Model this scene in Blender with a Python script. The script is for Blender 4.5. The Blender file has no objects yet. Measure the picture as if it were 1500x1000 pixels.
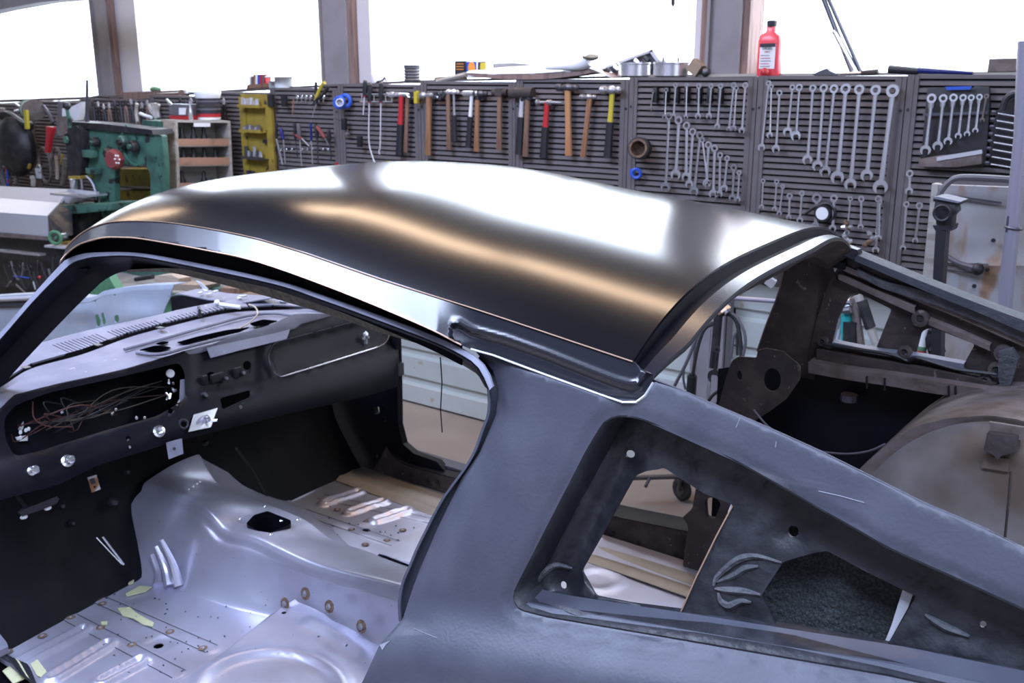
import bpy, bmesh, math, random
from mathutils import Vector, Matrix
from mathutils.geometry import delaunay_2d_cdt
from mathutils import noise as mnoise
random.seed(7)
R = math.radians
SC = bpy.context.scene
COL = SC.collection

# ---------------------------------------------------------------- camera
FPX, HOR, YAW, CZ = 1450.0, 390.0, R(53.1), 1.95
PITCH = math.atan(HOR / FPX)
FH = Vector((-math.cos(YAW), math.sin(YAW), 0))
RT = Vector((math.sin(YAW), math.cos(YAW), 0))
UPZ = Vector((0, 0, 1))
FW = FH * math.cos(PITCH) - UPZ * math.sin(PITCH)
UP = FH * math.sin(PITCH) + UPZ * math.cos(PITCH)
EYE = Vector((0, 0, CZ))
cam_data = bpy.data.cameras.new('camera')
cam = bpy.data.objects.new('camera', cam_data)
COL.objects.link(cam)
cam_data.sensor_width = 36.0
cam_data.lens = 36.0 * FPX / 1500.0
cam_data.clip_start = 0.05
cam_data.dof.use_dof = True
cam_data.dof.focus_distance = 1.75
cam_data.dof.aperture_fstop = 9.0
mw = Matrix((RT, UP, -FW)).transposed().to_4x4()
mw.translation = EYE
cam.matrix_world = mw
SC.camera = cam

# ---------------------------------------------------------------- view, world, lights
vs = SC.view_settings
vs.view_transform = 'Standard'
vs.look = 'None'
vs.gamma = 1.0
vs.use_curve_mapping = False
vs.exposure = 0.0
SC.display_settings.display_device = 'sRGB'
SC.cycles.use_denoising = True
SC.cycles.max_bounces = 8
SC.cycles.diffuse_bounces = 4
SC.cycles.glossy_bounces = 4
SC.cycles.transparent_max_bounces = 8
SC.cycles.sample_clamp_indirect = 6.0
world = bpy.data.worlds.new('world')
SC.world = world
world.use_nodes = True
bg = world.node_tree.nodes['Background']
bg.inputs[0].default_value = (0.84, 0.91, 1.0, 1)
bg.inputs[1].default_value = 5.5


def area_light(name, loc, rot, sx, sy, power, color):
    l = bpy.data.lights.new(name, 'AREA')
    l.shape = 'RECTANGLE'
    l.size, l.size_y = sx, sy
    l.energy, l.color = power, color
    o = bpy.data.objects.new(name, l)
    o.location, o.rotation_euler = loc, rot
    COL.objects.link(o)
    return o


# assumed daylight from behind the camera; the near wall has no opening
area_light('assumed_bay_light', (-1.5, -4.9, 2.9), (R(90), 0, 0), 7.0, 2.0, 50, (0.68, 0.75, 1.0))
area_light('added_side_light', (4.9, 0.5, 2.6), (R(90), 0, R(90)), 4.0, 2.2, 70, (0.80, 0.87, 1.0))  # added light in front of the solid right wall
area_light('assumed_overhead_front', (-3.6, .8, 4.08), (0, 0, 0), 2.1, 1.7, 310, (0.60, 0.70, 1.0))  # assumed overhead light under the solid ceiling, placed to brighten the roof side strip
area_light('added_fill_near', (0.4, -0.25, 4.08), (0, 0, 0), 3.6, 1.2, 270, (0.62, 0.72, 1.0))  # added fill under the solid ceiling, placed to light quarter panel and floor
# daylight falling in through the long window row over the tool wall
area_light('window_daylight', (-3.2, 4.3, 2.45), (R(-90), 0, 0), 9.5, 0.9, 110, (0.86, 0.92, 1.0))


# ---------------------------------------------------------------- points from picture rays and real planes
def ray(x, y):
    return FW * FPX + RT * (x - 750) + UP * (500 - y)


def plane(n, p):
    n, p = Vector(n), Vector(p)
    c = (p - EYE).dot(n)

    def f(x, y, off=0.0):
        d = ray(x, y)
        return EYE + d * ((c + off) / d.dot(n))
    return f


def PY(Y): return plane((0, 1, 0), (0, Y, 0))
def PX(X): return plane((1, 0, 0), (X, 0, 0))
def PZ(Z): return plane((0, 0, 1), (0, 0, Z))


NS = plane((0, 1, -.3), (0, 1.34, 1.5))      # near body side with its tumblehome
FS = plane((0, 1, .3), (0, 2.66, 1.5))       # far body side


# ---------------------------------------------------------------- object helpers
def link(o, parent=None):
    COL.objects.link(o)
    if parent is not None:
        o.parent = parent
    return o


def wloc(o):
    v = Vector((0, 0, 0))
    while o is not None:
        v += o.location
        o = o.parent
    return v


def tag(o, label=None, cat=None, group=None, kind=None):
    if label: o['label'] = label
    if cat: o['category'] = cat
    if group: o['group'] = group
    if kind: o['kind'] = kind
    return o


def thing(name, loc, label, cat, group=None):
    o = bpy.data.objects.new(name, None)
    o.empty_display_size = 0.05
    o.location = loc
    link(o)
    return tag(o, label, cat, group)


class MB:
    """collects simple solids into one mesh"""
    def __init__(self):
        self.v, self.f = [], []

    def add(self, vs_, fs_):
        b = len(self.v)
        self.v += [Vector(v) for v in vs_]
        self.f += [tuple(i + b for i in f) for f in fs_]
        return self

    def box(self, c, s, rot=None, taper=1.0):
        c = Vector(c)
        vs_ = []
        for z in (-.5, .5):
            t = taper if z > 0 else 1.0
            for x, y in ((-.5, -.5), (.5, -.5), (.5, .5), (-.5, .5)):
                p = Vector((x * s[0] * t, y * s[1] * t, z * s[2]))
                if rot is not None: p = rot @ p
                vs_.append(c + p)
        return self.add(vs_, [(3, 2, 1, 0), (4, 5, 6, 7), (0, 1, 5, 4), (1, 2, 6, 5), (2, 3, 7, 6), (3, 0, 4, 7)])

    def bbox(self, a, b):
        a, b = Vector(a), Vector(b)
        return self.box((a + b) / 2, [abs(b[i] - a[i]) for i in range(3)])

    def ring_frame(self, d):
        d = d.normalized()
        u = d.cross(UPZ) if abs(d.z) < .95 else d.cross(Vector((1, 0, 0)))
        u.normalize()
        return u, d.cross(u)

    def rod(self, p0, p1, r0, r1=None, n=10, caps=True):
        p0, p1 = Vector(p0), Vector(p1)
        r1 = r0 if r1 is None else r1
        u, w = self.ring_frame(p1 - p0)
        vs_ = []
        for p, r in ((p0, r0), (p1, r1)):
            for k in range(n):
                a = 2 * math.pi * k / n
                vs_.append(p + (u * math.cos(a) + w * math.sin(a)) * r)
        fs_ = [(k, (k + 1) % n, n + (k + 1) % n, n + k) for k in range(n)]
        if caps: fs_ += [tuple(range(n))[::-1], tuple(range(n, 2 * n))]
        return self.add(vs_, fs_)

    def tube(self, pts, r, n=6, caps=True):
        pts = [Vector(p) for p in pts]
        vs_, fs_ = [], []
        u = None
        for i, p in enumerate(pts):
            d = (pts[min(i + 1, len(pts) - 1)] - pts[max(i - 1, 0)])
            if d.length < 1e-9: d = Vector((0, 0, 1))
            d.normalize()
            if u is None:
                u, w = self.ring_frame(d)
            else:
                u = (u - d * u.dot(d))
                if u.length < 1e-6: u, w = self.ring_frame(d)
                u.normalize()
                w = d.cross(u)
            rr = r[i] if isinstance(r, (list, tuple)) else r
            for k in range(n):
                a = 2 * math.pi * k / n
                vs_.append(p + (u * math.cos(a) + w * math.sin(a)) * rr)
        for i in range(len(pts) - 1):
            for k in range(n):
                a, b = i * n + k, i * n + (k + 1) % n
                fs_.append((a, b, b + n, a + n))
        if caps:
            fs_.append(tuple(range(n))[::-1])
            fs_.append(tuple(range((len(pts) - 1) * n, len(pts) * n)))
        return self.add(vs_, fs_)

    def lathe(self, prof, org, ax=(0, 0, 1), n=16):
        """prof: list of (radius, height) along ax"""
        org, ax = Vector(org), Vector(ax).normalized()
        u, w = self.ring_frame(ax)
        vs_, fs_ = [], []
        for r, h in prof:
            for k in range(n):
                a = 2 * math.pi * k / n
                vs_.append(org + ax * h + (u * math.cos(a) + w * math.sin(a)) * max(r, 1e-5))
        for i in range(len(prof) - 1):
            for k in range(n):
                a, b = i * n + k, i * n + (k + 1) % n
                fs_.append((a, b, b + n, a + n))
        fs_.append(tuple(range(n))[::-1])
        fs_.append(tuple(range((len(prof) - 1) * n, len(prof) * n)))
        return self.add(vs_, fs_)

    def prism(self, poly, org, u, v, d):
        """poly: 2-D outline in (u, v) at org, swept along the vector d"""
        org, u, v, d = Vector(org), Vector(u), Vector(v), Vector(d)
        n = len(poly)
        vs_ = [org + u * a + v * b for a, b in poly] + [org + u * a + v * b + d for a, b in poly]
        fs_ = [tuple(range(n)), tuple(range(n, 2 * n))[::-1]]
        fs_ += [(k, k + n, (k + 1) % n + n, (k + 1) % n) for k in range(n)]
        return self.add(vs_, fs_)

    def slab(self, pts, d):
        """closed outline of world points swept along d"""
        n = len(pts)
        d = Vector(d)
        pts = [Vector(p) for p in pts]
        fs_ = [tuple(range(n)), tuple(range(n, 2 * n))[::-1]]
        fs_ += [(k, k + n, (k + 1) % n + n, (k + 1) % n) for k in range(n)]
        return self.add(pts + [p + d for p in pts], fs_)

    def ball(self, c, r, n=10, sc=(1, 1, 1)):
        m = n // 2
        vs_, fs_ = [], []
        c = Vector(c)
        for i in range(1, m):
            t = math.pi * i / m
            for k in range(n):
                a = 2 * math.pi * k / n
                vs_.append(c + Vector((math.sin(t) * math.cos(a) * r * sc[0], math.sin(t) * math.sin(a) * r * sc[1], math.cos(t) * r * sc[2])))
        for i in range(m - 2):
            for k in range(n):
                a, b = i * n + k, i * n + (k + 1) % n
                fs_.append((b, a, a + n, b + n))
        t0 = len(vs_)
        vs_ += [c + Vector((0, 0, r * sc[2])), c - Vector((0, 0, r * sc[2]))]
        for k in range(n):
            fs_.append((t0, k, (k + 1) % n))
            q = (m - 2) * n
            fs_.append((t0 + 1, q + (k + 1) % n, q + k))
        return self.add(vs_, fs_)

    def torus(self, c, ax, R0, r, n=18, m=6, arc=2 * math.pi, a0=0.0):
        c, ax = Vector(c), Vector(ax).normalized()
        u, w = self.ring_frame(ax)
        full = arc > 6.28
        pts = [c + (u * math.cos(a0 + arc * k / n) + w * math.sin(a0 + arc * k / n)) * R0 for k in range(n + (0 if full else 1))]
        if full:
            pts += [pts[0], pts[1]]
            return self.tube(pts, r, m, caps=False)
        return self.tube(pts, r, m)

    def build(self, name, mat_, parent=None, label=None, smooth=35, bevel=0.0, recalc=True):
        o0 = wloc(parent) if parent is not None else Vector((0, 0, 0))
        me = bpy.data.meshes.new(name)
        loc = Vector((0, 0, 0))
        me.from_pydata([tuple(v - o0) for v in self.v], [], self.f)
        if recalc:
            bm = bmesh.new()
            bm.from_mesh(me)
            bmesh.ops.recalc_face_normals(bm, faces=bm.faces)
            if bevel > 0:
                es = [e for e in bm.edges if len(e.link_faces) == 2 and e.calc_face_angle(0) > .6]
                bmesh.ops.bevel(bm, geom=es, offset=bevel, segments=2, affect='EDGES', profile=.6)
            bm.to_mesh(me)
            bm.free()
        for p in me.polygons: p.use_smooth = True
        me.set_sharp_from_angle(angle=R(smooth))
        if mat_ is not None: me.materials.append(mat_)
        o = bpy.data.objects.new(name, me)
        link(o, parent)
        if label: o['label'] = label
        return o


def settle(o):
    """move the origin of a one-mesh thing to the bottom middle of its mesh"""
    vs_ = o.data.vertices
    lo = Vector([min(v.co[i] for v in vs_) for i in range(3)])
    hi = Vector([max(v.co[i] for v in vs_) for i in range(3)])
    c = Vector(((lo.x + hi.x) / 2, (lo.y + hi.y) / 2, lo.z))
    o.data.transform(Matrix.Translation(-c))
    o.location = o.location + c
    return o


def solo(mb, name, mat_, label, cat, group=None, **k):
    return tag(settle(mb.build(name, mat_, None, **k)), label, cat, group)


def cr(pts, n, closed=False):
    """Catmull-Rom resampling, n points per span"""
    out = []
    m = len(pts)
    P = [Vector(p) for p in pts]
    for i in range(m if closed else m - 1):
        if closed:
            a, b, c, d = P[i - 1], P[i], P[(i + 1) % m], P[(i + 2) % m]
        else:
            b, c = P[i], P[i + 1]
            a = P[i - 1] if i else b * 2 - c
            d = P[i + 2] if i + 2 < m else c * 2 - b
        for k in range(n):
            t = k / n
            out.append(((b * 2) + (c - a) * t + (a * 2 - b * 5 + c * 4 - d) * t * t + (b * 3 - a - c * 3 + d) * t ** 3) * .5)
    if not closed: out.append(P[-1].copy())
    return out


def resample(pts, n):
    P = [Vector(p) for p in pts]
    L = [0]
    for a, b in zip(P, P[1:]): L.append(L[-1] + (b - a).length)
    out = []
    j = 0
    for k in range(n):
        s = L[-1] * k / (n - 1)
        while j < len(P) - 2 and L[j + 1] < s: j += 1
        t = (s - L[j]) / max(1e-9, L[j + 1] - L[j])
        out.append(P[j].lerp(P[j + 1], min(1, max(0, t))))
    return out


def loft_mb(curves, nu=40, nv=1, thick=None, smooth_u=True, smooth_v=False, mb=None):
    """surface through curves (lists of world points); thick: world vector for a real sheet thickness"""
    C2 = [resample(cr(c, 8) if smooth_u and len(c) > 2 else c, nu) for c in curves]
    if smooth_v:
        cols = [cr([c[i] for c in C2], nv) for i in range(nu)]
    else:
        cols = []
        for i in range(nu):
            col_ = []
            for a, b in zip(C2, C2[1:]):
                col_ += [a[i].lerp(b[i], k / nv) for k in range(nv)]
            col_.append(C2[-1][i])
            cols.append(col_)
    m = len(cols[0])
    mb = mb or MB()
    vs_ = [p for c in cols for p in c]
    fs_ = [(i * m + j, (i + 1) * m + j, (i + 1) * m + j + 1, i * m + j + 1) for i in range(nu - 1) for j in range(m - 1)]
    if thick is None:
        return mb.add(vs_, fs_)
    N = len(vs_)
    t = Vector(thick)
    fs2 = [tuple(i + N for i in f[::-1]) for f in fs_]
    rim = [i * m for i in range(nu)] + [(nu - 1) * m + j for j in range(1, m)] + [i * m + m - 1 for i in range(nu - 2, -1, -1)] + [j for j in range(m - 2, 0, -1)]
    fs3 = [(rim[k], rim[(k + 1) % len(rim)], rim[(k + 1) % len(rim)] + N, rim[k] + N) for k in range(len(rim))]
    return mb.add(vs_ + [v + t for v in vs_], fs_ + fs2 + fs3)


def inside(p, poly):
    x, y = p
    c = False
    n = len(poly)
    for i in range(n):
        x1, y1 = poly[i]
        x2, y2 = poly[i - 1]
        if (y1 > y) != (y2 > y) and x < (x2 - x1) * (y - y1) / (y2 - y1) + x1: c = not c
    return c


def dist_poly(p, line):
    best = 1e9
    for (x1, y1), (x2, y2) in zip(line, line[1:]):
        dx, dy = x2 - x1, y2 - y1
        t = max(0, min(1, ((p[0] - x1) * dx + (p[1] - y1) * dy) / max(1e-9, dx * dx + dy * dy)))
        best = min(best, math.hypot(p[0] - x1 - dx * t, p[1] - y1 - dy * t))
    return best


def rnd(pts, r=10, n=4):
    """round the corners of a closed 2-D outline; a point (x, y, r2) has its own radius"""
    out = []
    m = len(pts)
    for i in range(m):
        p = pts[i]
        rr = p[2] if len(p) > 2 else r
        P = Vector(p[:2])
        A, B = Vector(pts[i - 1][:2]), Vector(pts[(i + 1) % m][:2])
        la, lb = (A - P).length, (B - P).length
        q = min(rr, la * .45, lb * .45)
        if q < .6:
            out.append(tuple(P))
            continue
        a, b = P + (A - P) / la * q, P + (B - P) / lb * q
        for k in range(n + 1):
            t = k / n
            s = a * (1 - t) ** 2 + P * 2 * t * (1 - t) + b * t * t
            out.append((s.x, s.y))
    return out


def circ(cx, cy, rx, ry=None, n=14):
    ry = ry or rx
    return [(cx + rx * math.cos(2 * math.pi * k / n), cy + ry * math.sin(2 * math.pi * k / n)) for k in range(n)]


def sheet_mb(outline, holes, proj, thick, step=None, relief=None, mb=None):
    """a metal sheet with holes: outline and holes are traced, then set on the real surface proj; relief(x, y) pushes it off that surface"""
    pts, edges = [], []
    loops = [outline] + list(holes)
    for lp in loops:
        b = len(pts)
        pts += [Vector((float(p[0]), float(p[1]))) for p in lp]
        edges += [(b + i, b + (i + 1) % len(lp)) for i in range(len(lp))]
    if step:
        xs = [p[0] for p in outline]
        ys = [p[1] for p in outline]
        y = min(ys) + step / 2
        row = 0
        while y < max(ys):
            x = min(xs) + (step / 2 if row % 2 else 0)
            while x < max(xs):
                if inside((x, y), outline) and not any(inside((x, y), h) for h in holes):
                    if min(dist_poly((x, y), list(lp) + [lp[0]]) for lp in loops) > step * .35:
                        pts.append(Vector((x, y)))
                x += step
            y += step
            row += 1
    vo, eo, fo = delaunay_2d_cdt(pts, edges, [], 0, 1e-4)[:3]
    tris = []
    for f in fo:
        c = sum((vo[i] for i in f), Vector((0, 0))) / len(f)
        if inside(c, outline) and not any(inside(c, h) for h in holes): tris.append(tuple(f))
    W = [proj(v.x, v.y, relief(v.x, v.y)) if relief else proj(v.x, v.y) for v in vo]
    used = sorted({i for f in tris for i in f})
    mp = {i: k for k, i in enumerate(used)}
    W = [W[i] for i in used]
    tris = [tuple(mp[i] for i in f) for f in tris]
    mb = mb or MB()
    N = len(W)
    cnt = {}
    for f in tris:
        for a, b in zip(f, f[1:] + f[:1]):
            cnt[(a, b)] = cnt.get((a, b), 0) + 1
    rim = [(a, b) for (a, b) in cnt if (b, a) not in cnt]
    t = Vector(thick)
    return mb.add(W + [w + t for w in W], tris + [tuple(i + N for i in f[::-1]) for f in tris] + [(a, b, b + N, a + N) for a, b in rim])


# ---------------------------------------------------------------- materials
def mat(name, col, rough=.5, metal=0.0, var=None, bump=None, coat=0.0, rvar=0.0, spec=.5, emit=None, streak=None, spots=None, grain=None):
    """var=(colour2, scale, low, high); bump=(scale, strength); spots=(colour, scale, threshold); streak=(colour, scale xyz, threshold)"""
    m = bpy.data.materials.new(name)
    m.use_nodes = True
    nt = m.node_tree
    N, L = nt.nodes, nt.links
    b = N['Principled BSDF']
    b.inputs['Base Color'].default_value = (*col, 1)
    b.inputs['Roughness'].default_value = rough
    b.inputs['Metallic'].default_value = metal
    b.inputs['Specular IOR Level'].default_value = spec
    b.inputs['Coat Weight'].default_value = coat
    b.inputs['Coat Roughness'].default_value = .08
    tc = N.new('ShaderNodeTexCoord')
    out = None

    def noise(scale, det=4.0, vec=None):
        n = N.new('ShaderNodeTexNoise')
        n.inputs['Scale'].default_value = scale
        n.inputs['Detail'].default_value = det
        L.new(vec or tc.outputs['Object'], n.inputs['Vector'])
        return n.outputs[0]

    def ramp(src, lo, hi):
        r = N.new('ShaderNodeMapRange')
        r.inputs[1].default_value = lo
        r.inputs[2].default_value = hi
        L.new(src, r.inputs[0])
        return r.outputs[0]

    def mix(fac, a, c2):
        x = N.new('ShaderNodeMix')
        x.data_type = 'RGBA'
        L.new(fac, x.inputs[0])
        if a is None: x.inputs[6].default_value = (*col, 1)
        else: L.new(a, x.inputs[6])
        x.inputs[7].default_value = (*c2, 1)
        return x.outputs[2]
    if var:
        out = mix(ramp(noise(var[1]), var[2], var[3]), out, var[0])
    if streak:
        mp = N.new('ShaderNodeMapping')
        mp.inputs['Scale'].default_value = streak[1]
        L.new(tc.outputs['Object'], mp.inputs['Vector'])
        out = mix(ramp(noise(1.0, 6.0, mp.outputs[0]), streak[2], streak[2] + .12), out, streak[0])
    if spots:
        out = mix(ramp(noise(spots[1], 2.0), spots[2], spots[2] + .04), out, spots[0])
    if out is not None: L.new(out, b.inputs['Base Color'])
    if rvar:
        mr = N.new('ShaderNodeMapRange')
        mr.inputs[3].default_value = max(0.02, rough - rvar)
        mr.inputs[4].default_value = min(1, rough + rvar)
        L.new(noise(6.0, 8.0), mr.inputs[0])
        L.new(mr.outputs[0], b.inputs['Roughness'])
    if bump:
        bp = N.new('ShaderNodeBump')
        bp.inputs['Strength'].default_value = bump[1]
        bp.inputs['Distance'].default_value = .01
        L.new(noise(bump[0], 5.0), bp.inputs['Height'])
        L.new(bp.outputs[0], b.inputs['Normal'])
    if emit:
        b.inputs['Emission Color'].default_value = (*emit[0], 1)
        b.inputs['Emission Strength'].default_value = emit[1]
    return m


M = {
    'lamp_warm': mat('warm_lamp_diffuser', (.8, .8, .8),   .5, emit=((1.0, .70, .46), 17)),
    'lamp_cool': mat('neutral_lamp_diffuser', (.8, .8, .8), .5, emit=((.85, .9, 1.0), 12)),
    'lamp_body': mat('lamp_housing', (.7, .7, .7), .5),
    'ecoat': mat('satin_black_ecoat', (.006, .006, .008), .19, 0, spec=.6),
    'ecoat_side': mat('satin_black_ecoat_side', (.014, .015, .022), .26, 0, spec=.8),
    'primer': mat('matte_black_primer', (.062, .066, .090), .48, 0, var=((.09, .095, .12), 7, .45, .75), bump=(160, .08), rvar=.1, streak=((.11, .115, .13), (3, 8, 40), .66)),
    'primer_shaded': mat('shaded_sealed_primer', (.016, .017, .022), .46, 0, var=((.045, .047, .057), 16, .52, .8), bump=(38, .35), rvar=.12),  # body primer darkened to paint in the shade of the window recess
    'seam': mat('bare_metal_seam', (.75, .78, .85), .35, .6),
    'copper': mat('copper_toned_metal', (.62, .42, .30), .35, .8),
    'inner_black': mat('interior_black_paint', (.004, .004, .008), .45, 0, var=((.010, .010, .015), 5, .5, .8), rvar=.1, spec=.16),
    'firewall': mat('firewall_black', (.004, .004, .006), .6, 0, var=((.012, .010, .010), 6, .5, .8), spec=.15),
    'slot_shade': mat('painted_slot_shade', (.001, .001, .0015), 1.0, spec=0),  # flat black that paints the shade inside the dash slots
    'worn_steel': mat('worn_hammer_steel', (.36, .36, .39), .36, .75, rvar=.1),
    'bright_rod': mat('bright_rod_steel', (.62, .63, .66), .5, .3),
    'lip': mat('pale_lip_grey', (.32, .33, .42), .42, .2, var=((.22, .225, .28), 9, .45, .7)),  # paler grey than the primer beside it
    'gutter_dirt': mat('dirty_gutter_metal', (.085, .078, .062), .8, 0, var=((.17, .145, .11), 60, .4, .7), bump=(120, .6)),
    'silver': mat('weld_through_primer', (.54, .54, .66), .34, .58, var=((.36, .33, .385), 4, .42, .78), rvar=.05, spots=((.10, .09, .09), 70, .74)),
    'silver_dark': mat('heated_weld_primer', (.30, .28, .30), .4, .45, var=((.20, .17, .16), 8, .4, .7), rvar=.08),
    'cowl': mat('grey_cowl_primer', (.15, .15, .20), .6, 0, var=((.22, .22, .27), 6, .45, .75), bump=(120, .1), spots=((.42, .40, .40), 40, .72)),
    'apron': mat('pale_blue_primer', (.25, .285, .35), .5, 0, var=((.33, .36, .42), 5, .4, .7)),
    'tan': mat('tan_primer', (.30, .26, .22), .5, .1, var=((.20, .17, .14), 7, .4, .7)),
    'brown': mat('old_brown_primer', (.048, .038, .038), .72, 0, var=((.085, .064, .06), 14, .45, .7), bump=(60, .3), spec=.3, spots=((.16, .13, .12), 50, .68)),
    'brown_light': mat('rubbed_brown_primer', (.17, .135, .13), .65, 0, var=((.10, .07, .06), 18, .4, .7), bump=(60, .3)),
    'sealer': mat('grey_seam_sealer', (.06, .065, .075), .7, 0, var=((.11, .11, .12), 30, .4, .7), bump=(90, .5)),
    'tub': mat('wheel_tub_steel', (.24, .225, .22), .55, .2, var=((.14, .10, .08), 3.5, .45, .65), rvar=.1),
    'rust': mat('rust_spot', (.20, .12, .07), .8, 0, var=((.09, .06, .05), 90, .4, .6)),
    'weld': mat('weld_nugget', (.30, .29, .31), .45, .6, bump=(300, .4)),
    'filler': mat('yellow_green_filler', (.50, .50, .30), .8, 0, bump=(80, .4)),
    'deadener': mat('black_deadener', (.018, .022, .024), .85, 0, var=((.045, .052, .056), 260, .45, .62), bump=(150, .7), spots=((.35, .35, .33), 60, .80)),
    'chrome': mat('chrome', (.86, .87, .92), .24, .95, rvar=.08),
    'steel': mat('tool_steel', (.66, .66, .70), .24, .72, rvar=.1),
    'dark_steel': mat('dark_steel', (.12, .12, .14), .4, .8, rvar=.1),
    'black': mat('black_plastic', (.014, .014, .018), .5),
    'rubber': mat('black_rubber', (.022, .021, .022), .75),
    'white': mat('white_plastic', (.75, .76, .78), .45),
    'red': mat('red_plastic', (.42, .022, .03), .4),
    'dusty_red': mat('dusty_red_paint', (.20, .04, .04), .6),
    'navy': mat('navy_plastic', (.012, .018, .14), .4),
    'yellow': mat('yellow_plastic', (.48, .40, .04), .45),
    'blue': mat('blue_plastic', (.025, .09, .48), .4),
    'teal': mat('teal_paint', (.02, .30, .30), .45),
    'wood': mat('hammer_handle_wood', (.29, .145, .075), .55, 0, streak=((.20, .09, .04), (30, 30, 3), .5)),
    'wood_dark': mat('old_handle_wood', (.20, .115, .075), .6, 0, streak=((.12, .06, .04), (30, 30, 3), .5)),
    'ply': mat('raw_plywood', (.42, .34, .27), .7, 0, streak=((.30, .22, .16), (4, 4, 60), .5)),
    'ply_edge': mat('plywood_strip', (.33, .185, .12), .7, 0, streak=((.20, .11, .07), (40, 8, 8), .55)),
    'greywood': mat('greyed_painted_wood', (.36, .34, .31), .65, 0, streak=((.26, .24, .21), (6, 6, 40), .5)),
    'panel_grey': mat('louver_panel_steel', (.14, .123, .128), .6, .0, var=((.115, .10, .10), 9, .4, .7), spec=.3),
    'post_grey': mat('steel_column_paint', (.23, .22, .24), .6, 0, var=((.19, .18, .19), 6, .4, .7)),
    'frame_wood': mat('brown_timber', (.22, .15, .13), .7, 0, streak=((.14, .09, .08), (30, 30, 3), .5)),
    'frame_white': mat('pale_window_frame', (.52, .51, .54), .55),
    'siding': mat('pale_steel_siding', (.50, .53, .51), .45, .1, var=((.42, .43, .40), 2.2, .4, .7), spots=((.40, .33, .24), 9, .68)),
    'concrete': mat('concrete_floor', (.31, .26, .215), .75, 0, var=((.23, .19, .16), 1.7, .35, .7), bump=(40, .2), spots=((.16, .13, .11), 5, .66)),
    'ceiling': mat('ceiling_boards', (.03, .03, .036), .8),
    'header_wall': mat('dark_header_boards', (.05, .05, .055), .8),
    'rail_grey': mat('scuffed_rail_paint', (.06, .065, .08), .62, 0, var=((.10, .10, .11), 20, .5, .75), spec=.25, bump=(90, .3)),
    'wall_dark': mat('interior_wall_paint', (.20, .20, .21), .8),
    'green': mat('machine_green', (.055, .145, .105), .5, 0, var=((.03, .065, .055), 9, .45, .7), rvar=.1, spots=((.015, .02, .02), 14, .62)),
    'green_light': mat('bench_green', (.09, .22, .12), .6, 0, var=((.05, .16, .08), 12, .45, .7)),
    'cast': mat('oily_cast_iron', (.018, .018, .022), .5, .2, var=((.045, .042, .042), 20, .45, .7), rvar=.1),
    'cream': mat('worn_cream_paint', (.50, .49, .50), .55, 0, var=((.40, .38, .38), 5, .4, .7), spots=((.23, .10, .04), 10, .60)),
    'rusty_cream': mat('rusty_cream_paint', (.31, .31, .325), .6, 0, var=((.25, .225, .205), 4, .4, .7), streak=((.25, .15, .09), (10, 10, 3.0), .49)),
    'pale_metal': mat('pale_sheet_metal', (.48, .49, .54), .45, .2, var=((.50, .50, .53), 6, .4, .7)),
    'yellow_old': mat('grubby_yellow_paint', (.31, .225, .03), .6, 0, var=((.22, .15, .03), 12, .42, .7), spots=((.03, .03, .03), 20, .64)),
    'paper': mat('white_paper', (.70, .70, .72), .8),
    'cardboard': mat('cardboard', (.27, .205, .15), .85),
    'hose': mat('air_hose', (.11, .105, .12), .5),
    'lavender_pipe': mat('grey_pipe', (.30, .29, .36), .4, .4),
    'red_liquid': mat('translucent_red_bottle', (.72, .07, .09), .3, 0, spec=.5),
    'wood_gold': mat('hickory_wood', (.42, .21, .09), .5, 0, streak=((.34, .15, .06), (30, 30, 3), .5)),
    'print_dark': mat('dark_label_print', (.02, .02, .03), .5),
    'print_orange': mat('orange_print', (.75, .28, .04), .5),
    'purple_wire': mat('red_wire', (.07, .022, .018), .5),
    'scratch': mat('pale_scratch', (.24, .25, .29), .6),
    'cream_wire': mat('cream_wire', (.40, .33, .26), .5),
    'dusty_wire': mat('dusty_wire', (.07, .055, .045), .6),
    'snow': mat('snowy_yard', (.8, .82, .85), .9),
}

# ================================================================ the room
def struct(name, mb, m, **k):
    o = settle(mb.build(name, m, None, **k))
    o['kind'] = 'structure'
    return o


WY = 4.25      # inner face of the tool wall
PGY = 4.05     # face of the louvred panels
struct('floor', MB().bbox((-12, -5, -.1), (5, WY + .1, 0)), M['concrete'])
struct('ceiling', MB().bbox((-12, -5, 4.1), (5, WY + .1, 4.2)), M['ceiling'])
struct('wall_left', MB().bbox((-12.1, -5, 0), (-12, WY, 4.1)), M['wall_dark'])
struct('wall_right', MB().bbox((5, -5, 0), (5.1, WY, 4.1)), M['wall_dark'])
struct('wall_near', MB().bbox((-12, -5.1, 0), (5, -5, 4.1)), M['wall_dark'])
# far wall: ribbed siding below the sill, a header above, windows between
SILL, HEAD = 1.70, 3.02
prof = [(WY + .05, 0)]
z = 0.0
while z < SILL - .01:
    for dy, dz in ((0, .015), (0, .12), (.022, .135), (.022, .165), (0, .18)):
        if z + dz < SILL: prof.append((WY + dy, z + dz))
    z += .18
prof += [(WY, SILL), (WY + .05, SILL)]
wall = MB()
n = len(prof)
wall.add([(-12, a, b) for a, b in prof] + [(5, a, b) for a, b in prof],
         [(k, k + 1, n + k + 1, n + k) for k in range(n - 1)])
struct('wall_far', wall, M['siding'], smooth=20)
struct('wall_header', MB().bbox((-12, WY, HEAD), (5, WY + .12, 4.1)), M['header_wall'])
struct('trim_1', MB().bbox((-12, WY - .06, HEAD), (5, WY, HEAD + .12)), M['frame_wood'])
struct('ground', MB().bbox((-60, WY + .2, -.4), (40, 60, -.3)), M['snow'])

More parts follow.
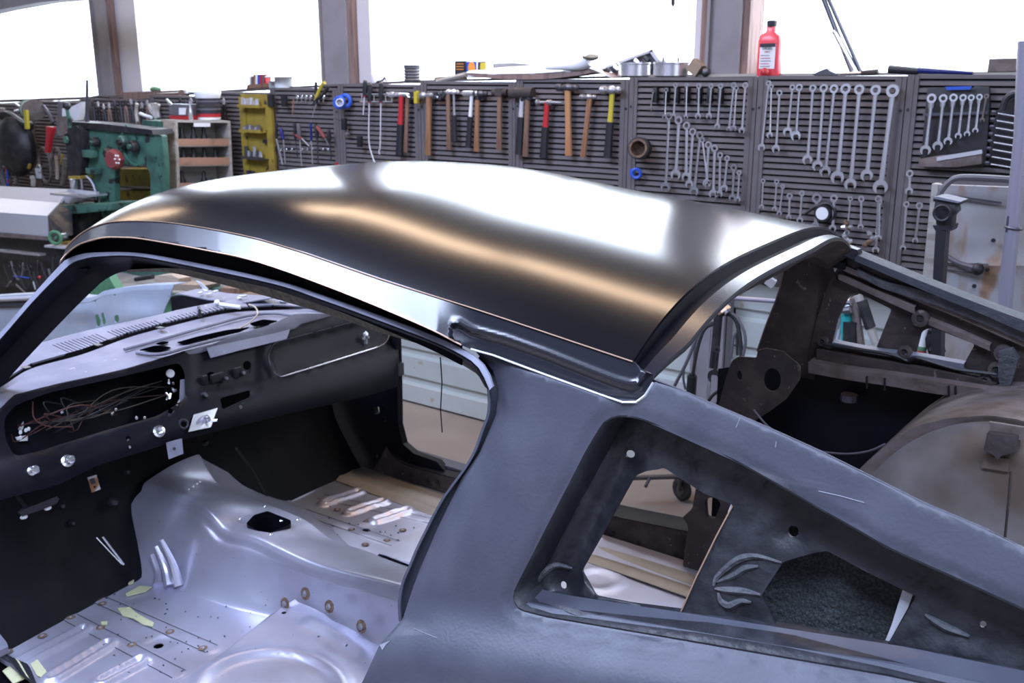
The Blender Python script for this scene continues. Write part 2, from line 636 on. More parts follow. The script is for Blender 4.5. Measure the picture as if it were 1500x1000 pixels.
# columns between the windows, each with its timber packers and pale frame strips
gy = PY(WY)
col_px = [((155, 178), (178, 183), (183, 199), (199, 212)), ((487, 527), (527, 534), (534, 546), (546, 552)),
          ((1048, 1098), (1038, 1048), (1024, 1038), (1098, 1108)), ]
mats_ = [('post_grey', 'frame_wood', 'frame_white', 'frame_white'), ('post_grey', 'frame_wood', 'frame_white', 'frame_white'),
         ('post_grey', 'frame_wood', 'frame_white', 'frame_wood')]
edges_x = []
tn = 2
for ci, (cx4, mm) in enumerate(zip(col_px, mats_)):
    xs = []
    par = None
    for (a, b), mk in zip(cx4, mm):
        xa, xb = gy(a, 70).x, gy(b, 70).x
        xs += [xa, xb]
        d = {'post_grey': .10, 'frame_wood': .085, 'frame_white': .05}[mk]
        if mk == 'post_grey':
            w = MB().bbox((xa, WY - d, 0), (xa + .014, WY + .06, 4.1)).bbox((xb - .014, WY - d, 0), (xb, WY + .06, 4.1)).bbox((xa, WY - d + .02, 0), (xb, WY - d + .03, 4.1))
            w.bbox((xa, WY, 0), (xb, WY + .06, 4.1))
        else:
            w = MB().bbox((xa, WY - d, SILL), (xb, WY + .06, HEAD))
        o = struct('trim_%d' % tn, w, M[mk])
        tn += 1
    edges_x.append((min(xs), max(xs)))
# stepped timber sill boards under the panes, following the tops of the tool panels
SL = [(-12, 1.60), (-8.4, 1.73), (-5.8, 1.815), (-3.9, 1.895), (-2.3, 1.93), (5, 1.945)]
struct('trim_30', MB().slab([Vector((x, WY - .02, z)) for x, z in SL] + [Vector((5, WY - .02, SILL - .13)), Vector((-12, WY - .02, 1.55))], (0, .09, 0)), M['frame_wood'])
# the pale pipe to the right of the third column
edges = [-12] + [e for p in edges_x for e in p] + [1.2, 1.4, 5]
for i in range(0, len(edges) - 1, 2):
    a, b = edges[i], edges[i + 1]
    w = thing('window_%d' % (i // 2 + 1), ((a + b) / 2, WY + .03, SILL), None, None)
    w['kind'] = 'structure'
    fr = MB().bbox((a, WY, SILL), (b, WY + .06, SILL + .02)).bbox((a, WY, HEAD - .03), (b, WY + .06, HEAD))
    fr.build('window_frame', M['frame_white'], w)
gm = bpy.data.materials.new('window_glass')
gm.use_nodes = True
nt = gm.node_tree
nt.nodes.clear()
o_ = nt.nodes.new('ShaderNodeOutputMaterial')
tr = nt.nodes.new('ShaderNodeBsdfTransparent')
gl = nt.nodes.new('ShaderNodeBsdfGlossy')
gl.inputs['Roughness'].default_value = .02
mx = nt.nodes.new('ShaderNodeMixShader')
mx.inputs[0].default_value = .06
nt.links.new(tr.outputs[0], mx.inputs[1])
nt.links.new(gl.outputs[0], mx.inputs[2])
nt.links.new(mx.outputs[0], o_.inputs[0])
tr.inputs[0].default_value = (.97, .98, 1, 1)
for i in range(0, len(edges) - 1, 2):
    w = bpy.data.objects['window_%d' % (i // 2 + 1)]
    MB().bbox((edges[i], WY + .03, SILL + .02), (edges[i + 1], WY + .035, HEAD - .03)).build('glass_pane', gm, w)
a, b = 1.2, 1.4
struct('trim_%d' % tn, MB().bbox((a, WY - .1, 0), (b, WY + .06, 4.1)), M['post_grey'])

struct('trim_40', MB().bbox((-4.7, -.1, 4.085), (-2.5, 1.7, 4.1)), M['frame_white'])  # white surround of the assumed overhead light; the ceiling is not cut open
struct('trim_41', MB().bbox((-1.45, -.9, 4.085), (2.25, .4, 4.1)), M['frame_white'])  # white surround of the added near fill
# assumed ceiling lamps, out of view: a warm row near the tool wall, neutral ones over the bay
for k, (x, y, rot, mk, lb) in enumerate([(-9.6, 3.5, 0, 'lamp_warm', 'far left'), (-7.7, 3.5, 0, 'lamp_warm', 'second'), (-3.85, 3.45, 0, 'lamp_warm', 'third'), (-2.05, 3.45, 0, 'lamp_warm', 'fourth'),
                                         (-8.6, 1.7, 90, 'lamp_cool', 'crosswise front'), (-7.5, .5, 0, 'lamp_cool', 'distant')]):
    t = thing('assumed_ceiling_light', (x, y, 3.86), 'assumed strip ceiling lamp outside the picture, %s' % lb, 'lamp')
    rt_ = Matrix.Rotation(R(rot), 3, 'Z')
    MB().box((x, y, 3.90), (1.75, .30, .06), rt_).build('housing', M['lamp_body'], t)
    MB().box((x, y, 3.865), (1.72, .26, .01), rt_).build('diffuser', M[mk], t)
    MB().rod((x, y, 3.92), (x, y, 4.1), .01).build('hanger', M['dark_steel'], t)

# ================================================================ the car
car = thing('car_body', (-1.4, 2.0, 0), 'bare black fastback car body shell with unpainted satin roof, stripped of doors and glass', 'car')


def P2(pts, pr, off=0.0):
    return [pr(x, y, off) for x, y in pts]


# ---- roof skin
seam_px = [(97, 363), (104, 355), (115, 345), (132, 334), (155, 326), (180, 323), (220, 323), (258, 326), (320, 336), (380, 349), (450, 370), (560, 408), (700, 452), (850, 502), (928, 528)]
seamW = cr(P2(seam_px, NS), 6)


def interp(x, tab):
    if x <= tab[0][0]: return tab[0][1]
    for (a, va), (b, vb) in zip(tab, tab[1:]):
        if x <= b: return va + (vb - va) * (x - a) / (b - a)
    return tab[-1][1]


seamZ = sorted((p.x, p.z) for p in seamW)
seamY = sorted((p.x, p.y) for p in seamW)
X0, X1 = seamZ[0][0], seamZ[-1][0]


def crown(x): return .07 + .05 * interp(x, [(-2.4, 0), (-1.6, .6), (-.8, .62)])


def roof_pt(s, w):
    """s 0..1 front to rear, w -1 (near) .. 1 (far)"""
    xs = X0 + (X1 - X0) * s
    yn = interp(xs, seamY)
    yf = 4.0 - yn
    y = (yn + yf) / 2 + w * (yf - yn) / 2
    bow = -.16 * (1 - w * w) * max(0, 1 - s * 4.5) ** 2
    h = crown(xs) * (1 - abs(w) ** 3.4)
    front_drop = -.05 * max(0, 1 - s * 14) ** 2 * (1 - abs(w) ** 3)
    return Vector((xs + bow - .08 * (y - 1.34), y, interp(xs, seamZ) + h + front_drop))


nS, nW = 110, 60
rf = MB()
vs_ = []
for i in range(nS + 1):
    s = (i / nS) ** 1.4
    for j in range(nW + 1):
        t = -1 + 2 * j / nW
        w = math.sin(t * math.pi / 2) * .5 + t * .5
        vs_.append(roof_pt(s, w))
m = nW + 1
fs_ = [(i * m + j, (i + 1) * m + j, (i + 1) * m + j + 1, i * m + j + 1) for i in range(nS) for j in range(nW)]
rf.add(vs_, fs_)
b0 = len(vs_)
rf.add([v - Vector((0, 0, .006)) for v in vs_], [tuple(f[::-1]) for f in fs_])
rim = [i * m for i in range(nS + 1)] + [nS * m + j for j in range(1, m)] + [i * m + m - 1 for i in range(nS - 1, -1, -1)] + [j for j in range(m - 2, 0, -1)]
rf.f += [(rim[k], rim[(k + 1) % len(rim)], rim[(k + 1) % len(rim)] + b0, rim[k] + b0) for k in range(len(rim))]
roof = rf.build('roof_panel', M['ecoat'], car, 'satin black roof skin')
# coppery edge lines along the seam
MB().tube([p + Vector((0, -.003, -.001)) for p in seamW], .0015, 5).build('seam_bead', M['copper'], roof)
# far drip side
far_side = [[roof_pt(s / 40, 1) + Vector((0, k * .035, -k * .05)) for s in range(41)] for k in (0, 1)]
loft_mb(far_side, 60, 1, (0, 0, -.004)).build('far_roof_side', M['ecoat_side'], roof)
# windshield header under the front edge
hd = [[roof_pt(0, -1 + 2 * k / 20) + Vector((dx, 0, dz)) for k in range(21)] for dx, dz in ((0, -.004), (-.012, -.03), (.03, -.05), (.09, -.045))]
loft_mb(hd, 40, 2, (0, 0, -.004), smooth_v=True).build('windshield_header', M['inner_black'], car)
# roof bow under the skin
for s in (.35, .62):
    loft_mb([[roof_pt(s + d, -.97 + 1.94 * k / 20) + Vector((0, 0, dz)) for k in range(21)] for d, dz in ((-.025, -.012), (-.015, -.04), (.015, -.04), (.025, -.012))], 40, 1, (0, 0, -.003)).build('roof_bow', M['inner_black'], roof)

# ---- side strip under the seam with the gutter lip, widening to the sail-top flange
drip_px = [(88, 383), (96, 373), (106, 364), (120, 356), (150, 348), (180, 347.5), (210, 350), (300, 366), (380, 384), (500, 427), (620, 477), (676, 505)]
flange_px = [(690, 511), (722, 520), (800, 549), (880, 578), (912, 589), (932, 589), (945, 579), (957, 560)]


def seam_at(x): return interp(x, seam_px)


RECESS = rnd([(690, 485, 10), (780, 515), (905, 560, 12), (946, 549, 8), (928, 578, 12), (900, 577), (800, 538), (700, 500, 6)], 10)


def strip_off(x, y):
    """outward bulge in metres over the near-side plane"""
    d = max(0.0, y - seam_at(x))
    o = .030 * min(1.15, d / interp(x, [(100, 16), (200, 26), (400, 34), (600, 52)]))
    k = min(1, max(0, (x - 640) / 60.0))
    o2 = .012 * min(1, d / 70.0)
    o = o * (1 - k) + o2 * k
    if x > 660:
        yl = interp(x, [(672, 474), (690, 484), (742, 498), (800, 519), (870, 547), (905, 560), (925, 565), (936, 562), (946, 545), (960, 520)])
        q = min(1, max(0, (y - yl) / 7.0))
        o -= .010 * q * q * (3 - 2 * q)
        o += .004 * math.exp(-((y - yl + 3) / 4.0) ** 2)
        yb = interp(x, [(690, 511), (722, 520), (800, 549), (880, 578), (940, 584)])
        o -= .0025 * math.exp(-((yb - y) / 5.0) ** 2)
    return -o


out = seam_px + [(940, 540), (957, 548)] + flange_px[::-1] + drip_px[::-1]
stripM = sheet_mb(out, [], NS, (0, .003, -.002), step=4, relief=strip_off)
strip = stripM.build('drip_rail', M['ecoat_side'], car, 'smooth black side flange of the roof', smooth=70)
MB().tube([NS(x, y, strip_off(x, y) - .002) for x, y in [(p.x, p.y) for p in cr([Vector((a, b, 0)) for a, b in drip_px], 5)]], .0018, 5).build('drip_edge', M['copper'], strip)
MB().tube([NS(x, y, strip_off(x, y) - .0015) for x, y in flange_px], .0022, 5).build('weld_seam', M['seam'], strip)
# gutter recess with its shadow painted in black behind the drip lip, above the door rail
outer_px = [(-40, 528), (0, 487), (45, 435), (87, 389), (99, 379), (115, 373), (135, 370), (195, 370), (270, 382), (400, 410), (470, 432), (550, 460), (640, 494), (690, 519)]
g1 = [NS(x, y, strip_off(x, y) + .012) for x, y in drip_px[1:]]
g2 = [NS(x, y, .035) for x, y in drip_px[1:]]
g3 = [NS(x, y + 30, .03) for x, y in drip_px[1:]]
loft_mb([g1, g2, g3], 60, 1, (0, .003, 0)).build('rain_gutter', M['inner_black'], strip)

# ---- near A pillar and door header rail
inner_px = [(-40, 600), (0, 567), (39, 525), (90, 471), (135, 426), (158, 407), (186, 397), (240, 397), (285, 405), (360, 424), (427, 443), (490, 462), (550, 483), (640, 511), (679, 534), (697, 545), (710, 566)]
lip_px = [(-40, 540), (0, 499), (48, 444), (92, 399), (108, 386), (124, 381), (140, 378), (195, 377), (270, 390), (400, 418), (470, 441), (550, 470), (640, 505), (690, 531), (706, 550), (716, 572)]
outer2 = outer_px + [(712, 540), (722, 566)]
A = P2(outer2, NS, 0.0)
Bc = P2(lip_px, NS, -.004)
Cc = P2([(x * .6 + u * .4, y * .6 + v * .4) for (x, y), (u, v) in zip([tuple(p)[:2] for p in resample([Vector((a, b, 0)) for a, b in lip_px], 30)], [tuple(p)[:2] for p in resample([Vector((a, b, 0)) for a, b in inner_px], 30)])], NS, .045)
D = P2(inner_px, NS, .07)
E_ = P2(inner_px, NS, .11)
rail = loft_mb([A, Bc], 90, 2, (0, .004, 0)).build('door_frame_rail', M['lip'], car, 'pale grey lip along the door opening')
loft_mb([Bc, Cc, D, E_], 90, 2, (0, 0, .004)).build('windshield_pillar', M['inner_black'], car, 'black windshield pillar and header')
# rough seam-sealed lower flange of the header
fl = [(x, y) for x, y in inner_px if x > 180 and x < 700]
kf = [min(1, max(.15, (x - 200) / 120)) for x, y in fl]
loft_mb([[NS(x + 1, y - 13 * k, .030 + .012 * (1 - k)) for (x, y), k in zip(fl, kf)], [NS(x, y - 5 * k, .050) for (x, y), k in zip(fl, kf)], [NS(x, y + 1.5, .060) for x, y in fl], [NS(x, y, .09) for x, y in fl]], 80, 1, (0, .002, 0)).build('header_flange', M['gutter_dirt'], car, 'crusty unpainted header flange')
# far A pillar, far header
farp = [Vector((-2.48, 2.63, 1.52)), Vector((-2.62, 2.66, 1.40)), Vector((-2.95, 2.74, 1.06))]
MB().tube(cr(farp, 8), .028, 8).build('windshield_pillar', M['inner_black'], car)
far_rail = [roof_pt(s / 20, 1) + Vector((0, .02, -.05)) for s in range(21)]
MB().tube(far_rail, .022, 6).build('door_frame_rail', M['inner_black'], car)
w0 = NS(645, 523, .08)
MB().tube([w0, w0 + Vector((.003, 0, -.05)), w0 + Vector((-.004, .002, -.11)), w0 + Vector((.001, 0, -.155))], .0013, 5).build('hanging_wire', M['black'], car)

# ---- near quarter panel with the recessed quarter window
jamb_px = [(694, 528), (708, 545), (714, 570), (713, 606), (690, 670), (643, 735), (610, 800), (586, 858), (581, 895), (584, 910)]
jamb2_px = [(703, 522), (722, 542), (730, 570), (727, 606), (703, 662), (675, 703), (640, 775), (612, 840), (594, 893), (590, 906)]
qhole = rnd([(908, 609, 22), (885, 617, 12), (858, 662), (750, 872, 16), (757, 893, 10), (800, 904), (1000, 938), (1150, 964), (1300, 990), (1400, 1012), (1620, 1060), (1700, 990), (1500, 894), (1300, 803), (1080, 677), (940, 614, 14)], 4)
sail_out = [(696, 514), (722, 522), (800, 551), (880, 580), (912, 591), (932, 591), (946, 581), (960, 556), (1000, 572), (1040, 590), (1120, 624), (1200, 660), (1350, 735), (1440, 773), (1500, 803), (1800, 970), (1800, 1400), (400, 1400), (500, 1110), (530, 1000), (556, 944), (590, 906)] + jamb2_px[::-1][1:]


def sail_off(x, y):
    d = dist_poly((x, y), jamb2_px)
    o = .026 * max(0, 1 - d / 46.0) ** 1.5 if y < 915 else 0
    # belt line: the body swells outward below the window
    b = 905 + (x - 590) * .14
    e = y - b
    if e > -40: o -= .045 * (1 - math.cos(min(1, (e + 40) / 110.0) * math.pi)) / 2
    o += .0012 * math.sin(x * .031 + y * .017) + .0009 * math.sin(x * .011 - y * .043)
    # the top edge rolls over
    tdist = dist_poly((x, y), [(960, 556), (1040, 590), (1200, 660), (1350, 735), (1500, 803), (1800, 970)])
    o += .003 * max(0, 1 - tdist / 8.0) ** 2
    if dist_poly((x, y), qhole + [qhole[0]]) < 12: o += .004
    return o


sail = sheet_mb(sail_out, [qhole], NS, (0, .004, 0), step=9, relief=sail_off).build('quarter_panel', M['primer'], car, 'scuffed grey-black rear quarter panel', smooth=70)
# jamb flange of the door opening
J1, J2 = jamb2_px, jamb_px
j2 = [tuple(p)[:2] for p in resample([Vector((a, b, 0)) for a, b in J2], 16)]
j1 = [tuple(p)[:2] for p in resample([Vector((a, b, 0)) for a, b in J1], 16)]
loft_mb([[NS(x, y, sail_off(x, y)) for x, y in j1], [NS(x - 1, y, .055) for x, y in j1], [NS(x + 4, y, .050) for x, y in j2], [NS(x + 4, y, .022) for x, y in j2], [NS(x, y, .022) for x, y in j2], [NS(x, y, .031) for x, y in j2], [NS(x + 6, y - 2, .055) for x, y in j2]], 60, 1, (0, .003, 0)).build('door_jamb', M['primer'], car)
# roll of the top edge to the rear window channel
te = [(957, 556), (1000, 572), (1040, 590), (1120, 624), (1200, 660), (1350, 735), (1440, 773), (1500, 803), (1700, 912)]
a_ = [NS(x, y, sail_off(x, y)) for x, y in te]
loft_mb([a_, [p + Vector((0, .004, -.001)) for p in a_], [p + Vector((0, .006, -.02)) for p in a_], [p + Vector((0, .06, -.045)) for p in a_]], 60, 1, (0, 0, -.003)).build('glass_channel', M['inner_black'], sail)
# reveal walls of the quarter window
qh = [NS(x, y, sail_off(x, y)) for x, y in qhole] + [NS(*qhole[0], sail_off(*qhole[0]))]
DEP = .080
cq = sum(qh, Vector()) / len(qh)


def deeper(p, d, sh):
    q = p + Vector((0, d, 0))
    v = (Vector((cq.x, q.y, cq.z)) - q)
    return q + v.normalized() * sh


loft_mb([qh, [deeper(p, .010, .006) for p in qh], [deeper(p, DEP, .012) for p in qh]], 140, 2, (0, .0, .003), smooth_u=False).build('window_reveal', M['primer_shaded'], sail)
lb = [(764, 895), (800, 904), (1000, 938), (1150, 964), (1300, 990), (1400, 1012), (1620, 1060)]
lw = cr([NS(x, y, sail_off(x, y)) for x, y in lb], 5)
loft_mb([[p + Vector((0, .004, .003)) for p in lw], [p + Vector((0, .018, .009)) for p in lw], [p + Vector((0, .030, .006)) for p in lw], [p + Vector((0, .062, .014)) for p in lw]], 90, 1, (0, 0, -.003)).build('window_ledge', M['primer'], sail)
# inner plate with its two openings
IN = .084
ap1 = rnd([(930, 697, 6), (946, 690), (966, 687), (972, 684), (990, 696), (1030, 722), (1074, 739, 5), (1055, 775), (995, 898, 4), (940, 886), (873, 873, 5), (852, 836, 5), (878, 790)], 3)
ap2 = rnd([(1147, 823), (1172, 815), (1200, 808), (1213, 807), (1222, 812), (1270, 838), (1342, 873), (1335, 885), (1290, 960, 3), (1210, 944), (1143, 929), (1127, 895), (1115, 872)], 3)
holes = [ap1, ap2, circ(923, 665, 7, 6), circ(825, 857, 5, 6), circ(1162, 778, 8, 9), circ(1440, 914, 5, 5), circ(1404, 978, 8, 9)]
plate_out = [(840, 560), (1120, 640), (1400, 770), (1760, 960), (1760, 1090), (1400, 1030), (1150, 985), (1000, 960), (780, 920), (720, 890), (760, 800)]


def inner_off(x, y):
    o = IN
    # ledge along the bottom rises towards the camera side
    b = 884 + (x - 800) * .170
    o -= .045 * max(0, min(1, (y - b) / 5.0 + .5)) * (1 if x > 770 else max(0, (x - 750) / 20))
    # rounded channel beside the front opening
    d = dist_poly((x, y), [(915, 680), (830, 850)])
    o += .012 * math.cos(min(1, d / 34.0) * math.pi) - .002
    o += .0035 * mnoise.noise(Vector((x * .03, y * .03, 0))) + .0022 * mnoise.noise(Vector((x * .09, y * .09, 3)))
    for hx, hy, hr in ((1162, 778, 34), (1090, 912, 36), (825, 857, 24)):
        o += .010 * max(0, 1 - math.hypot(x - hx, y - hy) / hr)
    return o


inner = sheet_mb(plate_out, holes, NS, (0, .004, 0), step=8, relief=inner_off).build('inner_window_plate', M['primer_shaded'], car, 'sealer-smeared inner panel behind the quarter window, its shade painted in', smooth=50)
beads = [[(1045, 858), (1050, 845), (1072, 825), (1090, 816), (1112, 815), (1145, 824)], [(1050, 852), (1075, 842), (1092, 832), (1111, 829)],
         [(1047, 862), (1065, 864), (1090, 866), (1114, 871)], [(1052, 868), (1056, 880), (1068, 887), (1085, 880), (1100, 882)], [(1000, 906), (1040, 918), (1062, 922)],
         [(800, 880), (830, 893), (868, 905), (905, 912)], [(820, 770), (835, 745), (850, 715)], [(1355, 900), (1385, 918), (1420, 932)], [(780, 868), (790, 846), (812, 828), (838, 832)]]
for bd in beads:
    pw = cr([NS(x, y, inner_off(x, y) - .002) for x, y in bd], 5)
    k = len(pw)
    MB().tube(pw, [.0015 + .0045 * math.sin(math.pi * (i + .5) / k) for i in range(k)], 6).build('sealer_bead', M['sealer'], inner)
# bright cut edges at the openings
MB().tube([NS(x, y, inner_off(x, y) - .003) for x, y in [(1073, 741), (1050, 784), (1020, 845), (997, 897)]], .0016, 4).build('cut_edge', M['copper'], inner)
MB().slab([NS(x, y, IN - .008) for x, y in [(1071, 737), (1085, 744), (1083, 748), (1074, 744), (1066, 750)]], (0, .004, 0)).build('torn_tab', M['seam'], inner)
MB().slab([NS(x, y, IN + .012) for x, y in [(1322, 864), (1336, 872), (1330, 890), (1292, 958), (1296, 940), (1306, 915)]], (0, .004, 0)).build('sheet_edge', M['pale_metal'], inner)
# deadener-coated wheelhouse behind the rear opening
wh = plane((0, 1, -.3), (0, 1.46, 1.5))


def wh_off(x, y):
    d = abs(x - (1236 - (y - 830) * .33))
    return .02 * min(1, d / 50.0) + .0015 * math.sin(x * 1.1) * math.sin(y * 1.3)


sheet_mb([(1060, 770), (1240, 770), (1420, 850), (1420, 1010), (1060, 1000)], [], wh, (0, .02, 0), step=6, relief=wh_off).build('inner_wheelhouse', M['deadener'], car, 'black sound-deadener coated wheelhouse')

# ---- rear window header: channel and flange below the roof's rear edge
RP = plane((1, .1, 0), (-.76, 1.34, 1.5))
skin = [(928, 529), (934, 508), (945, 490), (980, 455), (1018, 427), (1058, 400), (1100, 374), (1128, 358), (1156, 345), (1196, 336), (1221, 337), (1233, 346)]
grv = [(944, 545), (947, 528), (956, 510), (980, 482), (1030, 442), (1088, 400), (1118, 382), (1148, 368), (1170, 359), (1186, 354), (1226, 353), (1238, 357)]
flg = [(958, 551), (961, 536), (968, 523), (985, 505), (1045, 452), (1120, 401), (1135, 391), (1148, 383), (1165, 373), (1180, 366), (1215, 357), (1236, 361)]
nb = 60
sk = resample(cr([Vector((a, b, 0)) for a, b in skin], 6), nb)
gk = resample(cr([Vector((a, b, 0)) for a, b in grv], 6), nb)
fk = resample(cr([Vector((a, b, 0)) for a, b in flg], 6), nb)
skW = [roof_pt(1, -1 + 2 * i / (nb - 1)) for i in range(nb)]
# the channel starts right under the real roof edge
L1 = [p + Vector((-.002, 0, -.004)) for p in [roof_pt(1, w) for w in [-1 + 2 * i / (nb - 1) for i in range(nb)]]]


def chan(dx, dz):
    out = []
    for i, p in enumerate(L1):
        w = -1 + 2 * i / (nb - 1)
        k = 1.0 if w < .2 else 1 - .62 * ((w - .2) / .8) ** 1.2
        if w < -.85: k *= 1 - (-.85 - w) / .15 * .35
        out.append(p + Vector((dx * k, 0, dz * k)))
    return out


L2, L3, L4, L5, L6 = chan(.003, -.026), chan(.024, -.030), chan(.029, -.018), chan(.056, -.024), chan(.057, -.029)
hdr = loft_mb([L1, L2, L3], nb, 1, (0, 0, -.003), smooth_u=False).build('rear_glass_channel', M['inner_black'], car)
loft_mb([L3, L4, L5, L6], nb, 1, (0, 0, -.003), smooth_u=False).build('rear_header_flange', M['ecoat_side'], car, 'bright-edged rear window header flange', smooth=25)
loft_mb([[p + Vector((0, 0, -.002)) for p in L6], [p + Vector((-.06, 0, -.05)) for p in L6], [p + Vector((-.14, 0, -.035)) for p in L6]], nb, 1, (0, 0, -.003), smooth_u=False).build('rear_header_underside', M['brown'], car)

# ================================================================ car interior
FZ = .33
pz33, pz39 = PZ(.33), PZ(.39)


def cm(p): return (p.x * 100, p.y * 100)


def FLC(z0): return lambda x, y, off=0.0: Vector((x / 100, y / 100, z0 + off))


# ---- floor pan with pressed ribs, drain dishes and holes
ribs_px = [[(32, 971), (122, 923)], [(77, 993), (158, 944)], [(150, 998), (205, 969)], [(-20, 955), (78, 903)],
           [(477, 737), (524, 721)], [(513, 750), (560, 735)], [(551, 762), (596, 748)]]
ribs = [[cm(pz33(*p)) for p in r] for r in ribs_px]
drains = [cm(pz33(232, 943)), cm(pz33(536, 774)), cm(pz33(505, 920))]
ngrv = [[cm(pz33(*p)) for p in r] for r in ([(144, 878), (310, 951)], [(104, 905), (262, 988)], [(420, 742), (590, 800)], [(470, 728), (640, 765)])]


def floor_rel(x, y):
    o = 0
    for r in ribs:
        d = dist_poly((x, y), r)
        o += .013 * max(0, min(1, (3.6 - d) / 1.4)) - .011 * max(0, min(1, (1.3 - d) / .7))
    for dx, dy in drains:
        d = math.hypot(x - dx, y - dy)
        o -= .006 * max(0, min(1, (5.2 - d) / 2.4))
    for r in ngrv:
        d = dist_poly((x, y), r)
        o += .0025 * max(0, min(1, (2.2 - d) / .3))
    return o


fl_out = [(-290, 112), (20, 112), (20, 276), (-290, 276)]
fmb = sheet_mb(fl_out, [circ(*d, 1.5, n=12) for d in drains[:2]] + [circ(*cm(pz33(430, 903)), .6, n=8), circ(*cm(pz33(196, 884)), .35, n=8)], FLC(FZ), (0, 0, -.003), step=1.0, relief=floor_rel)
floor = fmb.build('floor_pan', M['silver'], car, 'silvery weld-through primed floor pan with pressed ribs', smooth=60)
dk = MB()
for r in ngrv:
    a, b = [Vector((p[0] / 100, p[1] / 100, FZ + .003)) for p in r]
    sd = (b - a).cross(UPZ).normalized() * .022
    for s in (-1, 1): dk.rod(a + sd * s, b + sd * s, .0011, n=4)
dk.build('lap_joint', M['dark_steel'], floor)
spots_px = [(144, 878), (200, 905), (249, 926), (297, 950), (104, 905), (147, 920), (193, 945), (62, 932), (12, 955), (150, 885), (590, 777), (515, 776), (540, 763), (494, 747), (567, 792), (535, 798), (498, 815)]
for (x, y) in spots_px:
    p = pz33(x, y)
    MB().lathe([(.008, .002), (.014, .0032), (.011, .004)], p, n=10).build('weld_scorch', M['rust'], floor)
    MB().lathe([(.007, .003), (.006, .0055), (.002, .007)], p, n=8).build('plug_weld', M['weld'], floor)
# smears of filler
for poly in ([(172, 893), (190, 891), (200, 900), (214, 908), (226, 914), (224, 920), (210, 917), (196, 908), (180, 904)], [(148, 913), (158, 912), (157, 917), (149, 917)], [(184, 872), (205, 860), (222, 862), (214, 868), (186, 875)], [(190, 850), (197, 848), (196, 856), (188, 858)], [(45, 975), (55, 968), (68, 985), (70, 998), (55, 992)], [(4, 985), (14, 978), (36, 996), (20, 1004)]):
    MB().slab([pz33(x, y) + Vector((0, 0, .0035)) for x, y in poly], (0, 0, .003)).build('filler_smear', M['filler'], floor)
random.seed(3)
grit = MB()
for k in range(60):
    x, y = random.uniform(150, 420), random.uniform(870, 990)
    p = pz33(x, y)
    if p.x > -2.2: continue
    grit.box(p + Vector((0, 0, .004)), (random.uniform(.003, .007), random.uniform(.002, .004), .002), Matrix.Rotation(random.uniform(0, 6), 3, 'Z'))
for k in range(25):
    p = pz33(random.uniform(470, 640), random.uniform(730, 800))
    grit.box(p + Vector((0, 0, .004)), (.006, .004, .003), Matrix.Rotation(random.uniform(0, 6), 3, 'Z'))
g = grit.build('floor_debris', M['dark_steel'], floor)
g['kind'] = 'stuff'

# ---- transmission tunnel
bn = [(-2.99, 1.62, .35), (-2.707, 1.672, .33), (-2.515, 1.695, .33), (-2.36, 1.72, .33), (-2.2, 1.76, .335), (-1.958, 1.765, .385), (-1.6, 1.75, .385), (-.9, 1.75, .385)]
rn_px = [(236, 738), (258, 722), (290, 745), (326, 779), (366, 789), (402, 806), (448, 827), (495, 842), (567, 860), (640, 885)]
y_r = PY(1.80)
rn = [Vector((-2.95, 1.78, .58))] + [y_r(*p) for p in rn_px[2:]] + [Vector((-1.2, 1.80, .53)), Vector((-.9, 1.80, .53))]
y_f = PY(2.06)
ff_px = [(326, 707), (394, 735), (452, 759), (488, 786), (542, 804), (603, 827)]
ff = [Vector((-2.97, 2.05, .60))] + [y_f(*p) for p in ff_px] + [Vector((-1.2, 2.08, .50)), Vector((-.9, 2.08, .50))]
bf = [(-2.99, 2.32, .35), (-2.6, 2.28, .33), (-2.36, 2.2, .33), (-2.1, 2.16, .33), (-1.6, 2.15, .385), (-.9, 2.15, .385)]


def at_x(curve, n=60):
    P = [Vector(p) for p in curve]
    P = cr(P, 6)
    xs = [-2.97 + 2.05 * i / (n - 1) for i in range(n)]
    out = []
    for x in xs:
        best = None
        for a, b in zip(P, P[1:]):
            if a.x <= x <= b.x or b.x <= x <= a.x:
                t = (x - a.x) / (b.x - a.x) if abs(b.x - a.x) > 1e-9 else 0
                best = a.lerp(b, t)
                break
        out.append(best or (P[0] if x < P[0].x else P[-1]).copy())
    return out


TB, TR, TF, TE = at_x(bn), at_x(rn), at_x(ff), at_x(bf)
rows = []
for b, r, f, e in zip(TB, TR, TF, TE):
    c = (r + f) / 2 + Vector((0, 0, .012))
    prof_ = [b + Vector((0, -.03, -.004)), b + Vector((0, -.006, .004)), b.lerp(r, .25) + Vector((0, .008, 0)), b.lerp(r, .75) + Vector((0, .004, 0)), r + Vector((0, -.002, -.028)), r + Vector((0, .010, -.007)), r + Vector((0, .035, .004)), c, f + Vector((0, -.03, .004)), f + Vector((0, -.008, -.006)), f + Vector((0, .012, -.03)), e.lerp(f, .3), e + Vector((0, .01, .004)), e + Vector((0, .04, -.004))]
    rows.append(prof_)
# the shifter opening is left out of the top
hole_px = rnd([(361, 768), (372, 756), (392, 750), (427, 764, 5), (425, 770), (396, 782, 4), (378, 779), (363, 771)], 3)
ptop = PZ(.525)
hole_w = [(p.x, p.y) for p in [ptop(*q) for q in hole_px]]
cols_s = []
nv = 5
cols_s = [cr(r, nv) for r in rows]
tmb = MB()
mcol = len(cols_s[0])
tv = [p for c in cols_s for p in c]
tf = []
for i in range(len(cols_s) - 1):
    for j in range(mcol - 1):
        q = (i * mcol + j, (i + 1) * mcol + j, (i + 1) * mcol + j + 1, i * mcol + j + 1)
        tf.append(q)
bm = bmesh.new()
me_t = bpy.data.meshes.new('tmp')
me_t.from_pydata([tuple(v) for v in tv], [], tf)
bm.from_mesh(me_t)
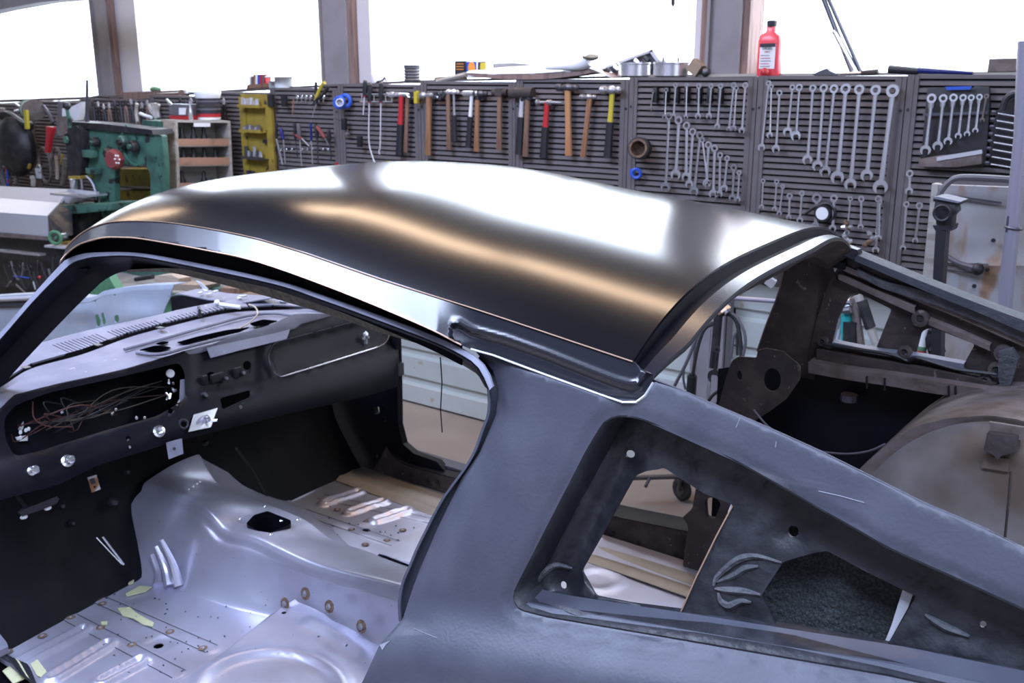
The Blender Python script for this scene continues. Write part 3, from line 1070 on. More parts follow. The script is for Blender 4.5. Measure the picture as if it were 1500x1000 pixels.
# refine around the opening, then drop the faces inside and snap the rim to its outline
for it in range(2):
    es = {e for f in bm.faces if 4 < 99 and min(math.hypot(f.calc_center_median().x - a, f.calc_center_median().y - b) for a, b in hole_w) < .05 and f.calc_center_median().z > .45 for e in f.edges}
    bmesh.ops.subdivide_edges(bm, edges=list(es), cuts=1, use_grid_fill=True)
hw = hole_w
dele = [f for f in bm.faces if f.calc_center_median().z > .42 and inside((f.calc_center_median().x, f.calc_center_median().y), hw)]
bmesh.ops.delete(bm, geom=dele, context='FACES')
for v in bm.verts:
    if v.is_boundary and v.co.z > .42 and min(math.hypot(v.co.x - a, v.co.y - b) for a, b in hw) < .03 and -2.9 < v.co.x < -1.0:
        best = None
        for (ax, ay), (bx, by) in zip(hw, hw[1:] + hw[:1]):
            dx, dy = bx - ax, by - ay
            t = max(0, min(1, ((v.co.x - ax) * dx + (v.co.y - ay) * dy) / max(1e-12, dx * dx + dy * dy)))
            q = (ax + dx * t, ay + dy * t)
            dd = math.hypot(q[0] - v.co.x, q[1] - v.co.y)
            if best is None or dd < best[0]: best = (dd, q)
        v.co.x, v.co.y = best[1]
tun = MB()
bm.verts.ensure_lookup_table()
bm.verts.index_update()
tun.add([v.co.copy() for v in bm.verts], [tuple(v.index for v in f.verts) for f in bm.faces])
bm.free()
bpy.data.meshes.remove(me_t)
tunnel = tun.build('transmission_tunnel', M['silver'], car, 'silvery primed transmission tunnel with square shifter opening', smooth=60)
rimp = [Vector((a, b, .526)) for a, b in hole_w]
MB().add([Vector((a, b, z_)) for z_ in (.530, .44) for a, b in hole_w], [(k, (k + 1) % len(hole_w), len(hole_w) + (k + 1) % len(hole_w), len(hole_w) + k) for k in range(len(hole_w))]).build('shifter_opening', M['inner_black'], tunnel)
for q in [(352, 762), (388, 744), (397, 785), (437, 763), (412, 765)]:
    MB().lathe([(.006, .0), (.006, .003), (.003, .005)], ptop(*q) + Vector((0, 0, .004)), n=8).build('screw', M['chrome'], tunnel)
# bolts at the front edge of the tunnel
for q in [(236, 741), (243, 736), (250, 731), (277, 716), (283, 712), (289, 708), (293, 705)]:
    MB().ball(PY(1.86)(*q), .005, 8).build('bolt', M['steel'], tunnel)
# fluted pressings where tunnel meets toe board
for k, (a, b) in enumerate([((236, 790), (262, 858)), ((228, 800), (248, 858)), ((222, 812), (232, 856))]):
    p, q = PY(1.675)(*a), PZ(.338)(*b)
    MB().tube(cr([p, p.lerp(q, .5) + Vector((0, .01, -.01)), q], 5), [.008 + .010 * i / 10 for i in range(11)], 10).build('pressed_flute', M['silver'], tunnel)
# tunnel weld tabs beside the seat
px_t = PY(1.745)
for q in [(448, 869), (483, 888), (530, 917), (418, 884)]:
    p = px_t(*q)
    nrm = Vector((0, -1, .25))
    MB().lathe([(.016, -.001), (.020, .002), (.014, .003)], p, nrm, n=10).build('weld_scorch', M['rust'], tunnel)
    MB().lathe([(.010, .001), (.010, .007), (.005, .010)], p, nrm, n=8).build('plug_weld', M['weld'], tunnel)
# gear / cardboard glimpse below the shifter hole and wall of the garage floor stay open below

# ---- seat platforms
def plat_rel(x, y):
    o = 0
    c = cm(pz39(395, 1012))
    d = math.hypot((x - c[0]) / 1.0, (y - c[1]) / .82)
    o += .010 * math.exp(-((d - 21) / 2.0) ** 2) - .004 * max(0, min(1, (21 - d) / 3))
    for a, b in (((437, 878), (560, 952)), ((448, 872), (570, 945))):
        dd = dist_poly((x, y), [cm(pz39(*a)), cm(pz39(*b))])
        o += .008 * math.exp(-(dd / 1.0) ** 2)
    dd = dist_poly((x, y), [cm(pz39(455, 912)), cm(pz39(495, 930)), cm(pz39(530, 955))])
    o += .012 * math.exp(-(dd / 2.2) ** 2)
    return o


pl_px = [(240, 1006), (326, 957), (372, 921), (412, 890), (437, 878)]
plp = [cm(pz39(*q)) for q in pl_px]
pl_out = [(-232, 108)] + plp[:] + [(-200, 178), (-60, 178), (-60, 108)]
MBp = sheet_mb(pl_out, [circ(*cm(pz39(416, 897)), .8, n=10), circ(*cm(pz39(467, 932)), .4, n=8), circ(*cm(pz39(508, 948)), .4, n=8)], FLC(.39), (0, 0, -.003), step=1.5, relief=plat_rel)
seatp = MBp.build('seat_platform', M['silver'], car, 'near seat platform with large pressed ring', smooth=60)
e1 = [Vector((a / 100, b / 100, .39)) for a, b in [(-232, 108)] + plp]
loft_mb([e1, [p + Vector((-.012, .002, -.006)) for p in e1], [p + Vector((-.03, .004, -.03)) for p in e1], [p + Vector((-.045, .006, -.058)) for p in e1]], 50, 1, (0, 0, -.002)).build('platform_riser', M['silver'], seatp)
pz = [cm(PZ(.39)(*q)) for q in [(556, 810), (642, 758)]]
farp_out = [(pz[0][0], pz[0][1]), (pz[0][0] + 3, 217), (-60, 217), (-60, 274), (pz[1][0] - 2, 274), pz[1]]


def fp_rel(x, y):
    o = 0
    for c in ((-195, 240), (-150, 246), (-112, 250)):
        d = math.hypot(x - c[0], y - c[1])
        o += .006 * math.exp(-((d - 7) / 1.2) ** 2)
    if -172 < x < -160: o += .008 * math.exp(-((x + 166) / 2.0) ** 2)
    return o


sp2 = sheet_mb(farp_out, [], FLC(.39), (0, 0, -.003), step=2, relief=fp_rel).build('seat_platform', M['silver'], car, 'far seat platform', smooth=60)
e2 = [Vector((farp_out[0][0] / 100, farp_out[0][1] / 100, .39)), Vector((pz[1][0] / 100, pz[1][1] / 100, .39)), Vector((farp_out[4][0] / 100, 2.74, .39))]
loft_mb([e2, [p + Vector((-.03, 0, -.03)) for p in e2], [p + Vector((-.045, 0, -.058)) for p in e2]], 20, 1, (0, 0, -.002), smooth_u=False).build('platform_riser', M['silver'], sp2)
# tan stepped sill floor on the far side
st = [[(-.58 - 2.3, 2.60, .335), (-1.9, 2.58, .335), (-1.55, 2.53, .394), (-.6, 2.50, .394)], [(-2.88, 2.63, .345), (-1.9, 2.61, .345), (-1.55, 2.57, .400), (-.6, 2.54, .400)],
      [(-2.88, 2.66, .342), (-1.9, 2.64, .342), (-1.6, 2.61, .385), (-.6, 2.58, .388)], [(-2.88, 2.70, .345), (-1.9, 2.67, .35), (-1.6, 2.65, .392), (-.6, 2.62, .395)], [(-2.88, 2.76, .34), (-1.9, 2.76, .345), (-1.55, 2.77, .365), (-.6, 2.77, .38)]]
loft_mb(st, 40, 3, (0, 0, -.003), smooth_v=False).build('floor_side_rail', M['tan'], car, 'tan primed strip along the far sill')

# ---- toe board and firewall
tb = [[(-2.66, 1.07, .33), (-2.70, 1.13, .33), (-2.775, 1.62, .33), (-2.80, 1.8, .335), (-2.84, 2.2, .335), (-2.86, 2.5, .335), (-2.86, 2.75, .335)],
      [(-2.72, 1.07, .40), (-2.78, 1.13, .42), (-2.86, 1.62, .42), (-2.89, 1.8, .42), (-2.92, 2.2, .42), (-2.93, 2.5, .42), (-2.93, 2.75, .42)],
      [(-2.86, 1.07, .60), (-2.90, 1.13, .60), (-2.98, 1.62, .60), (-3.0, 1.8, .60), (-3.02, 2.2, .60), (-3.03, 2.5, .60), (-3.03, 2.75, .60)],
      [(-2.95, 1.07, 1.03), (-2.98, 1.13, 1.03), (-3.06, 1.62, 1.03), (-3.08, 1.8, 1.03), (-3.09, 2.2, 1.03), (-3.08, 2.5, 1.03), (-3.05, 2.75, 1.03)]]
fire = loft_mb(tb, 70, 4, (-.003, 0, 0), smooth_v=True).build('firewall', M['firewall'], car, 'black firewall and toe board')
MB().tube([PX(-2.78)(150, 786), PX(-2.74)(181, 827)], .004, 6).build('crease_glint_rod', M['chrome'], fire)  # chrome rods stand in for the glint on a firewall crease
MB().tube([PX(-2.78)(141, 787), PX(-2.74)(178, 826)], .0025, 6).build('crease_glint_rod', M['chrome'], fire)
MB().tube(cr([PX(-2.9)(345, 655), PX(-2.9)(370, 690), PX(-2.88)(395, 735)], 5), .005, 6).build('firewall_joint', M['black'], fire)
for (x, y, r_) in ((165, 735, .02), (137, 712, .016), (105, 765, .012), (185, 690, .012), (90, 740, .014), (60, 800, .012), (300, 648, .012)):
    MB().lathe([(r_, 0), (r_ * .8, .012), (r_ * .4, .02)], PX(-2.93)(x, y), (1, -.2, .2), n=10).build('grommet', M['black'], fire)
# pedal arm
pd = PX(-2.72)
MB().slab([pd(x, y) for x, y in [(26, 750), (32, 744), (60, 733), (80, 725), (84, 729), (80, 736), (52, 747), (30, 754)]], (.012, 0, 0)).build('brake_pedal', M['black'], fire)
for q in [(70, 744), (35, 757)]:
    MB().ball(pd(*q), .009, 8, (1, 1.3, .7)).build('pedal_stud', M['white'], fire)
MB().tube([pd(40, 745), PX(-2.8)(20, 720), PX(-2.9)(5, 700)], .006, 6).build('pedal_arm', M['black'], fire)

# ---- dashboard
PD = plane((1, 0, .6), (-2.78, 0, 1.06))
topz = PZ(1.06)
G_ = [(-60, 592), (0, 567), (45, 540), (120, 519), (186, 495), (240, 480), (330, 459), (400, 454), (445, 452), (480, 455)]
T_ = [(-60, 625), (0, 598), (22, 578), (75, 564), (180, 541), (270, 514), (303, 507), (400, 487), (440, 474), (490, 461), (525, 461)]
Gw = [PZ(1.07)(*q) for q in G_]
Tw = [PD(*q) for q in T_]
dash = loft_mb([Gw, [g.lerp(t, .12) + Vector((0, 0, -.008)) for g, t in zip(resample(Gw, 12), resample(Tw, 12))], [g.lerp(t, .85) + Vector((0, 0, .004)) for g, t in zip(resample(Gw, 12), resample(Tw, 12))], resample(Tw, 12), [p + Vector((.006, 0, -.012)) for p in resample(Tw, 12)]], 80, 1, (0, 0, -.003)).build('dashboard', M['cowl'], car, 'bare grey dashboard top over black dash face')
B_ = [(-60, 760), (0, 732), (60, 716), (90, 708), (144, 681), (252, 648), (400, 611), (500, 588), (545, 578), (583, 566)]
face_out = T_ + [(560, 470), (580, 486), (584, 520)] + B_[::-1]
clus = rnd([(6, 612, 10), (24, 592), (75, 574), (180, 551), (262, 531, 12), (271, 545), (272, 585, 10), (232, 609), (150, 632), (60, 660), (22, 669, 10), (8, 645)], 8)
slot = rnd([(322, 583), (366, 571), (368, 581), (326, 600)], 4)
hls = [clus, slot, circ(46, 690, 5), circ(98, 675, 5), circ(232, 632, 5), circ(188, 642, 4), circ(268, 621, 6), circ(250, 602, 4), circ(309, 552, 7, 8), circ(362, 535, 6, 7)]
gb = rnd([(392, 520, 14), (400, 503, 8), (415, 498), (484, 480), (548, 463, 8), (572, 480, 10), (568, 500, 8), (553, 509), (470, 535), (410, 553, 14), (398, 542)], 8)


def face_off(x, y):
    o = 0
    if x > 385:
        d = dist_poly((x, y), gb + [gb[0]])
        o += .010 * math.exp(-(d / 3.5) ** 2)
        if inside((x, y), gb): o -= .008
    # lower half bulges towards the seats
    m_ = interp(x, [(a, b) for a, b in B_])
    o += .020 * max(0, 1 - ((m_ - y) - 30) ** 2 / 900.0)
    if 285 < x < 380 and y < 575: o -= .006
    return o


fc = sheet_mb(face_out, hls, PD, (-.003, 0, 0), step=7, relief=face_off).build('dash_face', M['inner_black'], dash, 'satin black dash face with empty instrument opening', smooth=60)
# lower return flange
loft_mb([[PD(x, y, face_off(x, y)) for x, y in B_], [PD(x, y) + Vector((-.03, 0, -.012)) for x, y in B_], [PD(x, y) + Vector((-.10, 0, .0)) for x, y in B_]], 60, 1, (0, 0, .002)).build('dash_lower_flange', M['inner_black'], dash)
rimw = [PD(x, y, face_off(x, y) + .003) for x, y in gb]
MB().tube(rimw + [rimw[0], rimw[1]], .0016, 4, caps=False).build('glovebox_edge', M['dark_steel'], dash)
MB().tube([PD(x, y, face_off(x, y) + .004) for x, y in [(414, 551), (470, 534), (553, 508)]], .0022, 4).build('glovebox_chrome_strip', M['steel'], dash)
L_ = PD(535, 495, .012)
lt = MB().lathe([(.011, 0), (.011, .008), (.007, .012)], L_ + Vector((0, 0, .014)), (1, 0, .5), 10)
lt.bbox(L_ + Vector((0, -.004, -.022)), L_ + Vector((.008, .004, .016))).bbox(L_ + Vector((0, -.016, -.002)), L_ + Vector((.008, .016, .006)))
lt.build('glovebox_latch', M['steel'], dash)
# chrome bezels and knobs
ax = Vector((1, -.15, .45)).normalized()
for (x, y, r_) in ((232, 632, .019), (98, 675, .018), (46, 690, .013)):
    p = PD(x, y, .022)
    MB().lathe([(r_ * .62, -.01), (r_ * .62, .010), (r_, .008), (r_, 0), (r_ * .9, -.006)], p, ax, 14).build('switch_bezel', M['chrome'], dash)
    if x != 232:
        kb = MB().lathe([(.005, 0), (.005, .026), (.010, .03), (.012, .040), (.008, .046)], p, ax, 12)
        kb.build('switch_knob', M['chrome'], dash)
MB().torus(PD(269, 621, .02), ax, .014, .004).build('grommet_ring', M['black'], dash)
MB().lathe([(.014, 0), (.014, .005)], PD(249, 547, -.02), ax, 12).build('gauge_back', M['paper'], dash)
# silver plate with lever at the centre, bracket tabs
tp = MB().slab([PD(x, y, .026) for x, y in [(284, 607), (318, 597), (308, 625), (276, 632)]], (.003, 0, 0))
tp.build('switch_plate', M['steel'], dash)
sw = MB().lathe([(.014, 0), (.012, .02), (.006, .03)], PD(300, 614, .03), ax, 10).rod(PD(306, 617, .04), PD(318, 615, .06), .004)
sw.build('switch_lever', M['chrome'], dash)
tab = MB().slab([PD(x, y, .012) for x, y in [(243, 648), (266, 642), (268, 664), (247, 672)]], (.002, 0, 0))
tab.build('bracket_tab', M['cowl'], dash)
MB().lathe([(.005, 0), (.005, .003)], PD(255, 657, .02), (1, 0, .3), 8).build('tab_hole', M['black'], dash)
bt = MB().slab([PX(-2.72)(x, y) for x, y in [(128, 699), (141, 695), (147, 716), (134, 721)]], (.002, 0, 0))
bt.build('relay_tab', M['cream'], dash)
MB().slab([PX(-2.714)(x, y) for x, y in [(131, 702), (138, 700), (140, 707), (134, 709)]], (.002, 0, 0)).build('relay_slot', M['black'], dash)
MB().ball(PX(-2.712)(139, 713), .004, 6).build('relay_slot', M['black'], dash)
# instrument recess back and wiring
MB().slab([PD(x, y, -.16) for x, y in [(-30, 600), (300, 500), (300, 610), (-30, 700)]], (-.004, 0, 0)).build('instrument_recess', M['inner_black'], dash)
random.seed(11)
for k in range(20):
    x0, x1_ = random.uniform(15, 150), random.uniform(90, 262)
    y0, y1_ = 655 - x0 * .22 + random.uniform(-30, 0), 655 - x1_ * .24 + random.uniform(-45, 0)
    mid = ((x0 + x1_) / 2 + random.uniform(-20, 20), (y0 + y1_) / 2 + random.uniform(-22, 12))
    pts = [PD(x0, y0, -.12), PD(x0 + 10, y0 + random.uniform(-10, 10), -.06), PD(*mid, -.02 - random.random() * .04), PD(x1_, y1_, -.07)]
    MB().tube(cr(pts, 6), random.choice([.0014, .0018, .0024]), 5).build('wire', M[random.choice(['black', 'dusty_wire', 'dusty_wire', 'purple_wire', 'black'])], dash)
MB().tube(cr([PD(48, 588, -.03), PD(50, 612, -.02), (PD(70, 624, -.02)), PD(105, 625, -.03)], 8), .0022, 5).build('wire', M['purple_wire'], dash, 'thick red-brown wire')
# chrome connector cluster hanging at the right of the opening
for k in range(9):
    p = PD(252 + random.uniform(-6, 10), 560 + k * 4.0 + random.uniform(-3, 3), random.uniform(-.01, .03))
    q = p + Vector((random.uniform(-.02, .02), random.uniform(-.02, .02), random.uniform(-.02, .02)))
    MB().rod(p, q, .004, .003, 6).build('terminal', M['chrome'], dash)
MB().slab([PD(x, y, -.01) for x, y in [(264, 556), (272, 555), (275, 590), (262, 600)]], (.004, 0, 0)).build('metal_strip', M['cowl'], dash)
for q in [(170, 600), (200, 612), (212, 612), (165, 606), (190, 655), (188, 645), (91, 603), (30, 633), (38, 630), (30, 641), (42, 628)]:
    MB().ball(PD(*q, .01 if q[0] > 180 else -.03), .0055, 8, (.6, 1, 1.2)).build('lamp_socket', M['chrome'] if q[0] > 60 else M['paper'], dash)
for a, b in (((22, 640), (40, 645)), ((26, 628), (34, 625))):
    MB().slab([PD(a[0], a[1], -.14), PD(b[0], b[1] - 8, -.14), PD(b[0], b[1], -.14), PD(a[0] + 4, a[1] + 6, -.14)], (.002, 0, 0)).build('painted_gap_light', M['paper'], dash)  # white slabs paint in light showing through gaps behind the wiring
# radio and heater control remains
for (x, y, w, h) in ((318, 553, .05, .03), (348, 545, .03, .035), (300, 556, .02, .03)):
    p = PD(x, y, .004)
    MB().box(p, (.012, w, h)).build('control_plate', M['black'], dash, bevel=.003)
for q in [(330, 555), (355, 547), (298, 578), (300, 580), (350, 597)]:
    MB().lathe([(.008, 0), (.006, .014)], PD(*q, .006), ax, 10).build('control_shaft', M['dark_steel'], dash)
# raised pad plate of the dash top
MB().slab([PD(x, y, .012) for x, y in [(303, 510), (360, 498), (400, 490), (432, 481), (442, 474), (490, 461), (478, 461), (432, 462), (412, 470), (398, 478), (345, 492), (303, 504), (309, 524), (350, 512), (400, 499), (424, 492), (440, 474)][:11]], (0, 0, .006)).build('dash_top_plate', M['cowl'], dash)
loft_mb([[PD(x, y, .014) for x, y in [(303, 509), (350, 498), (400, 487), (425, 482)]], [PD(x, y, .020) for x, y in [(309, 524), (355, 512), (405, 500), (420, 496)]]], 20, 1, (-.003, 0, 0), smooth_u=False).build('dash_top_lip', M['cowl'], dash)
# slots in the dash top (defroster openings): flat black slabs paint in their inner shade
pt = PZ(1.069)
for s in ([(203, 514), (228, 507), (252, 510), (235, 516)], [(258, 503), (290, 494), (330, 485), (367, 480), (350, 488), (300, 497), (270, 505)], [(365, 475), (385, 469), (408, 471), (390, 477), (372, 479)], [(227, 505), (237, 501), (249, 502), (240, 506)]):
    MB().slab([pt(x, y) + Vector((0, 0, .004)) for x, y in rnd(s, 4)], (0, 0, -.002)).build('defroster_slot_shade', M['slot_shade'], dash)
for ln in ([(182, 513), (240, 497), (300, 480), (360, 464), (400, 460), (430, 463)], [(200, 518), (235, 520), (280, 508), (340, 493), (392, 481), (412, 474)]):
    MB().tube([pt(p.x, p.y) + Vector((0, 0, .003)) for p in cr([Vector((a, b, 0)) for a, b in ln], 5)], .006, 6).build('pressed_ridge', M['cowl'], dash)

# ---- cowl panel with louvres, dark gutter behind
C_ = [(-60, 540), (0, 520), (63, 501), (132, 483), (228, 462), (264, 453), (330, 441), (400, 436), (407, 435)]
pc = plane((.12, 0, 1), (-3.1, 0, 1.085))
slots = []
ns = 44
for k in range(ns):
    if k in (12, 13, 27, 28): continue
    t = k / (ns - 1)
    a = (76 + (322 - 76) * t, 505 - (505 - 448) * t ** .95)
    L = 12 + 6 * (1 - t)
    b = (a[0] + 26 - 8 * t, a[1] + L * .55 + 2)
    w = 2.0
    slots.append([(a[0], a[1]), (a[0] + w, a[1] - .4), (b[0] + w, b[1] - .4), (b[0], b[1])])
cow_out = C_ + [(440, 445), (470, 450)] + [(x, y - 8) for x, y in G_[-3::-1]]
cowl = sheet_mb(cow_out, slots, pc, (0, 0, -.006)).build('cowl_panel', M['cowl'], car, 'dusty grey cowl panel with three banks of louvre slots')
MB().slab([pc(x, y, -.03) for x, y in [(40, 530), (70, 498), (335, 438), (380, 445), (120, 525)]], (0, 0, -.004)).build('cowl_plenum', M['inner_black'], cowl)
gl0 = [pc(x, y - 8) for x, y in G_[:-1]]
loft_mb([gl0, [p + Vector((.004, 0, -.05)) for p in gl0], [Vector(PZ(1.07)(x, y)) + Vector((-.004, 0, -.05)) for x, y in G_[:-1]], [Vector(PZ(1.07)(x, y)) for x, y in G_[:-1]]], 60, 1, (0, 0, -.002)).build('windshield_gutter', M['firewall'], cowl)
sd = MB().rod(pc(293, 464), pc(293, 464) + Vector((0, 0, .03)), .008, .004, 8).rod(pc(293, 464) + Vector((0, 0, .025)), pc(291, 450), .003, .006, 6)
sd.box(pc(294, 460), (.012, .02, .008))
sd.build('washer_nozzle', M['black'], cowl)
MB().rod(pc(322, 446, .02), pc(352, 450, .02), .008, n=8).build('paint_stick', M['white'], cowl)
MB().ball(pc(318, 443, .012), .012, 8).build('seam_blob', M['white'], cowl)
MB().ball(pc(415, 440, .008), .014, 8, (1.6, 1, .6)).build('seam_blob', M['white'], cowl)
cw = cr([pc(364, 446, .02), pc(374, 450, .04), pc(377, 460, .04), pc(366, 472, .02), pc(352, 480, .01), pc(340, 488, 0)], 6)
MB().tube(cw, .0030, 6).build('loose_wire', M['cream_wire'], cowl)
MB().rod(pc(361, 443, .03), pc(366, 451, .005), .003, n=6).build('pin', M['black'], cowl)
for q in [(38, 538), (143, 505), (235, 480)]:
    MB().box(pc(*q), (.03, .02, .004)).build('trim_clip', M['dark_steel'], cowl)
# cowl front wall down to the engine bay
loft_mb([[pc(x, y) for x, y in C_], [pc(x, y) + Vector((-.02, 0, -.12)) for x, y in C_], [pc(x, y) + Vector((-.02, 0, -.6)) for x, y in C_]], 40, 1, (.003, 0, 0)).build('engine_bulkhead', M['apron'], car, 'pale blue primed engine bulkhead')

# ---- engine bay apron on the far side, pale blue-grey
pa = PY(2.45)
ap_out = [(-60, 452), (60, 447), (128, 444), (150, 434), (200, 425), (228, 424), (252, 423), (249, 436), (243, 448), (238, 462), (238, 560), (-60, 620)]
aholes = [rnd([(139, 462), (143, 459), (148, 470), (146, 478), (141, 478)], 3), rnd([(148, 459), (151, 457), (155, 470), (154, 475), (150, 476)], 3), rnd([(167, 463), (172, 460), (175, 466), (173, 473), (168, 472)], 3), circ(168, 432, 1.6), circ(139, 441, 1.5)]


def ap_off(x, y):
    return -.03 * math.exp(-(((x - 205) / 26) ** 2 + ((y - 462) / 16) ** 2)) - .02 * math.exp(-(((x - 118) / 22) ** 2 + ((y - 455) / 12) ** 2))


apr = sheet_mb(ap_out, aholes, pa, (0, .004, 0), step=8, relief=ap_off).build('fender_apron', M['apron'], car, 'pale blue-grey inner fender apron', smooth=60)
fr_ = [(-60, 440), (60, 434), (128, 440), (150, 430), (200, 423), (252, 421)]
loft_mb([[pa(x, y + 3) for x, y in fr_], [pa(x, y) + Vector((0, .01, .012)) for x, y in fr_], [pa(x, y) + Vector((0, .08, .012)) for x, y in fr_]], 30, 1, (0, 0, -.003)).build('apron_flange', M['apron'], apr)
for a, b, c_ in (((-40, 440), (50, 436), 'pale_metal'), ((-40, 450), (50, 446), 'print_dark')):
    MB().rod(pa(*a), pa(*b), .012, n=6).build('apron_rail', M[c_], apr)
bx = PY(2.40)
MB().slab([bx(x, y) for x, y in [(250, 436), (262, 434), (330, 443), (352, 446), (300, 452), (252, 460)]], (0, .02, 0)).build('battery_tray', M['inner_black'], apr)
loft_mb([[bx(x, y) for x, y in [(246, 435), (262, 431), (305, 440), (360, 444)]], [bx(x, y) + Vector((0, .10, 0)) for x, y in [(246, 433), (262, 429), (305, 437), (380, 442)]]], 12, 1, (0, 0, .004), smooth_u=False).build('cowl_side_flange', M['cowl'], apr)
for q in [(295, 431), (300, 436), (288, 434), (350, 439), (345, 442), (310, 432)]:
    MB().box(bx(*q) + Vector((0, .02, .012)), (.03, .014, .005), Matrix.Rotation(q[0], 3, 'Z')).build('foil_scrap', M['pale_metal'], apr)

# ---- far hinge pillar, kick panel, rocker
hp = PY(2.78)
kick = [(470, 520), (555, 500), (580, 488), (582, 560), (583, 622), (590, 650), (606, 664), (640, 676), (660, 700), (600, 715), (500, 700), (430, 690), (400, 600)]
hol = [rnd([(546, 597), (555, 595), (556, 606), (548, 607)], 2), rnd([(560, 592), (564, 595), (564, 602), (560, 600)], 1.5), rnd([(560, 610), (565, 609), (566, 618), (561, 618)], 1.5)]
kp = sheet_mb(kick, hol, hp, (0, .03, 0)).build('hinge_pillar', M['inner_black'], car, 'black far hinge pillar and kick panel')
MB().box(hp(584, 540), (.03, .03, .05)).build('door_check', M['dark_steel'], kp)
MB().slab([hp(x, y, -.02) for x, y in [(535, 575), (565, 570), (566, 640), (540, 640)]][::-1], (0, .018, 0)).build('kick_pressing', M['inner_black'], kp) if False else None
rk_top = [(583, 640), (592, 655), (612, 668), (640, 676), (690, 688), (800, 712), (905, 738), (1000, 757), (1030, 762)]
rkp, rki = PY(2.83), PY(2.76)
r1 = [rkp(x, y) for x, y in rk_top]
r2 = [p + Vector((0, -.04, -.005)) for p in r1]
r3 = [p + Vector((0, -.07, -.015)) for p in r1]
rk_bot = [(545, 690), (560, 700), (590, 712), (643, 733), (700, 748), (780, 766), (878, 790), (1010, 826), (1060, 840)]
r4 = [rki(x, y) for x, y in rk_bot]
rock = loft_mb([r1, r2, r3], 60, 1, (0, 0, -.003)).build('rocker_panel', M['inner_black'], car, 'far rocker panel')
loft_mb([[p + Vector((0, 0, -.001)) for p in r3], [a.lerp(b, .5) + Vector((0, .008, 0)) for a, b in zip(resample(r3, 12), resample(r4, 12))], resample(r4, 12)], 60, 2, (0, .003, 0)).build('rocker_inner', M['brown'], rock)
for q in [(552, 668), (625, 702), (640, 705), (600, 697), (905, 758), (898, 781), (935, 795), (990, 812), (660, 728)]:
    MB().lathe([(.009, 0), (.007, .004)], rki(*q), (0, -1, .2), 8).build('rocker_hole', M['black'], rock)
# outer rocker and lower outer skin on the far side, near rocker
MB().bbox((-2.75, 2.80, .18), (.25, 2.86, .44)).build('rocker_outer', M['primer'], car)
MB().bbox((-2.15, 1.06, .18), (-.1, 1.13, .42)).build('rocker_outer', M['primer'], car)
MB().bbox((-2.78, 1.08, .26), (.2, 2.82, .30)).bbox((-2.7, 1.3, .18), (.2, 1.4, .27)).bbox((-2.7, 2.6, .18), (.2, 2.7, .27)).build('under_frame', M['inner_black'], car)
# grey cover and bundled wires at the near front corner
MB().slab([pz33(x, y) + Vector((0, 0, .06)) for x, y in [(-30, 958), (0, 950), (14, 968), (16, 974), (0, 982), (-30, 990)]], (0, 0, -.02)).build('sill_bracket', M['cowl'], car)
for k in range(7):
    a = pz33(10 + k * 3, 972 + k * 2) + Vector((0, 0, .03))
    MB().tube(cr([a, a + Vector((.05, -.01 + k * .002, .01)), a + Vector((.13, -.02, .0)), a + Vector((.22, -.03 - k * .004, .01))], 4), .003, 5).build('harness_wire', M['black' if k != 3 else 'filler'], car)

# ================================================================ far quarter structure
FO = PY(2.70)
pil = [(1120, 372), (1178, 366), (1215, 372), (1226, 410), (1212, 430), (1203, 480), (1200, 520), (1192, 556), (1173, 552), (1171, 532), (1160, 525), (1109, 514), (1122, 476), (1138, 435), (1146, 405), (1147, 392), (1143, 384)]
pp = sheet_mb(pil, [circ(1179, 422, 2.2)], FS, (0, .004, 0), step=12, relief=lambda x, y: .010 + .03 * math.exp(-((x - (1210 - (y - 380) * .1)) / 12) ** 2)).build('roof_side_pillar', M['brown'], car, 'brown primed far roof pillar')
MB().tube(cr([FS(x, y, .006) for x, y in [(1147, 392), (1146, 405), (1138, 435), (1122, 476), (1109, 514)]], 5), .0022, 4).build('pillar_edge', M['brown_light'], pp)
brace = rnd([(1072, 528, 6), (1082, 522), (1108, 524), (1110, 513, 2), (1122, 510), (1146, 514), (1160, 526, 8), (1172, 535, 6), (1171, 556), (1152, 584), (1128, 602), (1103, 618), (1052, 596), (1063, 554)], 3)
BP = PY(2.62)
br_ = sheet_mb(brace, [circ(1131, 556, 13, 17, 18), circ(1083, 550, 4, 7)], BP, (0, .006, 0), step=12, relief=lambda x, y: -.02 * math.exp(-(dist_poly((x, y), [(1172, 540), (1165, 570), (1128, 602), (1103, 618)]) / 9) ** 2)).build('pillar_brace', M['brown'], car, 'brown brace plate with a round hole')
MB().torus(BP(1131, 556), (0, 1, 0), .034, .004, 20).build('hole_rim', M['brown_light'], br_) if False else None
lowp = rnd([(1052, 596), (1103, 618), (1130, 640), (1090, 700), (1072, 745), (1052, 790), (1046, 845), (1000, 830), (1008, 770), (1000, 757, 3), (1014, 745), (1022, 700), (1040, 640)], 5)
lp = sheet_mb(lowp, [rnd([(1032, 733, 5), (1040, 728), (1050, 730), (1056, 738, 4), (1047, 760), (1034, 758, 4)], 4)], FO, (0, .02, 0), step=14).build('lock_pillar', M['brown'], car, 'brown lock pillar at the rear of the far door opening')
# outer skin of the far quarter, seen from inside as a dark cavity
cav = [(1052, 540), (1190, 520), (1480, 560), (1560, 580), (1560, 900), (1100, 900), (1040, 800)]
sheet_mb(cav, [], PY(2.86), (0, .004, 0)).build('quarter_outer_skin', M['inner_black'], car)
MB().bbox((-.98, 2.0, .46), (.35, 2.84, .50)).build('rear_floor', M['brown'], car, 'dark rear floor')
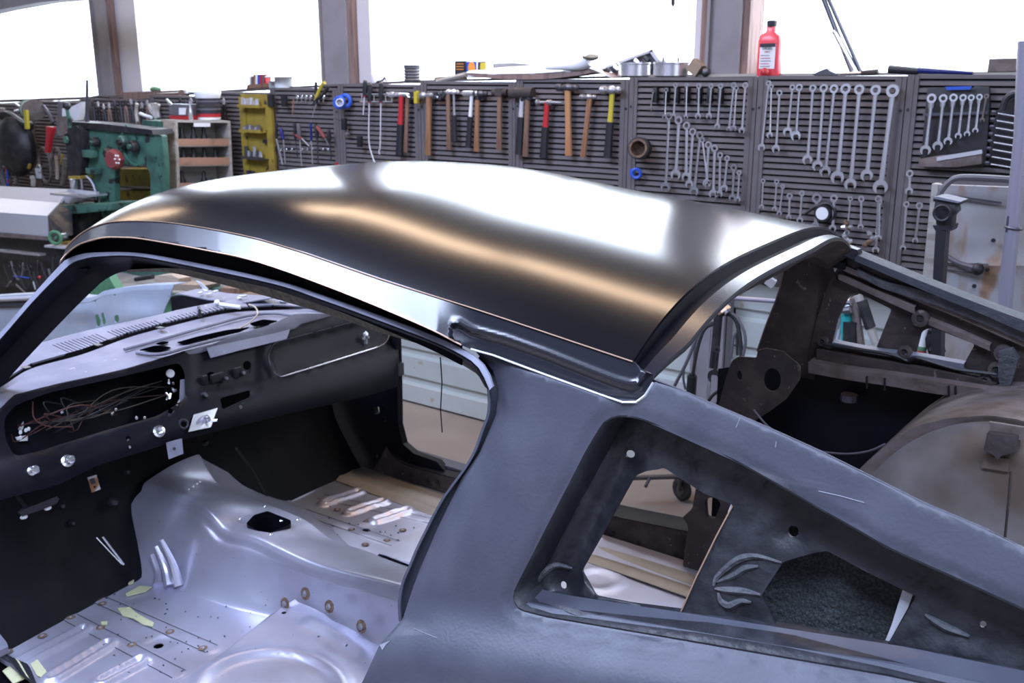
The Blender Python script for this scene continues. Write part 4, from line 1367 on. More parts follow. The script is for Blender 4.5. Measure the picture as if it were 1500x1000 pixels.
# quarter window structure with its two openings
qo = [(1238, 375), (1262, 374), (1300, 392), (1400, 434), (1500, 476), (1560, 503), (1560, 640), (1500, 600), (1469, 582), (1380, 572), (1300, 560), (1240, 552), (1188, 547), (1184, 520), (1196, 470), (1208, 430), (1222, 400)]
w1 = rnd([(1246, 429, 4), (1260, 430), (1306, 453, 4), (1282, 513, 3), (1250, 507), (1219, 501, 4), (1228, 466)], 4)
w2 = rnd([(1361, 480, 5), (1372, 482), (1428, 504, 4), (1412, 533, 3), (1342, 517, 3), (1350, 486)], 4)


def q_off(x, y):
    # recess of the window band below the top rail
    t = 376 + (x - 1250) * .425
    o = .02 * (1 if y > t + 26 else max(0, (y - t - 12) / 14)) if y < t + 60 else .02
    o += .0025 * math.sin(x * .3) * math.sin(y * .23)
    return o


qs = sheet_mb(qo, [w1, w2], FS, (0, .006, 0), step=9, relief=q_off).build('quarter_inner_frame', M['brown'], car, 'far quarter window inner frame in old brown primer', smooth=50)


def band(pts, off0, depth, name, mk, par, hgt=None, proj=FS):
    """a folded strip standing proud of the frame: pts = list of (x, y_top, y_bottom)"""
    a = [proj(x, y0, off0) for x, y0, y1 in pts]
    b = [proj(x, y1, off0) for x, y0, y1 in pts]
    c = [p + Vector((0, depth, .004)) for p in a]
    d = [p + Vector((0, depth, -.004)) for p in b]
    return loft_mb([c, a, b, d], 40, 1, (0, .002, 0), smooth_u=len(pts) > 3).build(name, M[mk], par)


band([(1252, 372, 382), (1350, 412, 424), (1440, 447, 461), (1500, 469, 487), (1560, 492, 510)], -.03, .05, 'roof_rail', 'rail_grey', qs)
band([(1228, 403, 409), (1300, 432, 442), (1340, 450, 460)], -.004, .02, 'window_top_flange', 'brown_light', qs)
band([(1360, 468, 476), (1400, 484, 492), (1450, 506, 514)], -.004, .02, 'window_top_flange', 'brown_light', qs)
band([(1235, 388, 396), (1300, 414, 424), (1400, 452, 464), (1500, 494, 508)], .0, .02, 'inner_rail', 'brown_light', qs)
band([(1256, 394, 402), (1290, 410, 421), (1330, 420, 434), (1380, 436, 450), (1440, 462, 474), (1500, 484, 500)], -.010, .012, 'sealer_strip', 'sealer', qs)
band([(1219, 501, 506), (1282, 513, 519), (1340, 520, 526), (1412, 533, 540)], -.006, .02, 'window_sill_edge', 'cowl', qs)
band([(1184, 530, 546), (1240, 540, 556), (1300, 548, 565), (1380, 560, 578), (1469, 574, 586)], -.045, .05, 'quarter_sill', 'brown_light', qs)
band([(1196, 512, 530), (1250, 522, 538), (1320, 534, 548), (1400, 548, 560), (1460, 562, 572)], -.012, .03, 'quarter_ledge', 'brown', qs)
MB().tube(cr([FS(x, y, -.008) for x, y in [(1206, 503), (1240, 509), (1290, 516), (1316, 522), (1330, 528), (1345, 524), (1400, 540), (1460, 548)]], 5), .005, 5).build('dark_seal_line', M['black'], qs)
for x, y, r_ in ((1349, 466, .024), (1326, 515, .020), (1206, 499, .016), (1460, 541, .022), (1470, 517, .024), (1443, 556, .018)):
    p = FS(x, y, .004)
    MB().lathe([(r_, 0), (r_ * .92, .010), (r_ * .5, .012), (r_ * .3, .006)], p, (0, -1, 0), 14).build('boss', M['brown'], qs)
    MB().lathe([(r_ * .25, .006), (r_ * .25, .013)], p, (0, -1, 0), 8).build('boss_hole', M['black'], qs)
for x in (1270, 1296, 1390, 1400):
    a, b = FS(x, 549 + (x - 1250) * .11, -.05), FS(x, 566 + (x - 1250) * .12, -.05)
    MB().rod(a, b, .003, n=5).build('weld_tick', M['black'], qs)
MB().lathe([(.025, -.01), (.025, .01)], FS(1244, 582, .02), (0, 0, 1), 10).build('drain_cup', M['dark_steel'], qs)
rt = rnd([(1470, 574), (1500, 564), (1560, 570), (1560, 640), (1500, 618), (1480, 604)], 8)
sheet_mb(rt, [rnd([(1484, 575), (1498, 573), (1498, 588), (1486, 590)], 2)], FS, (0, .01, 0), relief=lambda x, y: -.05).build('hinge_plate', M['brown_light'], qs)
MB().slab([FS(x, y, -.03) for x, y in [(1462, 515), (1482, 510), (1492, 525), (1478, 570), (1466, 572), (1462, 550)]], (0, .02, 0)).build('corner_gusset', M['sealer'], qs)
# end cap where roof rail meets the roof
MB().slab([FS(x, y, -.03) for x, y in [(1238, 360), (1256, 366), (1258, 372), (1250, 380), (1236, 374)]], (0, .03, 0)).build('rail_end_cap', M['ecoat'], qs)

for a, b in (((1199, 719), (1230, 726)), ((1230, 726), (1266, 736)), ((1084, 612), (1078, 626)), ((1137, 646), (1136, 655)), ((606, 920), (640, 934))):
    MB().rod(NS(*a, sail_off(*a) - .0004), NS(*b, sail_off(*b) - .0004), .0007, n=4).build('scratch', M['scratch'], sail)
MB().slab([NS(x, y, sail_off(x, y) - .001) for x, y in [(556, 944), (572, 938), (566, 943), (560, 952)]], (0, .001, 0)).build('scratch', M['scratch'], sail)

# ---- wheel tub
TP = PY(2.40)
arch = [(1230, 800), (1262, 708), (1280, 690), (1312, 661), (1355, 635), (1394, 622), (1425, 617), (1451, 616), (1480, 620), (1540, 640), (1620, 700), (1620, 1000), (1300, 1000)]
arch_s = [tuple(p)[:2] for p in cr([Vector((a, b, 0)) for a, b in arch[:11]], 5)] + arch[11:]


def tub_off(x, y):
    d = dist_poly((x, y), arch_s)
    return .05 * max(0, 1 - d / 60.0) ** 2


tub = sheet_mb(arch_s, [], TP, (0, .004, 0), step=14, relief=tub_off).build('wheel_tub', M['tub'], car, 'stained bare-steel far wheel tub', smooth=70)
rim_o = [(1215, 800), (1245, 708), (1259, 686), (1300, 650), (1341, 624), (1390, 612), (1451, 608), (1500, 616), (1620, 690)]
ri = [TP(p.x, p.y, .05) for p in resample([Vector((a, b, 0)) for a, b in arch[:11]], 30)]
ro = [TP(p.x, p.y, .04) for p in resample([Vector((a, b, 0)) for a, b in rim_o], 30)]
loft_mb([ri, ro, [p + Vector((0, .36, .0)) for p in ro]], 60, 1, (0, 0, -.003)).build('wheel_tub_rim', M['brown_light'], tub)
BX = PY(2.36)
bmb = MB().slab([BX(x, y) for x, y in [(1446, 633), (1490, 640), (1488, 664), (1466, 668), (1461, 676), (1456, 668), (1440, 660)]], (0, .05, 0))
bmb.build('bump_stop_bracket', M['brown'], tub, bevel=.004)
MB().slab([BX(x, y, .03) for x, y in [(1441, 668), (1478, 672), (1477, 691), (1438, 685)]], (0, .01, 0)).build('bracket_foot', M['tub'], tub)
MB().slab([BX(x, y, .02) for x, y in [(1449, 618), (1500, 626), (1498, 645), (1470, 640), (1450, 632)]], (0, .01, 0)).build('bracket_head', M['brown_light'], tub)
MB().tube([TP(x, y, .0) for x, y in [(1481, 690), (1478, 730), (1472, 790), (1468, 850)]], .003, 5).build('tub_seam', M['brown'], tub)
MB().tube(cr([PY(2.5)(x, y) for x, y in [(1104, 600), (1130, 628), (1180, 655), (1230, 664), (1270, 661), (1297, 650)]], 6), .003, 5).build('brake_cable', M['hose'], car)
# supports that carry the shell
for x, y, w_ in ((-2.5, 1.35, 'near front'), (-2.5, 2.65, 'far front'), (-.2, 1.35, 'near rear'), (-.2, 2.65, 'far rear')):
    s = thing('jack_stand', (x, y, 0), 'jack stand hidden under the %s corner of the car shell' % w_, 'jack stand', 'jack stands under the shell')
    MB().lathe([(.10, 0), (.09, .01), (.035, .14), (.03, .15)], (x, y, 0), n=4).build('base', M['dark_steel'], s)
    MB().rod((x, y, .1), (x, y, .18), .018).build('post', M['dark_steel'], s)

# ================================================================ louvred tool panels on the far wall
PG = PY(PGY)
uu = [-60, 40, 130, 218, 301, 395, 495, 616, 756, 922, 1110, 1328, 1600]
topy = [153, 150, 147, 143, 138, 132, 126, 121, 118, 114, 112, 110, 109]
what = ['behind the sheet bender', 'behind the dark vise and red handle', 'behind the green press', 'over the green press arm', 'behind the plywood bit cabinet',
        'holding screwdrivers beside the yellow rack', 'holding the long hook picks', 'holding wooden hammers left of the big mallet', 'holding the red and hickory hammers', 'holding the diagonal row of wrenches', 'holding the largest wrenches', 'holding the black wrench trays']
PH, NSL = .80, 30
slat_me = None
panels = []
for i in range(12):
    xa, xb = PG(uu[i], 130).x, PG(uu[i + 1], 130).x
    zt = PG((uu[i] + uu[i + 1]) / 2, (topy[i] + topy[i + 1]) / 2).z
    W = xb - xa
    t = thing('louvered_panel', ((xa + xb) / 2, PGY + .03, zt - PH), 'grey louvred steel tool panel ' + what[i], 'tool panel')
    panels.append(t)
    t.location.y = PGY + .03
    rl = .042
    first = i == 0
    for s in (0, 1):
        x0 = xa + .002 if s == 0 else xb - rl - .002
        m_ = MB().bbox((x0, PGY - .004, zt - PH), (x0 + rl, PGY + .03, zt)).bbox((x0 + rl * .42, PGY - .007, zt - PH), (x0 + rl * .58, PGY - .003, zt))
        m_.build('rail', M['panel_grey'], t)
        MB().lathe([(.006, 0), (.006, .003)], (x0 + (.012 if s == 0 else rl - .012), PGY - .004, zt - .13), (0, -1, 0), 8).build('bolt_hole', M['black'], t)
    MB().bbox((xa, PGY - .002, zt - .014), (xb, PGY + .05, zt)).build('top_rail', M['panel_grey'], t)
    MB().bbox((xa + rl, PGY + .024, zt - PH), (xb - rl, PGY + .028, zt - .014)).build('slat_shade_sheet', M['inner_black'], t)  # black sheet paints in the shade between the slats
    p0 = (PH - .02) / NSL
    proto = None
    for k in range(NSL):
        z0 = zt - .020 - k * p0
        if proto is None:
            a, b = xa + rl, xb - rl
            pf = [(.014, 0), (.002, -.004), (0, -.0185), (.003, -.0205), (.016, -.020)]
            w = MB()
            w.add([(a, PGY + y, z0 + z) for y, z in pf] + [(b, PGY + y, z0 + z) for y, z in pf], [(q, q + 1, 6 + q, 5 + q) for q in range(4)])
            proto = w.build('slat', M['panel_grey'], t, smooth=60)
        else:
            c = proto.copy()
            COL.objects.link(c)
            c.location = proto.location + Vector((0, 0, -k * p0))

# ================================================================ tools hung on the panels
SX, SZ = Vector((1, 0, 0)), Vector((0, 0, 1))
PT = PY(PGY - .035)


def axis(p0, p1, pr=None):
    pr = pr or PT
    a, b = pr(*p0), pr(*p1)
    d = (b - a)
    L = d.length
    d.normalize()
    s = Vector((0, -1, 0)).cross(d)
    return a, b, d, s, L


def oval(a, b, w0, w1, t0, t1, side, mb=None, n=10, mid=None):
    """tapered oval bar"""
    mb = mb or MB()
    rows_ = [(a, w0, t0)] + ([(a.lerp(b, .5), mid[0], mid[1])] if mid else []) + [(b, w1, t1)]
    vs_ = []
    for p, w, t in rows_:
        for k in range(n):
            g = 2 * math.pi * k / n
            vs_.append(p + side * math.cos(g) * w + Vector((0, 1, 0)) * math.sin(g) * t)
    fs_ = [(i * n + k, i * n + (k + 1) % n, (i + 1) * n + (k + 1) % n, (i + 1) * n + k) for i in range(len(rows_) - 1) for k in range(n)]
    fs_ += [tuple(range(n))[::-1], tuple(range((len(rows_) - 1) * n, len(rows_) * n))]
    return mb.add(vs_, fs_)


def hammer(label, p0, p1, hx, r, kind, hm, parts_, w=.013, group=None):
    """p0/p1 handle ends, hx = (x0, x1, y) of the head, parts_ = list of (fraction, material) down the handle"""
    a, b, d, s, L = axis(p0, p1)
    t = thing('hammer', b, label, 'hammer', group)
    f0 = 0.0
    for k, (f1, mk, ww) in enumerate(parts_):
        pa, pb = a.lerp(b, f0), a.lerp(b, f1)
        nm = 'handle' if mk in ('wood', 'wood_dark', 'wood_gold', 'greywood') or k == 0 else 'grip'
        oval(pa, pb, ww * w, ww * w * 1.1, ww * w * .75, ww * w * .8, s, mid=(ww * w * .94, ww * w * .7)).build(nm, M[mk], t)
        f0 = f1
    x0, x1, y = hx
    h0, h1 = PT(x0, y), PT(x1, y)
    if kind != 'mallet':
        r *= 1.45
        hm = {'steel': 'worn_steel', 'chrome': 'steel'}.get(hm, hm)
    c = (h0 + h1) / 2
    dx = (h1 - h0).normalized()
    Lh = (h1 - h0).length
    m_ = MB()
    if kind == 'mallet':
        m_.lathe([(r * .9, 0), (r, .006), (r * .97, Lh / 2), (r, Lh - .006), (r * .9, Lh)], h0, dx, 16)
    elif kind == 'ball':
        m_.lathe([(r * .85, 0), (r, .004), (r, Lh * .22), (r * .7, Lh * .27), (r * .75, Lh * .36), (r, Lh * .45), (r, Lh * .6), (r * .6, Lh * .72), (r * .8, Lh * .82), (r * .75, Lh * .92), (r * .3, Lh)], h0, dx, 14)
    elif kind == 'body':
        m_.lathe([(r, 0), (r, Lh * .06), (r * .45, Lh * .12), (r * .4, Lh * .38), (r * .8, Lh * .44), (r * .8, Lh * .58), (r * .4, Lh * .64), (r * .3, Lh * .85), (r * .12, Lh)], h0, dx, 14)
    elif kind == 'claw':
        m_.lathe([(r * .9, 0), (r, .004), (r, Lh * .2), (r * .6, Lh * .28), (r * .8, Lh * .42), (r * .8, Lh * .55), (r * .5, Lh * .6)], h0, dx, 12)
        for sg in (-1, 1):
            m_.tube(cr([h0.lerp(h1, .55) + Vector((0, sg * r * .3, 0)), h0.lerp(h1, .8) + Vector((0, sg * r * .5, r * .1)), h1 + Vector((0, sg * r * .7, -r * .8))], 4), [r * .5, r * .48, r * .45, r * .42, r * .38, r * .34, r * .28, r * .2, r * .1], 6)
    else:
        m_.box(c, (Lh * .45, r * 1.7, r * 1.9)).lathe([(r * .9, 0), (r * .95, Lh * .3)], h0, dx, 12).lathe([(r * .8, 0), (r * .9, Lh * .3)], h1, -dx, 12)
    m_.build('head', M[hm], t, bevel=0)
    MB().bbox(c + Vector((-.012, .01, -.03)), c + Vector((.012, .04, -.018))).build('hook', M['dark_steel'], t)
    return t


hammer('framing hammer with red upper handle and black rubber grip, leftmost hammer', (588, 140), (585, 227), (570, 602, 139), .011, 'claw', 'chrome', [(.48, 'red', 1.25), (1, 'black', 1.7)])
hammer('thin dark wood handled hammer just right of the red and black framing hammer', (597, 143), (594, 223), (584, 612, 141), .010, 'body', 'dark_steel', [(1, 'wood_dark', .95)])
hammer('wood handled claw hammer beside the post with the yellow-green clip', (628.5, 142), (627, 227), (616, 645, 140), .012, 'claw', 'steel', [(1, 'wood', 1.35)])
hammer('dark wood hammer with bright chrome head', (656.5, 138), (657.7, 219.6), (646, 662, 137), .010, 'body', 'dark_steel', [(1, 'wood_dark', 1.05)])
hammer('short chrome shafted hammer with black grip', (664.5, 137), (666, 207), (655, 673, 135), .010, 'ball', 'chrome', [(.45, 'chrome', .55), (1, 'black', 1.2)])
hammer('cream shafted soft mallet with silvery cylinder head and black grip', (691, 140), (686, 216), (679, 700, 137), .015, 'mallet', 'steel', [(.4, 'paper', .8), (1, 'black', 1.3)])
hammer('bright wood handled hammer with small dark head right of the cream mallet', (699.5, 138), (698, 222), (694, 714, 137), .011, 'ball', 'dark_steel', [(.1, 'black', 1.0), (1, 'wood', 1.1)])
hammer('brown-headed wooden hammer left of the big brown mallet', (732, 139), (731, 219.6), (722, 743, 135), .013, 'sledge', 'brown', [(1, 'wood_dark', 1.15)])
hammer('big brown rubber mallet with cream shaft and black grip', (765, 140), (760, 226), (748, 781, 136), .027, 'mallet', 'brown', [(.36, 'cream', .95), (1, 'black', 1.6)])
hammer('greyish wooden hammer handle hanging behind the big brown mallet', (773, 146), (769.6, 229), (765, 786, 144), .012, 'body', 'dark_steel', [(1, 'wood_dark', 1.15)])
hammer('body hammer with red upper handle and black grip', (801.5, 150), (796, 231), (787, 822, 150), .012, 'body', 'steel', [(.44, 'red', 1.15), (1, 'black', 1.6)])
hammer('straight hickory handled hammer, tallest golden handle', (831.6, 130), (833, 228), (816, 848, 128), .013, 'ball', 'dark_steel', [(1, 'wood_gold', 1.35)], w=.0125)
hammer('slanting wooden ball peen hammer with small silver head', (864, 143), (854, 230), (850, 874, 142), .010, 'ball', 'steel', [(1, 'wood', 1.25)], w=.0115)
hammer('ball peen hammer with yellow upper handle and black grip', (897, 135), (890, 231), (880, 911, 132), .014, 'ball', 'steel', [(.45, 'yellow', 1.15), (1, 'black', 1.75)], w=.0115)


def open_outline(Rr, gap=.55, deep=1.15):
    pts = []
    g = math.asin(gap)
    for k in range(15):
        a = -math.pi / 2 + g + (2 * math.pi - 2 * g) * k / 14
        pts.append((Rr * math.cos(a) * (1.0 if math.sin(a) > -.5 else .92), Rr * math.sin(a)))
    w = gap * Rr
    pts += [(-w, -Rr * .05), (-w * .55, Rr * .28), (w * .55, Rr * .28), (w, -Rr * .05)]
    return pts


def wrench(label, p0, p1, rpx, jpx=None, mk='steel', kind='combo', tilt=0, group='combination wrenches on the tool panels', pr=None):
    pr = pr or PT
    a, b, d, s, L = axis(p0, p1, pr)
    sc = (pr(p0[0], p0[1] + 10) - pr(*p0)).length / 10
    r = rpx * sc
    jr = (jpx or rpx * 1.15) * sc
    t = thing('wrench', b, label, 'wrench', group)
    n_ = Vector((0, 1, 0))
    # ring end
    ri_ = r * .52
    m_ = MB()
    ths = max(.006, r * .5)
    for rr, hh in ((0, 0),):
        vs_ = []
        K = 18
        for h in (-ths / 2, ths / 2):
            for q in (r, ri_):
                for k in range(K):
                    g = 2 * math.pi * k / K
                    vs_.append(a + d * math.sin(g) * q + s * math.cos(g) * q + n_ * h)
        fs_ = []
        for k in range(K):
            k2 = (k + 1) % K
            fs_ += [(k, k2, K + k2, K + k), (2 * K + k, 3 * K + k, 3 * K + k2, 2 * K + k2), (k, 2 * K + k, 2 * K + k2, k2), (K + k, K + k2, 3 * K + k2, 3 * K + k)]
        m_.add(vs_, fs_)
    m_.build('box_end', M[mk], t)
    if kind == 'flex':
        oval(a + d * r * .9, a + d * (r * .9 + r * 1.2), r * .75, r * .6, r * .5, r * .5, s).build('flex_joint', M[mk], t)
    end = b - d * jr * .6
    w0 = max(.0035, r * .42)
    oval(a + d * r * .85, end, w0, max(w0 * 1.1, jr * .34), .0042, .0046, s, mid=(w0 * .85, .004)).build('shaft', M[mk], t)
    if kind != 'ring2':
        o = open_outline(jr)
        c = math.cos(R(tilt)); sn = math.sin(R(tilt))
        o = [(x * c - y * sn, x * sn + y * c) for x, y in o]
        MB().prism([(x, y) for x, y in o], b - n_ * .004, s, -d, n_ * .008).build('open_end', M[mk], t)
    else:
        MB().torus(b, n_, jr * .75, jr * .3, 14, 6).build('box_end', M[mk], t)
    return t


top_row = [((957, 134), (953, 160), 2.2, 2.4, 'tiny bright wrench, first from the left in the upper small row'), ((976, 132), (974, 171), 3.2, 4, 'shiny short wrench, second in the upper small row'),
           ((990, 125), (987, 170), 3.8, 4, 'dull wrench, third in the upper small row'), ((1006, 125), (1005, 171), 3.2, 3.4, 'thin wrench, fourth in the upper small row'),
           ((1024, 126), (1023, 170), 4.0, 5, 'short wrench with wide open jaw, fifth in the upper small row'), ((1042, 126), (1039, 170), 3.8, 5, 'short wrench, sixth in the upper small row'),
           ((1056, 126), (1051, 185), 4.0, 4.6, 'mid length wrench, seventh in the upper small row'), ((1075, 125), (1068, 189), 4.6, 4, 'bright wrench leaning left, eighth in the upper small row'),
           ((1079, 129), (1075, 188), 3.6, 5, 'wrench crossing behind the bright leaning one'), ((1092, 125), (1087, 191), 4.6, 5, 'last wrench of the upper small row beside the post')]
for a, b, r, j, lb in top_row:
    wrench(lb, a, b, r, j, 'chrome' if 'bright' in lb or 'shiny' in lb else 'steel')
diag = [((980, 170), (975, 274), 6.0, 8), ((994.5, 176), (990, 256), 6.4, 8.5), ((1006, 184), (1005, 259), 6.0, 7), ((1015, 193), (1010, 270), 5.8, 6.5), ((1025.5, 198), (1017, 280), 5.8, 7.5),
        ((1029, 205), (1037, 270), 4.0, 5), ((1038, 212), (1035, 268), 5.4, 6), ((1047, 217), (1045, 284), 5.6, 7), ((1055, 227), (1054, 284), 4.6, 5.5), ((1065.5, 232), (1061, 276), 4.4, 6), ((1075, 245), (1073, 290), 5.0, 5.5), ((1083, 253), (1081, 292), 3.8, 4.5)]
ords = ['first', 'second', 'third', 'fourth', 'fifth', 'sixth', 'seventh', 'eighth', 'ninth', 'tenth', 'eleventh', 'twelfth']
for k, (a, b, r, j) in enumerate(diag):
    wrench('%s wrench from the left in the descending diagonal row' % ords[k], a, b, r, j, 'chrome' if k in (0, 4, 10) else 'steel')
big = [((1126, 122), (1116, 216), 4.2, 6, 'long thin wrench beside the post, leftmost of the large row'), ((1130, 127), (1128, 198), 3.4, 5, 'thin wrench hanging behind the leftmost long one'),
       ((1142, 136), (1137, 218), 4.6, 6.5, 'wrench hung lower than its neighbours near the left of the large row'), ((1161, 128), (1154, 193), 4.4, 7, 'short wrench in the large row, left of a close pair'),
       ((1171, 128), (1166, 199), 5.4, 8, 'short shiny wrench in the large row, right of a close pair'), ((1191, 129), (1183, 234), 5.4, 8, 'sixth wrench in the large row'),
       ((1207, 129), (1198, 243), 6.3, 8.6, 'seventh wrench in the large row'), ((1222, 130), (1209, 251), 6.6, 9, 'brightest gleaming wrench in the large row'),
       ((1239, 130), (1227, 260), 7.8, 10.5, 'eighth wrench in the large row, with rough forged shaft'), ((1259, 131), (1246, 270), 7.6, 9.5, 'third wrench from the right in the large row'),
       ((1283, 132), (1270, 257), 7.8, 9.5, 'second wrench from the right in the large row'), ((1308, 133), (1290, 274), 9.6, 11.5, 'largest wrench on the wall, dull grey beside the right post')]
for a, b, r, j, lb in big:
    wrench(lb, a, b, r, j, 'chrome' if 'shiny' in lb or 'gleam' in lb else 'steel', tilt=12)
for k, (a, b, r, j) in enumerate([((1196, 205), (1194, 222), 4, 5), ((1219, 205), (1216, 228), 4, 5), ((1236, 210), (1236, 236), 5, 7), ((1255, 212), (1252, 246), 5, 7)]):
    pass
low = [((1118, 265), (1116, 303), 3.4, 4), ((1138, 266), (1135, 306), 3.8, 4.2), ((1147, 273), (1142, 312), 3.4, 4), ((1157, 287), (1156, 318), 4.6, 4.2), ((1175, 283), (1172, 322), 4.4, 5),
       ((1197, 290), (1195, 330), 7.4, 5.5), ((1222, 290), (1220, 334), 5.6, 5.5), ((1246, 291), (1241, 340), 3.6, 4), ((1262, 291), (1261, 332), 4.6, 4.4), ((1287, 291), (1283, 366), 5.2, 5.5), ((1289, 296), (1288, 348), 3.4, 4)]
for k, (a, b, r, j) in enumerate(low):
    wrench('%s wrench from the left in the low row above the roof corner' % ords[k], a, b, r, j, 'chrome' if k in (5, 9) else 'steel')
wrench('stubby double ended wrench right of the post', (1333, 254), (1332, 280), 5.4, 5.8, 'steel')
wrench('long thin wrench below the stubby one by the cream door', (1328, 299), (1323, 363), 4.4, 4.6, 'steel')
wrench('short jointed wrench beside the cream door', (1347, 301), (1341, 352), 5.2, 4.6, 'chrome')
for k, x in enumerate([964, 980, 995, 1010, 1028, 1043, 1059]):
    z0 = PG(x, 128).z
    o = MB().bbox((PG(x, 128).x - .010, PGY - .03, z0 - .065), (PG(x, 128).x + .010, PGY - .004, z0)).build('wrench_clip', M['black'], None, bevel=.002)
    tag(settle(o), 'black rubber clip, %s from the left behind the upper small wrench row' % ords[k], 'clip', 'rubber clips on the panel')

# wrench trays
PTr = PY(PGY - .03)
tr_ = thing('wrench_tray', PTr(1395, 245), 'black wrench tray with clear lower lid and seven ratcheting wrenches', 'tray')
MB().slab([PTr(x, y) for x, y in [(1358, 128), (1383, 128), (1386, 131), (1424, 130), (1427, 126), (1449, 127), (1450, 150), (1445, 232), (1440, 244), (1400, 247), (1346, 243), (1350, 220)]], (0, .02, 0)).build('tray_body', M['black'], tr_, bevel=.003)
MB().slab([PY(PGY - .06)(x, y) for x, y in [(1347, 233), (1375, 228), (1438, 222), (1438, 240), (1400, 245), (1344, 244)]], (0, .03, 0)).build('tray_lid', M['brown_light'], tr_, 'tan-grey translucent lid', bevel=.002)
MB().slab([PY(PGY - .065)(x, y) for x, y in [(1372, 230), (1438, 219), (1439, 225), (1372, 236)]], (0, .01, 0)).build('lid_edge', M['pale_metal'], tr_)
MB().slab([PY(PGY - .05)(x, y) for x, y in [(1352, 166), (1446, 163), (1446, 167), (1352, 170)]], (0, .004, 0)).build('tray_bar', M['dark_steel'], tr_)
MB().slab([PY(PGY - .05)(x, y) for x, y in [(1384, 127), (1424, 126), (1421, 131), (1387, 132)]], (0, .004, 0)).build('tray_label', M['blue'], tr_)
PT2 = PY(PGY - .055)
for k, (a, b, r, j) in enumerate([((1365, 144), (1356, 220), 7.0, 8), ((1382, 144), (1374, 214), 6.2, 7.6), ((1397, 143), (1389, 207), 6.0, 6.4), ((1411, 143), (1404, 199), 5.2, 5), ((1423, 143), (1417, 196), 4.8, 4.6), ((1435, 142), (1429, 191), 4.6, 4.4), ((1445, 141), (1439, 176), 3.6, 3.6)]):
    wrench('%s ratcheting wrench from the left in the clear-lidded tray' % ords[k], a, b, r, j, 'chrome' if k != 6 else 'brown_light', 'flex' if k < 6 else 'combo', group='ratcheting wrenches in the tray', pr=PT2)
tr2 = thing('wrench_rack', PTr(1490, 245), 'black rack of flat wrenches lying horizontally at the right edge', 'tray')
MB().slab([PTr(x, y) for x, y in [(1462, 160), (1472, 140), (1486, 133), (1530, 130), (1530, 260), (1478, 244), (1448, 238), (1452, 190)]], (0, .02, 0)).build('rack_body', M['black'], tr2, bevel=.003)
MB().tube(cr([PY(PGY - .06)(x, y) for x, y in [(1468, 162), (1474, 145), (1488, 137), (1530, 136)]], 6), .012, 8).build('rack_handle', M['black'], tr2)
for k in range(8):
    y = 166 + k * 10.6
    a, b = PT2(1462 - k * 1.5, y), PT2(1515 - k * 1.5, y + 9)
    t = thing('wrench', a, 'flat wrench lying in the black rack, %s from the top' % ords[k], 'wrench', 'wrenches in the black rack')
    oval(a, b, .003, .0035, .003, .003, SZ).build('shaft', M['steel'], t)
    MB().ball(PT2(1456 - k * 1.4, y - 2), .008, 8, (1.3, .6, .8)).build('open_end', M['dark_steel'], t)


def simple(name, label, cat, mk, mb, group=None, **k):
    return tag(settle(mb.build(name, M[mk], None, **k)), label, cat, group)


# strap gauge, pipe coupling, clamps
g = thing('pressure_gauge', PT(1206, 322), 'round white-faced gauge with black loop strap', 'gauge')
MB().lathe([(.034, -.02), (.036, .01), (.034, .014)], PT(1206, 312), (0, -1, 0), 18).build('housing', M['black'], g)
MB().lathe([(.026, .012), (.026, .016)], PT(1206, 312), (0, -1, 0), 18).build('dial', M['white'], g)
MB().tube(cr([PT(x, y) for x, y in [(1178, 314), (1196, 302), (1212, 298), (1222, 306), (1222, 318), (1212, 325)]], 6), .007, 6).build('strap', M['black'], g)
g = thing('pipe_coupling', PT(935, 232), 'rusty pipe coupling in a black rubber sleeve hung on the post', 'coupling')
c0 = PT(935, 217, -.05)
axc = Vector((.25, -1, .1)).normalized()
MB().lathe([(.036, -.05), (.050, -.05), (.050, .0), (.036, .0), (.036, -.05)], c0, axc, 20).build('sleeve', M['rubber'], g)
MB().lathe([(.033, -.03), (.043, -.03), (.043, .008), (.033, .008), (.033, -.03)], c0, axc, 20).build('pipe', M['rust'], g)
MB().rod(PT(924, 202), PT(929, 207), .005).build('hook', M['dark_steel'], g)
simple('hose_clamp', 'small blue ring clamp below the pipe coupling', 'clamp', 'blue', MB().torus(PT(932, 254), (.3, -1, 0), .020, .008, 16).box(PT(926, 252), (.015, .015, .03)))
simple('spring_clip', 'yellow-green clip on the panel post left of the wooden claw hammer', 'clip', 'yellow', MB().bbox(PT(610, 151), PT(614, 134) + Vector((0, -.02, 0))).rod(PT(612, 133), PT(612, 137), .009))
# tape reels
for k, (x, y, r_) in enumerate([(497, 150, .036), (506, 148, .040)]):
    t = thing('tape_roll', PT(x, y + 8), ['blue-edged white tape roll on the hook by the column', 'blue tape roll behind the blue-edged white one'][k], 'tape', 'tape rolls on the hook')
    MB().torus(PT(x, y, -.03 * (1 - k)), (.35, -1, 0), r_ * .78, r_ * .3, 20, 8).build('tape', M['blue'], t)
    if k == 0: MB().lathe([(r_ * .62, -.012), (r_ * .62, .012), (r_ * .5, .012), (r_ * .5, -.012), (r_ * .62, -.012)], PT(x, y, -.03 * (1 - k) - .01) + Vector((.006, 0, 0)), (.6, -1, 0), 16).build('core', M['white'], t)
